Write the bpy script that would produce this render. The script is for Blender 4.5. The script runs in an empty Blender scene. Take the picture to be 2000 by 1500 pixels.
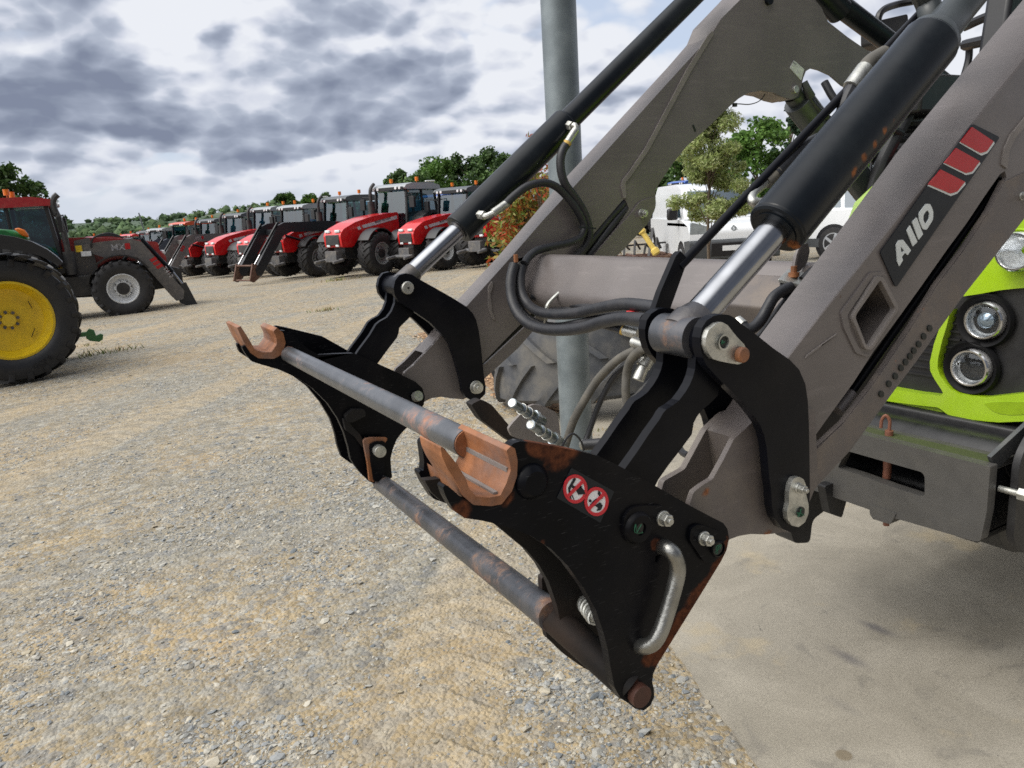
import bpy, bmesh, math, random
import numpy as np
from mathutils import Vector, Matrix
from mathutils.geometry import tessellate_polygon
random.seed(7); rng = np.random.default_rng(7)
PI = math.pi; rad = math.radians
scene = bpy.context.scene; COL = scene.collection

# ---------------- camera -----------------------------------------------------
YAW, PITCH, ROLL, F = rad(29.63), rad(12.655), rad(3.465), 1500.0
CAMZ = 1.5
fw = Vector((math.sin(YAW)*math.cos(PITCH), math.cos(YAW)*math.cos(PITCH), -math.sin(PITCH)))
r0 = Vector((math.cos(YAW), -math.sin(YAW), 0)); d0 = fw.cross(r0)
rt = r0*math.cos(ROLL) + d0*math.sin(ROLL); dn = -r0*math.sin(ROLL) + d0*math.cos(ROLL)
cam = bpy.data.cameras.new('camera'); cam_o = bpy.data.objects.new('camera', cam); COL.objects.link(cam_o)
m = Matrix.Identity(4)
for i in range(3):
    m[i][0] = rt[i]; m[i][1] = -dn[i]; m[i][2] = -fw[i]
m[2][3] = CAMZ
cam_o.matrix_world = m
cam.sensor_width = 36; cam.lens = F/2000*36; cam.clip_start = .05; cam.clip_end = 9000
scene.camera = cam_o
scene.cycles.use_denoising = False; scene.cycles.use_adaptive_sampling = False; scene.cycles.max_bounces = 5; scene.cycles.diffuse_bounces = 3; scene.cycles.glossy_bounces = 3; scene.cycles.transparent_max_bounces = 10; scene.cycles.sample_clamp_indirect = 4; scene.cycles.filter_width = 1.6

# ---------------- light, exposure --------------------------------------------
SUN_EL, SUN_AZ = rad(50), rad(-78)      # azimuth measured from +Y towards +X
w = bpy.data.worlds.new('World'); scene.world = w; w.use_nodes = True
sun = bpy.data.lights.new('sun', 'SUN'); sun.energy = 1.7; sun.angle = rad(28); sun.color = (1, .95, .87)
sun_o = bpy.data.objects.new('sun', sun); COL.objects.link(sun_o)
sdir = Vector((math.sin(SUN_AZ)*math.cos(SUN_EL), math.cos(SUN_AZ)*math.cos(SUN_EL), math.sin(SUN_EL)))
sun_o.rotation_euler = sdir.to_track_quat('Z', 'Y').to_euler()
scene.view_settings.view_transform = 'Standard'; scene.view_settings.look = 'None'
scene.view_settings.exposure = 0.0; scene.view_settings.gamma = 1.0

def raydir(px, py):
    return fw*F + rt*(px-1000) + dn*(py-750)
def PY(px, py, Y):                      # point of a plane across the loader (Y constant)
    v = raydir(px, py); v = v*(Y/v.y); return Vector((v.x, v.y, v.z+CAMZ))
def PX(px, py, X):
    v = raydir(px, py); v = v*(X/v.x); return Vector((v.x, v.y, v.z+CAMZ))
def PD(px, py, D):
    v = raydir(px, py); v = v*(D/math.hypot(v.x, v.y)); return Vector((v.x, v.y, v.z+CAMZ))
GX, GY = .0254, -.0219
def gz(x, y):
    return GX*x + GY*y
def PG(px, py):
    v = raydir(px, py); t = CAMZ/(GX*v.x+GY*v.y-v.z); return Vector((v.x*t, v.y*t, v.z*t+CAMZ))
def depth(P):
    return (P-Vector((0, 0, CAMZ))).dot(fw)

# ---------------- node helpers -----------------------------------------------
class NT:
    def __init__(s, tree): s.t = tree; s.n = tree.nodes; s.l = tree.links
    def node(s, typ, **kw):
        n = s.n.new(typ)
        for k, v in kw.items(): setattr(n, k, v)
        return n
    def put(s, sock, v):
        if hasattr(v, 'is_output') or isinstance(v, bpy.types.NodeSocket): s.l.new(v, sock)
        elif isinstance(v, (tuple, list, Vector)) and hasattr(sock.default_value, '__len__') and len(sock.default_value) == 4 and len(v) == 3:
            sock.default_value = (*v, 1)
        else: sock.default_value = v
    def math(s, op, a, b=0, c=0, clamp=False):
        n = s.node('ShaderNodeMath', operation=op, use_clamp=clamp); s.put(n.inputs[0], a); s.put(n.inputs[1], b)
        if op in ('MULTIPLY_ADD',): s.put(n.inputs[2], c)
        return n.outputs[0]
    def vm(s, op, a, b=(0, 0, 0)):
        n = s.node('ShaderNodeVectorMath', operation=op); s.put(n.inputs[0], a)
        if op == 'SCALE': s.put(n.inputs[3], b)
        else: s.put(n.inputs[1], b)
        return n.outputs['Value'] if op in ('DOT_PRODUCT', 'LENGTH', 'DISTANCE') else n.outputs[0]
    def noise(s, vec, scale, detail=4, rough=.55, dist=0, out='Fac'):
        n = s.node('ShaderNodeTexNoise'); s.put(n.inputs['Vector'], vec); n.inputs['Scale'].default_value = scale
        n.inputs['Detail'].default_value = detail; n.inputs['Roughness'].default_value = rough; n.inputs['Distortion'].default_value = dist
        return n.outputs[out]
    def voro(s, vec, scale, feature='F1', out='Distance'):
        n = s.node('ShaderNodeTexVoronoi', feature=feature); s.put(n.inputs['Vector'], vec); n.inputs['Scale'].default_value = scale
        return n.outputs[out]
    def step(s, v, a, b, lo=0, hi=1):
        n = s.node('ShaderNodeMapRange', interpolation_type='SMOOTHSTEP'); s.put(n.inputs[0], v)
        for i, k in enumerate((a, b, lo, hi)): s.put(n.inputs[1+i], k)
        return n.outputs[0]
    def mix(s, fac, a, b, blend='MIX'):
        n = s.node('ShaderNodeMix', data_type='RGBA', blend_type=blend); s.put(n.inputs[0], fac)
        s.put(n.inputs[6], a); s.put(n.inputs[7], b); return n.outputs[2]
    def ramp(s, v, stops):
        n = s.node('ShaderNodeValToRGB'); s.put(n.inputs[0], v); e = n.color_ramp.elements
        while len(e) < len(stops): e.new(.5)
        for i, (p, c) in enumerate(stops): e[i].position = p; e[i].color = (*c, 1)
        return n.outputs[0]
    def bump(s, h, strength=.3, dist=.01):
        n = s.node('ShaderNodeBump'); s.put(n.inputs['Height'], h); n.inputs['Strength'].default_value = strength
        n.inputs['Distance'].default_value = dist; return n.outputs[0]

# ---------------- sky: clouds mixed over the Nishita sky ----------------------
nt = NT(w.node_tree); nt.n.clear()
tc = nt.node('ShaderNodeTexCoord'); D = tc.outputs['Generated']
sky = nt.node('ShaderNodeTexSky', sky_type='NISHITA', sun_disc=False); sky.sun_elevation = SUN_EL; sky.sun_rotation = SUN_AZ
sep = nt.node('ShaderNodeSeparateXYZ'); nt.put(sep.inputs[0], D)
cmb = nt.node('ShaderNodeCombineXYZ')
nt.put(cmb.inputs[0], sep.outputs[0]); nt.put(cmb.inputs[1], sep.outputs[1]); nt.put(cmb.inputs[2], nt.math('MULTIPLY', nt.math('POWER', nt.math('MAXIMUM', sep.outputs[2], 0.0), .9), 1.75))
Q = cmb.outputs[0]
warp = nt.vm('SCALE', nt.vm('SUBTRACT', nt.noise(Q, 4.0, 5, .62, out='Color'), (.5, .5, .5)), .20)
Dw = nt.vm('ADD', D, nt.vm('SCALE', warp, .55))
def blob(px, py, rx, ry, amp, rot=0):
    c = raydir(px, py).normalized(); right = Vector((c.y, -c.x, 0)).normalized(); up = right.cross(c)
    ang = rot + ROLL; a = right*math.cos(ang)+up*math.sin(ang); b = up*math.cos(ang)-right*math.sin(ang)
    x = nt.math('DIVIDE', nt.math('SUBTRACT', nt.vm('DOT_PRODUCT', Dw, a), c.dot(a)), rx/F)
    y = nt.math('DIVIDE', nt.math('SUBTRACT', nt.vm('DOT_PRODUCT', Dw, b), c.dot(b)), ry/F)
    rr = nt.math('ADD', nt.math('MULTIPLY', x, x), nt.math('MULTIPLY', y, y))
    front = nt.math('GREATER_THAN', nt.vm('DOT_PRODUCT', D, c), 0.0)
    return nt.math('MULTIPLY', nt.math('MULTIPLY', nt.math('EXPONENT', nt.math('MULTIPLY', rr, -1.0)), amp), front)
BL = [(190, 90, 120, 85, .75), (60, 215, 150, 60, .55), (250, 265, 170, 32, .6), (610, 120, 150, 60, .55), (640, 205, 130, 45, .6), (455, 282, 110, 34, .7),
      (800, 250, 170, 34, .55), (540, 300, 90, 16, .5), (860, 170, 90, 70, .3), (425, 75, 28, 26, .5), (120, 345, 130, 34, .35), (390, 345, 50, 22, .3),
      (730, 25, 90, 26, .35), (330, 50, 50, 90, -.8), (390, 25, 150, 25, -.5), (340, 300, 90, 22, -.7), (640, 318, 210, 14, -.6), (300, 150, 50, 26, -.3),
      (30, 40, 55, 38, -.6), (700, 75, 130, 20, -.5), (960, 60, 70, 60, -.5), (520, 160, 40, 30, -.2), (1250, 90, 90, 90, -.5), (1230, 240, 70, 26, -.5),
      (1200, 40, 60, 60, .1), (1210, 190, 60, 20, .3), (400, 390, 400, 26, -.25), (1480, 250, 90, 60, -.4), (1900, 100, 120, 100, -.45), (1660, 60, 90, 70, -.2), (890, 320, 110, 26, -.3)]
acc = None
for b_ in BL:
    v = blob(*b_); acc = v if acc is None else nt.math('ADD', acc, v)
def puff(vec, sc):                       # rounded billows: inverted cell distance over a few octaves
    t_ = None
    for k, (m_, a_) in enumerate(((1, .50), (2.3, .30), (5.1, .20))):
        v = nt.node('ShaderNodeTexVoronoi', feature='F1'); nt.put(v.inputs['Vector'], vec); v.inputs['Scale'].default_value = sc*m_
        q = nt.math('MULTIPLY', nt.math('SUBTRACT', 1.0, v.outputs['Distance']), a_); t_ = q if t_ is None else nt.math('ADD', t_, q)
    return t_
Qw = nt.vm('ADD', Q, nt.vm('SCALE', warp, .45)); Qw2 = nt.vm('ADD', Qw, (-.010, .008, .026))
n1 = nt.noise(Qw, 3.0, 5, .58, .1); b1 = puff(Qw, 6.5); b2 = puff(Qw2, 6.5)
dark = nt.math('ADD', nt.math('ADD', nt.math('MULTIPLY', nt.math('SUBTRACT', n1, .5), 1.05), nt.math('MULTIPLY', nt.math('SUBTRACT', b1, .50), 1.05)), nt.math('ADD', nt.math('MULTIPLY', acc, .74), .26))
relief = nt.math('MULTIPLY', nt.math('SUBTRACT', b2, b1), 2.3)
tone = nt.math('ADD', nt.math('ADD', dark, relief), nt.math('MULTIPLY', nt.math('SUBTRACT', nt.noise(Qw, 22, 4, .65), .5), .30))
cloud = nt.ramp(tone, [(0.0, (.84, .865, .92)), (.10, (.77, .80, .87)), (.24, (.67, .705, .80)), (.42, (.48, .53, .635)), (.62, (.36, .405, .51)), (.88, (.255, .295, .39)), (1, (.22, .255, .35))])
cover = nt.step(nt.math('ADD', nt.math('ADD', nt.noise(Qw, 2.2, 3, .55), nt.math('MULTIPLY', b1, .45)), nt.math('MULTIPLY', nt.math('MAXIMUM', acc, 0.0), .5)), .54, .64)
gap = nt.mix(.72, nt.vm('SCALE', sky.outputs[0], .13), (.66, .74, .90))
hz = nt.step(sep.outputs[2], .0, .085)
skyc = nt.mix(cover, gap, cloud)
skyc = nt.mix(hz, (.66, .71, .80), skyc)
lowg = nt.step(sep.outputs[2], -.02, 0.0)
skyc = nt.mix(lowg, (.25, .24, .2), skyc)
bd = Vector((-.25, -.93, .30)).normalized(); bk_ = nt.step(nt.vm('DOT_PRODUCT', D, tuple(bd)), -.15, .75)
skyc = nt.mix(nt.math('MULTIPLY', bk_, .85), skyc, (.10, .11, .14))  # dark patch added to the sky behind the camera to dim frontal light
fill_glow = nt.step(nt.vm('DOT_PRODUCT', D, tuple(Vector((-.62, .12, .78)).normalized())), .48, .92); skyc = nt.mix(nt.math('MULTIPLY', fill_glow, .9), skyc, (2.9, 2.88, 2.85))  # bright patch added to the unseen upper left sky to light the arms
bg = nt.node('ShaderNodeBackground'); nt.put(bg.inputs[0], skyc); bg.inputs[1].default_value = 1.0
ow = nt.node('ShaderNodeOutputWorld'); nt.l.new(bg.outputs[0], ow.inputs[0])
w.cycles.sampling_method = 'MANUAL'; w.cycles.sample_map_resolution = 512

# ---------------- materials ----------------------------------------------------
MAT = {}
def mat(name, col, rough=.5, metal=0, dirt=0, dirtcol=(.30, .25, .18), dscale=6, rust=0, rscale=9, zones=(), bump=.05, bscale=60, coat=0, vary=.12, vscale=12, spec=.5, scratch=0, rustcol=None, flecks=0):
    """painted or bare surface with mottling, dust, rust patches (zones = (object-space point, radius, strength))"""
    M = bpy.data.materials.new(name); M.use_nodes = True; t = NT(M.node_tree); bs = t.n['Principled BSDF']
    co = t.node('ShaderNodeTexCoord').outputs['Object']
    c = t.mix(t.step(t.noise(co, vscale, 5), .3, .7), tuple(x*(1-vary) for x in col), tuple(min(1, x*(1+vary)) for x in col))
    r = t.math('ADD', rough-.08, t.math('MULTIPLY', t.noise(co, vscale*3, 4), .16)); me = metal; h = t.noise(co, bscale, 5)
    if scratch:
        sv = t.node('ShaderNodeMapping'); t.put(sv.inputs[0], co); sv.inputs['Rotation'].default_value = (0, .9, 0); sv.inputs['Scale'].default_value = (4, 4, 90)
        sc = t.step(t.noise(sv.outputs[0], 9, 2), .66, .72); c = t.mix(t.math('MULTIPLY', sc, scratch), c, (.35, .35, .36))
    if flecks:
        fv = t.voro(t.vm('ADD', co, t.vm('SCALE', t.noise(co, 60, 2, out='Color'), .01)), flecks); fm = t.math('MULTIPLY', t.step(fv, .085, .05), t.step(t.noise(co, 6, 3), .5, .62)); c = t.mix(t.math('MULTIPLY', fm, .85), c, (.07, .035, .022))
        lv = t.node('ShaderNodeMapping'); t.put(lv.inputs[0], co); lv.inputs['Rotation'].default_value = (0, .75, 0); lv.inputs['Scale'].default_value = (1.5, 1.5, 14)
        c = t.mix(t.math('MULTIPLY', t.step(t.noise(lv.outputs[0], 5, 6, .7), .5, .75), .35), c, tuple(min(1, x*1.7) for x in col))
    if dirt:
        dm = t.math('MULTIPLY', t.step(t.noise(co, dscale, 7, .65), .42, .72), dirt); c = t.mix(dm, c, dirtcol); r = t.math('ADD', r, t.math('MULTIPLY', dm, .35))
    if rust or zones:
        rn = t.noise(co, rscale, 8, .7); tot = t.math('ADD', t.math('MULTIPLY', t.math('SUBTRACT', rn, .5), 2.4), -.62+rust)
        for (p, rr, s_) in zones:
            dd = t.vm('DISTANCE', co, tuple(p)); tot = t.math('ADD', tot, t.math('MULTIPLY', t.step(dd, rr, 0), s_))
        rm = t.step(tot, -.22, .20)
        rc = rustcol or ((.10, .035, .016), (.40, .15, .05))
        c = t.mix(rm, c, t.mix(t.step(t.noise(co, rscale*5, 6, .7), .3, .7), *rc))
        r = t.mix(rm, r, (.85,)*3); h = t.math('ADD', h, t.math('MULTIPLY', rm, t.noise(co, bscale*2, 6, .8)))
        if metal: me = t.math('MULTIPLY', metal, t.math('SUBTRACT', 1, rm))
    t.put(bs.inputs['Base Color'], c); t.put(bs.inputs['Roughness'], r); t.put(bs.inputs['Metallic'], me)
    bs.inputs['Coat Weight'].default_value = coat; bs.inputs['Coat Roughness'].default_value = .08; bs.inputs['Specular IOR Level'].default_value = spec
    t.put(bs.inputs['Normal'], t.bump(h, bump*3, .002)); MAT[name] = M; return M
def glassmat(name, tint, fac=.25):
    M = bpy.data.materials.new(name); M.use_nodes = True; t = NT(M.node_tree); t.n.clear()
    tr = t.node('ShaderNodeBsdfTransparent'); t.put(tr.inputs[0], tint); gl = t.node('ShaderNodeBsdfGlossy'); gl.inputs['Roughness'].default_value = .04
    t.put(gl.inputs[0], (.9, .95, 1)); fr = t.node('ShaderNodeLayerWeight'); fr.inputs['Blend'].default_value = .12
    mx = t.node('ShaderNodeMixShader'); t.put(mx.inputs[0], t.math('ADD', fr.outputs[0], fac, clamp=True)); t.l.new(tr.outputs[0], mx.inputs[1]); t.l.new(gl.outputs[0], mx.inputs[2])
    o = t.node('ShaderNodeOutputMaterial'); t.l.new(mx.outputs[0], o.inputs[0]); MAT[name] = M; return M
def emis(name, col, s):
    M = bpy.data.materials.new(name); M.use_nodes = True; bs = M.node_tree.nodes['Principled BSDF']
    bs.inputs['Emission Color'].default_value = (*col, 1); bs.inputs['Emission Strength'].default_value = s; MAT[name] = M; return M
def islandmat(name, cols, rough=.8, bump=0, trans=0, noisevar=.0, pos=None):
    M = bpy.data.materials.new(name); M.use_nodes = True; t = NT(M.node_tree); bs = t.n['Principled BSDF']
    g = t.node('ShaderNodeNewGeometry'); n = len(cols)
    c = t.ramp(g.outputs['Random Per Island'], [((i+.5)/n, k) for i, k in enumerate(cols)])
    if noisevar:
        f = t.step(t.noise(g.outputs['Position'], noisevar, 3), .3, .7); c = t.mix(f, t.vm('SCALE', c, .62), t.vm('SCALE', c, 1.25))
    t.put(bs.inputs['Base Color'], c); bs.inputs['Roughness'].default_value = rough; bs.inputs['Specular IOR Level'].default_value = .3
    if bump: t.put(bs.inputs['Normal'], t.bump(t.noise(g.outputs['Position'], 120, 4), bump, .004))
    if trans:
        tl = t.node('ShaderNodeBsdfTranslucent'); t.put(tl.inputs[0], c); mx = t.node('ShaderNodeMixShader'); mx.inputs[0].default_value = trans
        o = t.n['Material Output']; t.l.new(bs.outputs[0], mx.inputs[1]); t.l.new(tl.outputs[0], mx.inputs[2]); t.l.new(mx.outputs[0], o.inputs[0])
    MAT[name] = M; return M

# ---------------- mesh helpers ---------------------------------------------------
def cat(pts, n=4, closed=True):
    """Catmull-Rom through the points (centripetal not needed at this density)"""
    P = [Vector(p) for p in pts]; N = len(P); out = []
    for i in range(N if closed else N-1):
        g = lambda k: P[k % N] if closed else P[max(0, min(N-1, k))]
        a, b, c, d = g(i-1), g(i), g(i+1), g(i+2)
        for j in range(n):
            t = j/n; out.append(.5*((2*b)+(c-a)*t+(2*a-5*b+4*c-d)*t*t+(3*b-a-3*c+d)*t**3))
    if not closed: out.append(P[-1])
    return out
def fil(pts, r, n=4):
    """round the corners of a closed polygon by at most r"""
    P = [Vector(p[:2]) for p in pts]; N = len(P); out = []
    for i in range(N):
        a, b, c = P[i-1], P[i], P[(i+1) % N]; rr = pts[i][2] if len(pts[i]) > 2 else r
        u, v = a-b, c-b; lu, lv = u.length, v.length
        if lu < 1e-9 or lv < 1e-9: continue
        t = min(rr, lu*.45, lv*.45)
        if t < 1e-6: out.append(b); continue
        p0, p1 = b+u/lu*t, b+v/lv*t
        for j in range(n+1):
            s = j/n; out.append(p0*(1-s)**2 + b*2*s*(1-s) + p1*s*s)
    return out
def circ(cx, cy, r, n=20, ry=None):
    return [(cx+r*math.cos(2*PI*i/n), cy+(ry or r)*math.sin(2*PI*i/n)) for i in range(n)]
class MB:
    def __init__(s): s.v = []; s.f = []; s.mi = []; s.m = 0
    def add(s, vs, fs):
        b = len(s.v); s.v += [tuple(v) for v in vs]; s.f += [tuple(b+i for i in f) for f in fs]; s.mi += [s.m]*len(fs); return s
    def box(s, c, d, R=None):
        c = Vector(c); vs = []
        for x in (-.5, .5):
            for y in (-.5, .5):
                for z in (-.5, .5):
                    p = Vector((x*d[0], y*d[1], z*d[2])); vs.append(c+(R @ p if R else p))
        return s.add(vs, [(0, 1, 3, 2), (4, 6, 7, 5), (0, 4, 5, 1), (2, 3, 7, 6), (0, 2, 6, 4), (1, 5, 7, 3)])
    def bar(s, a, b, w_, h_, up=(0, 0, 1)):
        a, b = Vector(a), Vector(b); x = (b-a).normalized(); y = Vector(up).cross(x)
        if y.length < 1e-4: y = Vector((0, 1, 0)).cross(x)
        y.normalize(); z = x.cross(y); R = Matrix((x, y, z)).transposed()
        return s.box((a+b)/2, ((b-a).length, w_, h_), R)
    def prism(s, loops, fn, a, b):
        """loops = [outer, hole, ...] 2-D; fn(x, y, t) gives the 3-D point; extruded from t=a to t=b"""
        L = [[Vector((p[0], p[1], 0)) for p in lp] for lp in loops]; flat = [p for lp in L for p in lp]; n = len(flat)
        tri = tessellate_polygon(L); vs = [fn(p.x, p.y, a) for p in flat]+[fn(p.x, p.y, b) for p in flat]
        fs = [tuple(t) for t in tri]+[tuple(i+n for i in reversed(t)) for t in tri]; o = 0
        for lp in L:
            k = len(lp)
            for i in range(k):
                j = (i+1) % k; fs.append((o+i, o+j, n+o+j, n+o+i))
            o += k
        return s.add(vs, fs)
    def lathe(s, a, b, prof, n=24, cap=True):
        """profile [(t along a->b in metres, radius)]"""
        a, b = Vector(a), Vector(b); x = (b-a).normalized(); y = x.orthogonal().normalized(); z = x.cross(y); vs = []; fs = []
        for (t, r) in prof:
            for i in range(n):
                an = 2*PI*i/n; vs.append(a+x*t+(y*math.cos(an)+z*math.sin(an))*r)
        for k in range(len(prof)-1):
            for i in range(n):
                j = (i+1) % n; fs.append((k*n+i, k*n+j, (k+1)*n+j, (k+1)*n+i))
        if cap: fs += [tuple(reversed(range(n))), tuple(range((len(prof)-1)*n, len(prof)*n))]
        return s.add(vs, fs)
    def cyl(s, a, b, r, r2=None, n=20):
        L = (Vector(b)-Vector(a)).length; return s.lathe(a, b, [(0, r), (L, r2 if r2 is not None else r)], n)
    def tube(s, pts, r, n=10, closed=False):
        P = [Vector(p) for p in pts]; N = len(P); vs = []; fs = []; up = None
        for i in range(N):
            t = (P[min(i+1, N-1)]-P[max(i-1, 0)]).normalized()
            if up is None: up = t.orthogonal().normalized()
            up = (up-t*up.dot(t)).normalized(); q = t.cross(up); rr = r[i] if isinstance(r, (list, tuple)) else r
            for k in range(n):
                a_ = 2*PI*k/n; vs.append(P[i]+(up*math.cos(a_)+q*math.sin(a_))*rr)
        for i in range(N-1):
            for k in range(n):
                j = (k+1) % n; fs.append((i*n+k, i*n+j, (i+1)*n+j, (i+1)*n+k))
        fs += [tuple(reversed(range(n))), tuple(range((N-1)*n, N*n))]
        return s.add(vs, fs)
    def build(s, name, mats, parent=None, bevel=0, org=None, seg=2, smooth=35, keep=False):
        me = bpy.data.meshes.new(name); V = s.v
        if org is None and parent is not None: org = parent.get('_org')
        if org is not None: V = [(v[0]-org[0], v[1]-org[1], v[2]-org[2]) for v in V]
        me.from_pydata(V, [], s.f); mats = mats if isinstance(mats, (list, tuple)) else [mats]
        for k in mats: me.materials.append(MAT[k] if isinstance(k, str) else k)
        if max(s.mi, default=0) > 0: me.polygons.foreach_set('material_index', s.mi)
        bm = bmesh.new(); bm.from_mesh(me); bmesh.ops.recalc_face_normals(bm, faces=bm.faces); bm.to_mesh(me); bm.free()
        if smooth: me.shade_smooth(); me.set_sharp_from_angle(angle=rad(smooth))
        o = bpy.data.objects.new(name, me); COL.objects.link(o)
        if parent is not None:
            o.parent = parent
            if '_org' in parent: o['_org'] = parent['_org']
        elif org is not None: o.location = org; o['_org'] = tuple(org)
        if bevel:
            b = o.modifiers.new('bevel', 'BEVEL'); b.width = bevel; b.segments = seg; b.limit_method = 'ANGLE'; b.angle_limit = rad(40); b.harden_normals = False
        return o
def tag(o, label=None, cat_=None, group=None, kind=None):
    if label: o['label'] = label
    if cat_: o['category'] = cat_
    if group: o['group'] = group
    if kind: o['kind'] = kind
    return o
def empty(name, loc, rz=0, world=False):
    o = bpy.data.objects.new(name, None); COL.objects.link(o); o.location = loc; o.rotation_euler = (0, 0, rz); o.empty_display_size = .2
    if world: o['_org'] = tuple(loc)
    return o
def copy_tree(o, parent=None):
    c = o.copy(); COL.objects.link(c); c.parent = parent
    for ch in list(o.children): copy_tree(ch, c)
    return c
def text_mesh(txt, size, shear=0, extrude=.001):
    cu = bpy.data.curves.new('t', 'FONT'); cu.body = txt; cu.size = size; cu.shear = shear; cu.extrude = extrude; cu.offset = size*.02; cu.resolution_u = 3
    o = bpy.data.objects.new('t', cu); COL.objects.link(o); dg = bpy.context.evaluated_depsgraph_get()
    me = bpy.data.meshes.new_from_object(o.evaluated_get(dg)); bpy.data.objects.remove(o); bpy.data.curves.remove(cu)
    vs = [tuple(v.co) for v in me.vertices]; fs = [tuple(p.vertices) for p in me.polygons]; bpy.data.meshes.remove(me); return vs, fs
def stuffmesh(name, V, Fc, mats, mi=None):
    """fast mesh from numpy arrays"""
    me = bpy.data.meshes.new(name); nv = len(V); nf, k = Fc.shape
    me.vertices.add(nv); me.vertices.foreach_set('co', V.astype(np.float32).ravel()); me.loops.add(nf*k); me.loops.foreach_set('vertex_index', Fc.astype(np.int32).ravel())
    me.polygons.add(nf); me.polygons.foreach_set('loop_start', np.arange(0, nf*k, k, dtype=np.int32)); me.polygons.foreach_set('loop_total', np.full(nf, k, dtype=np.int32))
    for q in mats: me.materials.append(MAT[q])
    if mi is not None: me.polygons.foreach_set('material_index', mi.astype(np.int32))
    me.polygons.foreach_set('use_smooth', np.zeros(nf, dtype=bool)); me.update(); me.validate(); return me
# ---------------- setting: ground, slab, gravel -------------------------------
TA, TB = PG(0, 820), PG(640, 600); td_ = Vector((TB.x-TA.x, TB.y-TA.y, 0)).normalized(); tn_ = Vector((-td_.y, td_.x, 0)); tw_ = PG(860, 1330)
TRACKS = [TA.dot(tn_), TA.dot(tn_)-1.85, tw_.dot(tn_), TA.dot(tn_)+3.2]
def groundmat():
    M = bpy.data.materials.new('gravel_ground'); M.use_nodes = True; t = NT(M.node_tree); bs = t.n['Principled BSDF']
    co = t.node('ShaderNodeNewGeometry').outputs['Position']
    big = t.noise(co, .22, 5, .6, .6); mid = t.noise(co, 1.1, 7, .65, .5); fine = t.noise(co, 16, 6, .7)
    mp = t.node('ShaderNodeMapping'); t.put(mp.inputs[0], co); mp.inputs['Rotation'].default_value = (0, 0, rad(-20)); mp.inputs['Scale'].default_value = (.35, 1.6, 1)
    streak = t.noise(mp.outputs[0], .55, 5, .6, .3)
    f = t.math('ADD', t.math('MULTIPLY', big, .35), t.math('ADD', t.math('MULTIPLY', mid, .35), t.math('MULTIPLY', streak, .45)))
    c = t.mix(t.step(f, .50, .66), (.37, .29, .175), (.27, .25, .20))
    c = t.mix(t.math('MULTIPLY', t.step(t.noise(co, .5, 5, .6), .52, .64), .5), c, (.42, .295, .145))
    c = t.mix(t.math('MULTIPLY', t.step(t.noise(co, .9, 6, .7, 1), .60, .70), .35), c, (.17, .17, .17))
    v = t.node('ShaderNodeTexVoronoi'); t.put(v.inputs['Vector'], t.vm('ADD', co, t.vm('SCALE', t.noise(co, 30, 2, out='Color'), .02))); v.inputs['Scale'].default_value = 62
    v2 = t.node('ShaderNodeTexVoronoi'); t.put(v2.inputs['Vector'], co); v2.inputs['Scale'].default_value = 24
    sv = t.node('ShaderNodeSeparateColor'); t.put(sv.inputs[0], v.outputs['Color']); sv2 = t.node('ShaderNodeSeparateColor'); t.put(sv2.inputs[0], v2.outputs['Color'])
    peb = t.mix(sv.outputs[1], (.19, .195, .195), (.43, .40, .335)); c = t.mix(t.math('MULTIPLY', t.step(sv.outputs[0], .45, .6), .6), c, peb)
    peb2 = t.mix(sv2.outputs[1], (.17, .175, .18), (.44, .42, .36)); c = t.mix(t.math('MULTIPLY', t.step(sv2.outputs[0], .70, .74), .65), c, peb2)
    c = t.mix(t.step(t.noise(co, 7, 6, .7), .34, .62), t.vm('SCALE', c, .80), t.vm('SCALE', c, 1.08))
    c = t.mix(t.math('MULTIPLY', t.step(t.noise(co, 24, 4, .6), .58, .66), .55), c, (.16, .16, .155))
    c = t.mix(t.math('MULTIPLY', t.step(t.noise(mp.outputs[0], 2.3, 6, .65, .4), .55, .68), .30), c, (.20, .19, .17))
    c = t.mix(t.step(fine, .25, .75), t.vm('SCALE', c, .80), t.vm('SCALE', c, 1.12))
    ua = t.vm('DOT_PRODUCT', co, tuple(td_)); va = t.math('ADD', t.vm('DOT_PRODUCT', co, tuple(tn_)), t.math('MULTIPLY', t.math('SUBTRACT', t.noise(co, .35, 2), .5), .5)); trk = None; lug = None
    for c0_ in TRACKS:
        dv = t.math('ABSOLUTE', t.math('SUBTRACT', va, c0_)); mk = t.step(dv, .27, .20); lg = t.step(t.math('SINE', t.math('ADD', t.math('MULTIPLY', ua, 2*PI/.21), t.math('MULTIPLY', dv, 16))), -.1, .5)
        lg = t.math('MULTIPLY', lg, mk); trk = mk if trk is None else t.math('MAXIMUM', trk, mk); lug = lg if lug is None else t.math('MAXIMUM', lug, lg)
    wear = t.step(t.noise(co, 1.3, 4), .36, .58); lug = t.math('MULTIPLY', lug, wear)
    c = t.mix(t.math('MULTIPLY', trk, .30), c, (.38, .30, .19)); c = t.mix(t.math('MULTIPLY', lug, .35), c, (.46, .38, .26))
    # fields and pasture beyond the yard
    L = t.vm('LENGTH', co); far = t.step(L, 75, 100)
    fld = t.node('ShaderNodeTexVoronoi'); t.put(fld.inputs['Vector'], co); fld.inputs['Scale'].default_value = .0032
    sf = t.node('ShaderNodeSeparateColor'); t.put(sf.inputs[0], fld.outputs['Color'])
    fc = t.ramp(sf.outputs[0], [(0, (.035, .062, .03)), (.40, (.055, .085, .038)), (.62, (.33, .23, .11)), (.72, (.04, .068, .032)), (1, (.12, .13, .06))])
    fc = t.mix(.12, fc, (.25, .30, .36)); c = t.mix(far, c, fc)  # blue grey mixed in as painted haze over the distance
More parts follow.
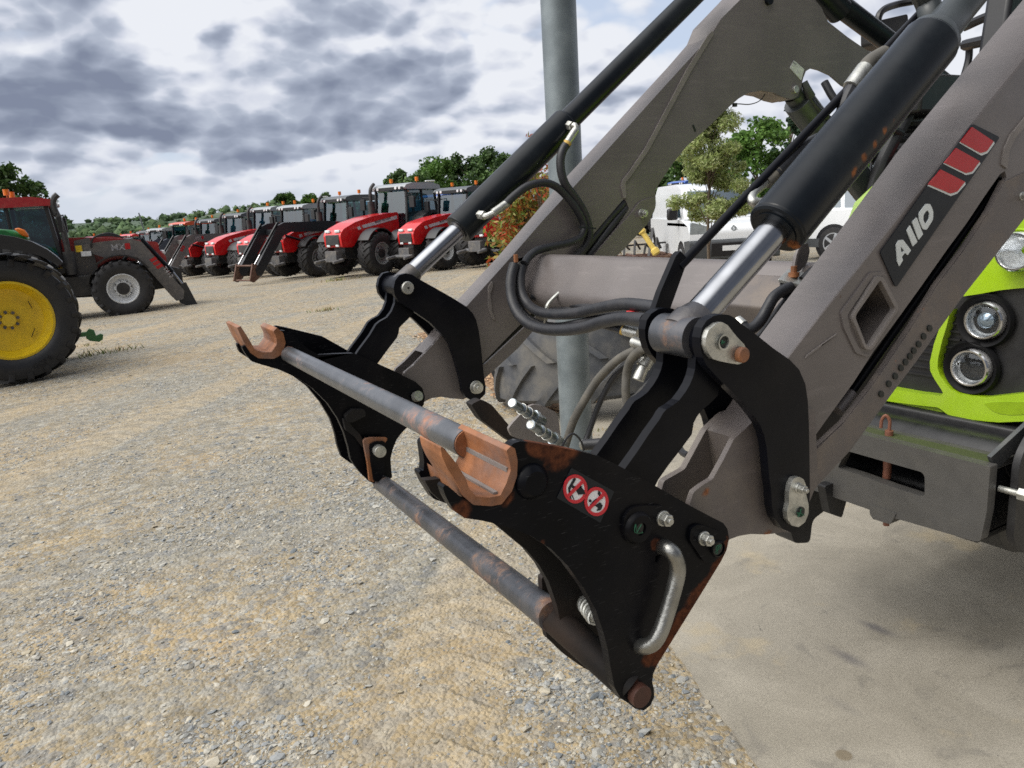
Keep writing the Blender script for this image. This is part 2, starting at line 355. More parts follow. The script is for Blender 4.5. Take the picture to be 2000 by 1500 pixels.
    t.put(bs.inputs['Base Color'], c); bs.inputs['Roughness'].default_value = .92; bs.inputs['Specular IOR Level'].default_value = .15
    h = t.math('ADD', t.math('MULTIPLY', t.math('SUBTRACT', 1, v.outputs['Distance']), .5), t.math('ADD', t.math('MULTIPLY', fine, .8), t.math('MULTIPLY', t.math('SUBTRACT', 1, v2.outputs['Distance']), .5)))
    h = t.math('ADD', h, t.math('MULTIPLY', lug, .45)); t.put(bs.inputs['Normal'], t.bump(h, .85, .018)); MAT['ground'] = M
groundmat()
def slabmat():
    M = bpy.data.materials.new('concrete'); M.use_nodes = True; t = NT(M.node_tree); bs = t.n['Principled BSDF']
    co = t.node('ShaderNodeNewGeometry').outputs['Position']
    n = t.noise(co, 2.2, 7, .65, .8); c = t.mix(t.step(n, .3, .7), (.275, .247, .195), (.37, .335, .27))
    c = t.mix(t.math('MULTIPLY', t.step(t.noise(co, 5, 5, .6, 1.2), .56, .70), .45), c, (.18, .165, .14))
    c = t.mix(t.math('MULTIPLY', t.step(t.noise(co, 3.1, 5, .6), .57, .68), .45), c, (.43, .35, .215))
    for (p, r, k, s_) in (((2.0, 1.42), .09, (.13, .12, .12), .7), ((2.22, 1.47), .08, (.13, .12, .12), .8), ((1.78, 1.28), .07, (.15, .14, .13), .3)):
        mp = t.node('ShaderNodeMapping'); t.put(mp.inputs[0], t.vm('SUBTRACT', co, (p[0], p[1], 0))); mp.vector_type = 'POINT'
        mp.inputs['Rotation'].default_value = (0, 0, rad(35)); mp.inputs['Scale'].default_value = (2.6, .9, 0)
        c = t.mix(t.math('MULTIPLY', t.step(t.math('ADD', t.vm('LENGTH', mp.outputs[0]), t.math('MULTIPLY', t.noise(co, 30, 4), .04)), r+.03, .02), s_), c, k)
    gp = PG(1648, 1478); dd = t.vm('DISTANCE', co, tuple(gp)); c = t.mix(t.math('MULTIPLY', t.step(dd, .026, .018), .6), c, (.16, .115, .055))
    mp = t.node('ShaderNodeMapping'); t.put(mp.inputs[0], co); mp.inputs['Rotation'].default_value = (0, 0, rad(-52)); mp.inputs['Scale'].default_value = (1, 14, 1)
    sc = t.step(t.noise(mp.outputs[0], 2.4, 3, .5), .68, .76); c = t.mix(t.math('MULTIPLY', sc, .25), c, (.16, .15, .14)); sp_ = t.noise(co, 220, 4, .75); c = t.mix(t.step(sp_, .38, .62), t.vm('SCALE', c, .84), t.vm('SCALE', c, 1.12)); c = t.mix(t.math('MULTIPLY', t.step(t.noise(co, 65, 5, .7), .62, .68), .35), c, (.15, .13, .105)); ck = t.voro(t.vm('ADD', co, t.vm('SCALE', t.noise(co, 5, 4, out='Color'), .35)), .9, 'DISTANCE_TO_EDGE'); c = t.mix(t.math('MULTIPLY', t.step(ck, .0022, .0008), .0), c, (.12, .10, .08))
    c = t.mix(t.step(t.voro(t.vm('ADD', co, t.vm('SCALE', t.noise(co, 9, 2, out='Color'), .3)), 7), .035, .02), c, (.10, .09, .08))
    t.put(bs.inputs['Base Color'], c); t.put(bs.inputs['Roughness'], t.math('ADD', .55, t.math('MULTIPLY', n, .3)))
    t.put(bs.inputs['Normal'], t.bump(t.math('ADD', t.noise(co, 160, 5, .7), t.math('MULTIPLY', t.noise(co, 20, 4), 1.5)), .18, .003)); MAT['slab'] = M
slabmat()
# terrain: one sheet to the horizon, yard plane near, valley and hills beyond
def terrain_z(x, y):
    r = math.hypot(x, y); a = math.atan2(x, y)
    k = min(r, 75)/max(r, 1e-6); z = gz(x*k, y*k)
    if r > 75:
        t = min(1, (r-75)/260); z -= 9*(t*t*(3-2*t))*(1 if a < .75 else max(0, 1-(a-.75)*2.5))
        t = min(1, max(0, (r-420)/1500)); s = t*t*(3-2*t)
        z += s*(34+6*math.sin(a*9+1)+3*math.sin(a*23+2)+22*math.exp(-((a-.27)/.12)**2))
    return z
V = []; FC = []; rs = [0.6, 1.5, 3, 5, 8, 12, 17, 24, 33, 45, 60, 75, 95, 120, 150, 190, 240, 300, 380, 470, 580, 720, 900, 1100, 1350, 1600, 1900, 2300, 3000, 5000, 8000]; NA = 160
for r_ in rs:
    for i in range(NA):
        a = 2*PI*i/NA; x, y = r_*math.sin(a), r_*math.cos(a); V.append((x, y, terrain_z(x, y)))
for k in range(len(rs)-1):
    for i in range(NA):
        j = (i+1) % NA; FC.append((k*NA+i, k*NA+j, (k+1)*NA+j, (k+1)*NA+i))
V.append((0, 0, 0)); FC += [(i, (i+1) % NA, len(V)-1) for i in range(NA)]
g = MB(); g.add(V, FC); tag(g.build('ground', 'ground', smooth=60), kind='structure')
# concrete slab under the green tractor: a thin sheet with a broken edge
E0, E1 = Vector((1.40, 1.25)), Vector((1.60, 1.81)); ed = (E1-E0).normalized(); en = Vector((-ed.y, ed.x))
edge = []
t_ = -6.0
while t_ < 4.15:
    p = E0+ed*t_+en*(.006*math.sin(t_*5)+.003*math.sin(t_*23+1)+random.uniform(-.005, .005)); edge.append((p.x, p.y)); t_ += .022 if -1 < t_ < 3 else .3
poly = edge+[(5.2, 4.7), (12, 4.0), (16, -8)]
g = MB(); g.prism([poly], lambda x, y, t: (x, y, gz(x, y)+t), .005, -.06); tag(g.build('concrete_slab', 'slab', smooth=0), kind='structure')

# gravel: crushed stones scattered over the yard, denser and finer close by
islandmat('stone', [(.14, .155, .165), (.26, .27, .27), (.38, .36, .31), (.22, .235, .245), (.46, .43, .36), (.32, .32, .30), (.19, .20, .205), (.40, .33, .22), (.29, .295, .285), (.50, .47, .40), (.35, .30, .21), (.25, .26, .265)], rough=.85, bump=.35)
bmi = bmesh.new(); bmesh.ops.create_icosphere(bmi, subdivisions=1, radius=1); ico_v = np.array([v.co[:] for v in bmi.verts]); ico_f = np.array([[v.index for v in f.verts] for f in bmi.faces]); bmi.free()
def stones(N, rmin, rmax, smin, smax, power=2.2, az=(-12, 66), flat=(.28, .6), filt=None, seed=1):
    R = np.random.default_rng(seed); u = R.random(N*4); r = (rmin**(2-power)+(rmax**(2-power)-rmin**(2-power))*u)**(1/(2-power)) if abs(power-2) > 1e-3 else rmin*(rmax/rmin)**u
    a = np.radians(az[0]+(az[1]-az[0])*R.random(N*4)); x = r*np.sin(a); y = r*np.cos(a)
    nn = np.sin(x*2.1+y*1.3)+np.sin(x*5.3-y*3.1+1)+np.sin(x*.9-y*1.7+2); n2_ = np.sin(x*7.7+y*2.3+.5)+np.sin(x*3.1+y*9.1)+np.sin((x+y)*13); keep = R.random(N*4) < np.clip(.36+.26*nn+.16*n2_, .05, 1)
    tv_ = x*tn_.x+y*tn_.y; keep &= ~((np.min(np.abs(tv_[:, None]-np.array(TRACKS)[None]), 1) < .24) & (R.random(N*4) < .6))
    ee = (x-E0.x)*(-en.x)+(y-E0.y)*(-en.y); keep &= (ee < -.01) | (y > 5.4)
    if filt is not None: keep &= filt(x, y)
    x, y = x[keep][:N], y[keep][:N]; n = len(x); s = smin*(smax/smin)**(R.random(n)**2.2)
    v = ico_v[None]*(1+R.normal(0, .24, (n, len(ico_v), 1))); v = v*np.stack([s*R.uniform(.7, 1.35, n), s*R.uniform(.6, 1, n), s*R.uniform(flat[0], flat[1], n)], 1)[:, None]
    th = R.random(n)*2*PI; tl = R.normal(0, .22, n); c, s2 = np.cos(tl), np.sin(tl)
    v = np.stack([v[..., 0]*c[:, None]-v[..., 2]*s2[:, None], v[..., 1], v[..., 0]*s2[:, None]+v[..., 2]*c[:, None]], -1)
    c, s2 = np.cos(th), np.sin(th); v = np.stack([v[..., 0]*c[:, None]-v[..., 1]*s2[:, None], v[..., 0]*s2[:, None]+v[..., 1]*c[:, None], v[..., 2]], -1)
    v[..., 0] += x[:, None]; v[..., 1] += y[:, None]; v[..., 2] += (GX*x+GY*y+s*flat[0]*.35)[:, None]
    f = ico_f[None]+(np.arange(n)*len(ico_v))[:, None, None]; return v.reshape(-1, 3), f.reshape(-1, 3)
parts_ = [stones(46000, 1.3, 10.5, .0035, .013, 1.8, flat=(.25, .6), seed=1), stones(1500, 1.3, 6.5, .010, .024, 1.7, flat=(.2, .5), seed=3), stones(30000, 1.3, 4.2, .0016, .005, 1.7, flat=(.2, .5), seed=5),
          stones(9000, 9, 26, .010, .024, 1.6, az=(-12, 40), flat=(.18, .4), seed=6)]
ef = lambda x, y: (np.abs((x-E0.x)*(-en.x)+(y-E0.y)*(-en.y)+.05) < .06)
parts_.append(stones(900, 1.5, 4.5, .006, .020, 1.6, az=(15, 60), filt=ef, seed=9))
VV = []; FF = []; o_ = 0
for v, f in parts_: VV.append(v); FF.append(f+o_); o_ += len(v)
o = bpy.data.objects.new('gravel', stuffmesh('gravel', np.concatenate(VV), np.concatenate(FF), ['stone'])); COL.objects.link(o); tag(o, 'loose grey crushed gravel scattered over the yard', 'gravel', kind='stuff')

# ---------------- vegetation helpers -------------------------------------------
islandmat('leaf_dark', [(.035, .075, .02), (.055, .11, .028), (.08, .15, .035), (.045, .09, .025), (.10, .17, .045)], .6, trans=.25, noisevar=.5)
islandmat('leaf_mid', [(.06, .13, .025), (.10, .20, .04), (.14, .25, .05), (.08, .16, .03)], .6, trans=.3, noisevar=.6)
islandmat('leaf_fir', [(.025, .055, .03), (.04, .075, .04), (.055, .09, .045)], .7, trans=.1, noisevar=.5)
islandmat('leaf_olive', [(.25, .32, .10), (.34, .42, .14), (.44, .50, .22), (.20, .26, .09), (.48, .52, .28)], .5, trans=.35)
islandmat('leaf_red', [(.42, .055, .025), (.50, .10, .03), (.33, .035, .02), (.45, .18, .05), (.28, .24, .06)], .4, trans=.3)
islandmat('leaf_shrub', [(.13, .20, .035), (.20, .27, .05), (.34, .34, .08), (.42, .22, .06), (.10, .16, .03), (.40, .12, .04)], .4, trans=.3)
mat('bark', (.11, .085, .06), .9, bump=.5, bscale=25)
def leaves(C, R, seed, size, nper, flat=.5, shape='quad', aspect=.6, droop=0):
    """leaf quads around clump centres C (n,3) of radius R"""
    G = np.random.default_rng(seed); n = len(C)*nper; ce = np.repeat(C, nper, 0); rr = np.repeat(R, nper)
    d = G.normal(size=(n, 3)); d /= np.linalg.norm(d, axis=1)[:, None]; p = ce+d*(rr*G.random(n)**.45)[:, None]*np.array([1, 1, .8])
    nr = G.normal(size=(n, 3))+d*.6+np.array([0, 0, .5]); nr /= np.linalg.norm(nr, axis=1)[:, None]
    u = np.cross(nr, G.normal(size=(n, 3))); u /= np.linalg.norm(u, axis=1)[:, None]; u[:, 2] -= droop; v = np.cross(nr, u); s = size*G.uniform(.6, 1.3, n)[:, None]
    V = np.stack([p-u*s, p+v*s*aspect, p+u*s, p-v*s*aspect], 1).reshape(-1, 3); Fc = np.arange(n*4).reshape(-1, 4); return V, Fc
def tree(name, label, cat_, loc, H, CR, leaf='leaf_dark', base=.25, clumps=60, nper=90, size=.16, group=None, seed=0, cone=0, trunk_r=None, sq=1.0, world=None):
    G = np.random.default_rng(seed); root = empty(name, loc); tag(root, label, cat_, group)
    t = MB(); tr = trunk_r or H*.018; pts = [(G.normal(0, .02)*H*k/5, G.normal(0, .02)*H*k/5, H*.86*k/5) for k in range(6)]; pts[0] = (0, 0, -.3)
    t.tube(pts, [tr*1.3, tr, tr*.8, tr*.6, tr*.4, tr*.15], 8)
    C = []; R = []
    for i in range(clumps):
        z = G.uniform(base, .97); prof = (1-(z-base)/(1-base)*.93) if cone else math.sin(PI*min(.985, .10+.87*(z-base)/(1-base)))**.6
        a = G.random()*2*PI; rr = CR*prof*(G.uniform(.45, .98)); c = np.array([rr*math.cos(a), rr*math.sin(a), z*H]); C.append(c); R.append(CR*G.uniform(.2, .38)*(.45 if cone else 1)*sq)
        if i % 3 == 0:
            z0 = max(base*.7, z-.22)*H; t.tube([(0, 0, z0), tuple(c*np.array([.5, .5, 0])+np.array([0, 0, (z0+c[2])/2+.03*H])), tuple(c)], [tr*.45, tr*.25, tr*.08], 5)
    t.build('trunk', 'bark', root)
    V_, F_ = leaves(np.array(C), np.array(R), seed+1, size, nper); o = bpy.data.objects.new('crown', stuffmesh('crown', V_, F_, [leaf])); COL.objects.link(o); o.parent = root
    return root
# ---------------- the front loader ------------------------------------------------
LO = Vector((1.15, 1.42, gz(1.15, 1.42)))
loader = empty('front_loader', LO, world=True)
tag(loader, 'taupe grey front loader with black tool carrier and chrome rods in the foreground', 'front loader')
def zz(px, py, Y, r, s=1.6): return (PY(px, py, Y)-LO, r, s)
RUSTY = ((.13, .045, .022), (.46, .17, .055))
mat('arm_paint', (.130, .115, .112), .36, flecks=26, dirt=.14, dirtcol=(.18, .16, .145), dscale=7, rust=-.20, rscale=16, scratch=.10, vary=.12, vscale=5, bump=.02, bscale=300)
mat('arm_rusty', (.108, .094, .090), .48, dirt=.35, dirtcol=(.28, .22, .16), dscale=9, rust=-.15, rscale=22, vary=.08, bump=.03, zones=[zz(1800, 620, .83, .06, .5), zz(1740, 700, .83, .05, .5), zz(1690, 790, .83, .05, .3), zz(1610, 850, .83, .03, .3), zz(1475, 800, .83, .022, .9), zz(1385, 950, .83, .02, .9)])
mat('fork_paint', (.112, .096, .093), .42, flecks=24, dirt=.25, dscale=7, rust=-.1, rscale=16, vary=.07, bump=.02, zones=[zz(1458, 808, .83, .022, .95), zz(1375, 962, .83, .020, 1.0), zz(1495, 1045, .83, .05, .7)])
mat('weld', (.19, .17, .16), .55, vary=.12, bump=.15, bscale=90)
mat('carrier_black', (.003, .0035, .0055), .34, spec=.10, rustcol=((.035, .014, .010), (.15, .052, .024)), dirt=.06, dirtcol=(.12, .10, .085), dscale=5, rust=-.08, rscale=11, vary=.25, bump=.05, bscale=70, scratch=.12,
    zones=[zz(1100, 880, .785, .055, 1.15), zz(1045, 868, .785, .03, 1.3), zz(1405, 1110, .785, .04, 1.3), zz(1378, 1160, .785, .045, 1.35), zz(1352, 1205, .785, .05, 1.4), zz(1325, 1245, .785, .05, 1.4), zz(1300, 1280, .785, .045, 1.35), zz(1345, 1290, .785, .02, 1.0), zz(1262, 1290, .785, .025, 1.0), zz(1280, 1062, .785, .02, 1.05), zz(1150, 1190, .785, .018, .8), zz(1060, 1060, .785, .015, .7), zz(900, 1000, .785, .03, 1.0), zz(990, 970, .785, .03, 1.05), zz(1415, 1060, .785, .02, 1.0), zz(1100, 1300, .86, .06, 1.05), zz(1075, 1200, .86, .05, 1.05), zz(1240, 1340, .78, .03, .9)])
mat('black_paint', (.004, .0045, .007), .32, spec=.12, dirt=.06, dirtcol=(.11, .10, .09), dscale=5, rust=-.38, rscale=14, vary=.2, bump=.035, bscale=80)
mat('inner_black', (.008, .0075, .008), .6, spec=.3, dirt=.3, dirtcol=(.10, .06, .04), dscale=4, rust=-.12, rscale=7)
mat('hook_rust', (.24, .092, .034), .62, dirt=.55, dirtcol=(.17, .15, .15), dscale=8, rust=.25, rscale=5, vary=.3, vscale=25, bump=.2, bscale=60, rustcol=((.055, .022, .014), (.43, .17, .055)))
mat('bar_grey', (.14, .147, .16), .33, metal=.6, dirt=.15, dscale=9, rust=.40, rscale=9, vary=.25, vscale=9, bump=.09, bscale=50, rustcol=((.20, .08, .05), (.42, .19, .11)),
    zones=[zz(575, 690, 1.95, .04, .9), zz(790, 800, 1.3, .05, .25), zz(860, 850, 1.0, .04, .3)])
mat('bar_low', (.075, .08, .092), .36, metal=.5, dirt=.2, dirtcol=(.2, .15, .11), dscale=12, rust=.36, rscale=13, vary=.25, bump=.12, bscale=60, rustcol=((.10, .05, .035), (.26, .15, .09)), zones=[zz(1050, 1190, .88, .09, .4)])
mat('cyl_black', (.005, .007, .010), .27, spec=.22, dirt=.08, dirtcol=(.10, .11, .10), dscale=3, rust=-.1, rscale=6, vary=.15, bump=.02, scratch=.0, zones=[zz(1660, 335, .822, .022, 1.0), zz(1680, 308, .822, .022, 1.1), zz(1700, 282, .822, .022, 1.1), zz(1720, 256, .822, .020, 1.1), zz(1736, 236, .822, .016, 1.1), zz(1748, 107, .836, .020, 1.1), zz(1722, 135, .836, .014, 1.0), zz(1630, 242, .832, .018, 1.2), zz(1552, 475, .84, .026, 1.2), zz(1500, 383, .83, .03, .9)])
mat('cyl_thin', (.03, .036, .038), .35, dirt=.25, dirtcol=(.10, .11, .10), dscale=4, vary=.15)
mat('chrome', (.36, .37, .39), .17, metal=1, vary=.08, vscale=30, bump=.015, scratch=.25)
mat('zinc', (.50, .50, .47), .38, metal=.85, dirt=.35, dirtcol=(.30, .32, .28), dscale=30, vary=.2, vscale=50, bump=.08, bscale=200)
mat('handle_zinc', (.30, .30, .285), .30, metal=.9, dirt=.25, dirtcol=(.12, .12, .12), dscale=30, vary=.25, vscale=30, bump=.10, bscale=220)
mat('rubber', (.016, .017, .021), .5, dirt=.15, dirtcol=(.10, .09, .085), dscale=15, bump=.12, bscale=60)
mat('rubber_grey', (.085, .08, .07), .7, dirt=.4, dirtcol=(.2, .18, .14), dscale=25, bump=.15)
mat('dark_hole', (.006, .009, .008), .5)
mat('green_string', (.015, .10, .05), .8)
mat('red_cap', (.45, .02, .02), .4)
mat('decal_black', (.007, .010, .015), .42, spec=.3, vary=.1)
mat('decal_red', (.42, .012, .016), .35, vary=.06)
mat('decal_white', (.62, .66, .66), .35, vary=.05)
mat('sign_white', (.75, .76, .78), .35, vary=.03); mat('sign_red', (.55, .015, .03), .35, vary=.03)
mat('yellow_band', (.55, .36, .08), .6)
mat('pale_label', (.50, .52, .50), .5, vary=.15, vscale=90)

def cc(ox, oy, s, pts): return [(ox+p[0]/s, oy+p[1]/s)+tuple(p[2:]) for p in pts]
def xz(p, Y): q = PY(p[0], p[1], Y); return (q.x, q.z)
def mpx(px, py, Y): return depth(PY(px, py, Y))/F      # metres per pixel there
def flat2(pts, Y, r=4, sm=0):
    P = [xz(p, Y)+((mpx(p[0], p[1], Y)*p[2],) if len(p) > 2 else ()) for p in pts]; k = mpx(pts[0][0], pts[0][1], Y)
    return [tuple(v[:2]) for v in (cat([p[:2]+(0,) for p in P], sm) if sm else fil(P, r*k))]
def plate(name, pts, Y0, Y1, m_, parent=None, holes=(), r=4, sm=0, bevel=.0015, mb=None, Yp=None):
    b = mb or MB(); Yp = Yp or Y0
    b.prism([flat2(pts, Yp, r, sm)]+[flat2(h, Yp, r) for h in holes], lambda x, z, t: (x, t, z), Y0, Y1)
    return b if mb is not None else b.build(name, m_, parent, bevel=bevel)
def rod(mb, a, b, rpx, n=24, r2=None):        # a, b = (px, py, Y)
    A, B = PY(*a), PY(*b); r = rpx*mpx(*a); mb.cyl(A, B, r, r2*mpx(*b) if r2 else r, n); return mb
def P3(pts): return [PY(*p) for p in pts]
def hose(name, pts, rpx, m_, parent, n=7, nn=16, bands=()):
    b = MB(); Q_ = cat(P3(pts), n, closed=False); r = rpx*mpx(*pts[0]); b.tube(Q_, r, nn); return b.build(name, m_, parent)
def bolt(name, px, py, Y, rpx, parent, h=.012, m_='zinc', hexa=True):
    A = PY(px, py, Y); r = rpx*mpx(px, py, Y); b = MB()
    b.cyl(A+Vector((0, .002, 0)), A-Vector((0, h*.25, 0)), r*1.2, n=20); b.cyl(A-Vector((0, h*.25, 0)), A-Vector((0, h, 0)), r, n=6 if hexa else 24)
    b.cyl(A-Vector((0, h, 0)), A-Vector((0, h*1.35, 0)), r*.5, n=14); return b.build(name, m_, parent, bevel=.0008)

# ---- near arm --------------------------------------------------------------------
YA = .83
chin = [(1530, 712), (1605, 615), (1690, 508), (1770, 407), (1852, 304), (1930, 207), (2010, 108), (2110, -15)]     # inner edge of the chamfer (face side)
chout = [(1497, 700), (1570, 600), (1660, 482), (1730, 386), (1800, 289), (1880, 190), (1965, 86), (2060, -30)]      # outer edge of the chamfer
low = [(2200, 60), (2110, 250), (2000, 428), (1879, 581), (1790, 705), (1745, 765), (1664, 876), (1585, 962), (1548, 1040), (1520, 1040), (1495, 1043), (1466, 1042), (1443, 1046), (1424, 1053), (1395, 1075), (1350, 1010), (1347, 985), (1355, 961), (1372, 948), (1392, 936), (1412, 900), (1434, 857), (1455, 838), (1477, 817), (1475, 780), (1500, 745)]
slot = [(1560, 925), (1583, 883), (1647, 824), (1697, 759), (1722, 724), (1782, 634), (1832, 552), (1882, 487), (1932, 410), (1966, 347), (1963, 334), (1953, 340), (1925, 380), (1887, 437), (1850, 487), (1795, 565), (1750, 627), (1707, 685), (1665, 750), (1632, 795), (1582, 865), (1550, 915)]
tri = [(1720, 546, 8), (1750, 604, 7), (1701, 677, 9), (1692, 674, 5), (1670, 618, 9)]
near = MB(); near.prism([flat2(chin+low, YA, 2), flat2(slot, YA, 3), flat2(tri, YA, 6)], lambda x, z, t: (x, t, z), YA, YA+.008)
A_ = [PY(*p, YA) for p in chin]; B_ = [PY(*p, .88) for p in chout]; n = len(A_)
K_ = [p.lerp(q, .10)+Vector((-.001, -.0025, .001)) for p, q in zip(A_, B_)]
near.add([p for p in A_]+K_+B_+[p+Vector((0, .045, 0)) for p in B_]+[Vector((p.x+.10, .925, p.z-.10)) for p in B_], [(k*n+i, k*n+i+1, (k+1)*n+i+1, (k+1)*n+i) for k in range(4) for i in range(n-1)])
arm = near.build('loader_arm', 'arm_paint', loader, smooth=18); tag(arm, 'arm closest to the viewer, with a black and red decal')
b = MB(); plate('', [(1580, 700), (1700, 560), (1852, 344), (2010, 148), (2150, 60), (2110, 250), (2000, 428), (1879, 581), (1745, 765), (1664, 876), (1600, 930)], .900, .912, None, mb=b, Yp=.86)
b.build('arm_back', 'inner_black', arm)  # black colour stands in for the shade inside the slot
# lower box edge of the arm: folded lip catching light and rust
b = MB(); lip = [(1583, 884), (1647, 825), (1697, 760), (1722, 725), (1782, 635), (1832, 553), (1882, 488), (1932, 411), (1962, 352)]
LA = [PY(*p, YA-.0015) for p in lip]; b.add(LA+[p+Vector((0.0, .010, 0)) for p in LA], [(i, i+1, len(LA)+i+1, len(LA)+i) for i in range(len(LA)-1)]); b.build('slot_edge', 'arm_rusty', arm)
plate('lower_box', [(1585, 888), (1647, 829), (1697, 764), (1722, 729), (1782, 639), (1832, 557), (1882, 492), (1932, 415), (1962, 356), (2080, 300), (2000, 424), (1879, 577), (1790, 701), (1745, 761), (1664, 872), (1587, 957)], YA-.003, YA+.003, 'arm_rusty', arm, r=2, bevel=.001)
b = MB(); b.m = 0
for (x_, y_) in cc(1500, 375, 4, [(1268, 1065), (1222, 1128), (1183, 1190), (1145, 1240), (1115, 1285), (1080, 1330), (1045, 1375), (1000, 1440), (950, 1500)])+cc(1500, 750, 4, [(890, 80)]):
    plate('', circ(x_, y_, 4.6, 12, 6.5), YA-.006, YA+.002, None, mb=b, r=0)
b.build('adjuster_hole', 'dark_hole', arm, smooth=30)
plate('fork_plate', [(1350, 1010), (1347, 985), (1355, 961), (1372, 948), (1392, 936), (1412, 900), (1434, 857), (1455, 838), (1477, 817), (1500, 780), (1592, 800), (1598, 940), (1560, 1030), (1520, 1041), (1495, 1044), (1466, 1043), (1443, 1047), (1424, 1054), (1395, 1075)], YA-.004, YA+.006, 'fork_paint', arm, r=5, bevel=.0015)
b = plate('', [(1340, 1000), (1350, 961), (1392, 936), (1434, 857), (1470, 822), (1560, 800), (1560, 1000), (1420, 1060)], .892, .904, 'fork_paint', mb=MB(), r=6, Yp=.83)
b.build('inner_fork_plate', 'fork_paint', arm, bevel=.0015)
cp = [xz(p, YA) for p in [(1437, 856), (1452, 838), (1477, 815), (1505, 770), (1532, 712)]]
b = MB(); cq = cat([(p[0], p[1], 0) for p in cp], 4, closed=False); nq = len(cq)
b.add([(p.x, YA+.002, p.y+.0) for p in cq]+[(p.x, .895, p.y) for p in cq]+[(cq[0].x+.02, YA+.002, cq[0].y-.10), (cq[0].x+.02, .895, cq[0].y-.10)], [(i, i+1, nq+i+1, nq+i) for i in range(nq-1)]+[(0, nq, 2*nq+1, 2*nq)])
b.build('end_cap', 'fork_paint', arm)
# triangular tube end: raised rim and the hollow of the cross tube behind it
rim = [(1713, 538, 8), (1726, 541, 8), (1757, 602, 8), (1703, 684, 8), (1690, 682, 8), (1664, 620, 12)]
plate('tube_rim', rim, YA-.007, YA+.004, 'weld', arm, holes=[tri], r=8, bevel=.003)
ring2 = [(1700, 532), (1726, 531), (1728, 536), (1700, 548), (1655, 615), (1662, 650), (1684, 690), (1702, 694), (1692, 697), (1672, 690), (1648, 640), (1643, 610)]
plate('rim_weld', ring2, YA-.003, YA+.004, 'arm_paint', arm, r=6, bevel=.002)
b = MB(); T2 = flat2(tri, YA, 6); nT = len(T2); b.add([(x, YA+.004, z) for x, z in T2]+[(x, 1.15, z) for x, z in T2], [(i, (i+1) % nT, nT+(i+1) % nT, nT+i) for i in range(nT)]+[tuple(range(nT, 2*nT))]); b.build('tube_hollow', 'arm_rusty', arm)
plate('weld_ridge', [(1573, 700), (1578, 692), (1635, 651), (1633, 655)], YA-.002, YA+.002, 'weld', arm, r=1, bevel=.0005)
plate('weld_ridge', [(1968, 330), (1957, 322), (1962, 290), (1975, 262), (2010, 220), (2030, 215), (1985, 268), (1972, 295)], YA-.003, YA+.002, 'weld', arm, r=3, bevel=.001)
b = MB(); rod(b, (1640, 800, .862), (1955, 352, .862), 8.5); b.build('level_rod', 'black_paint', arm)
b = MB(); rod(b, (1636, 803, .858), (1664, 768, .858), 11.5); b.build('rod_end', 'arm_paint', arm)
bolt('bolt', 1995, 383, YA-.003, 7, arm)
# decals on the near arm
dp = plate('decal_panel', [(1719, 493, 6), (1899, 241, 6), (1953, 268, 6), (1750, 562, 7)], YA-.0035, YA-.002, 'decal_black', arm, bevel=0)
tag(dp, 'black decal panel reading A110 below three red blocks')
W3 = [[(1874, 279), (1880, 272), (1930, 292), (1941, 276), (1943, 280), (1929, 299), (1917, 304)], [(1843, 320), (1850, 313), (1897, 336), (1914, 316), (1915, 320), (1900, 339), (1887, 342)], [(1812, 363), (1820, 356), (1868, 374), (1885, 355), (1886, 360), (1870, 378), (1857, 383)]]
R3 = [[(1876, 277, 1), (1899, 248, 1), (1941, 276, 1), (1928, 295, 3), (1916, 299, 4)], [(1845, 318, 1), (1868, 289, 1), (1914, 315, 1), (1899, 335, 3), (1887, 338, 4)], [(1814, 360, 1), (1838, 331, 1), (1885, 355, 1), (1870, 374, 3), (1857, 378, 4)]]
b = MB()
for q in W3: plate('', q, YA-.0042, YA-.003, None, mb=b, r=2)
b.build('white_edge', 'decal_white', arm)
for q in R3: plate('red_block', q, YA-.0052, YA-.003, 'decal_red', arm, r=1, bevel=0)
b = MB(); L4 = lambda p: cc(1500, 375, 4, p)
plate('', L4([(1002, 410), (1024, 376), (1056, 373), (1118, 455), (1092, 494), (1072, 474), (1046, 506), (1056, 532), (1026, 580), (1012, 540)]), YA-.005, YA-.003, None, mb=b, r=1.2, holes=[L4([(1036, 424), (1066, 458), (1043, 476)])])
plate('', L4([(1085, 300), (1110, 260), (1168, 388), (1133, 425)]), YA-.005, YA-.003, None, mb=b, r=1)
plate('', L4([(1128, 235), (1162, 198), (1212, 330), (1178, 374)]), YA-.005, YA-.003, None, mb=b, r=1)
plate('', L4([(1180, 165), (1235, 92), (1268, 94), (1292, 150), (1290, 215), (1240, 295), (1212, 292), (1184, 225)]), YA-.005, YA-.003, None, mb=b, r=4, holes=[L4([(1214, 180), (1245, 138), (1264, 165), (1260, 212), (1230, 250), (1214, 222)])])
b.build('lettering', 'decal_white', arm)

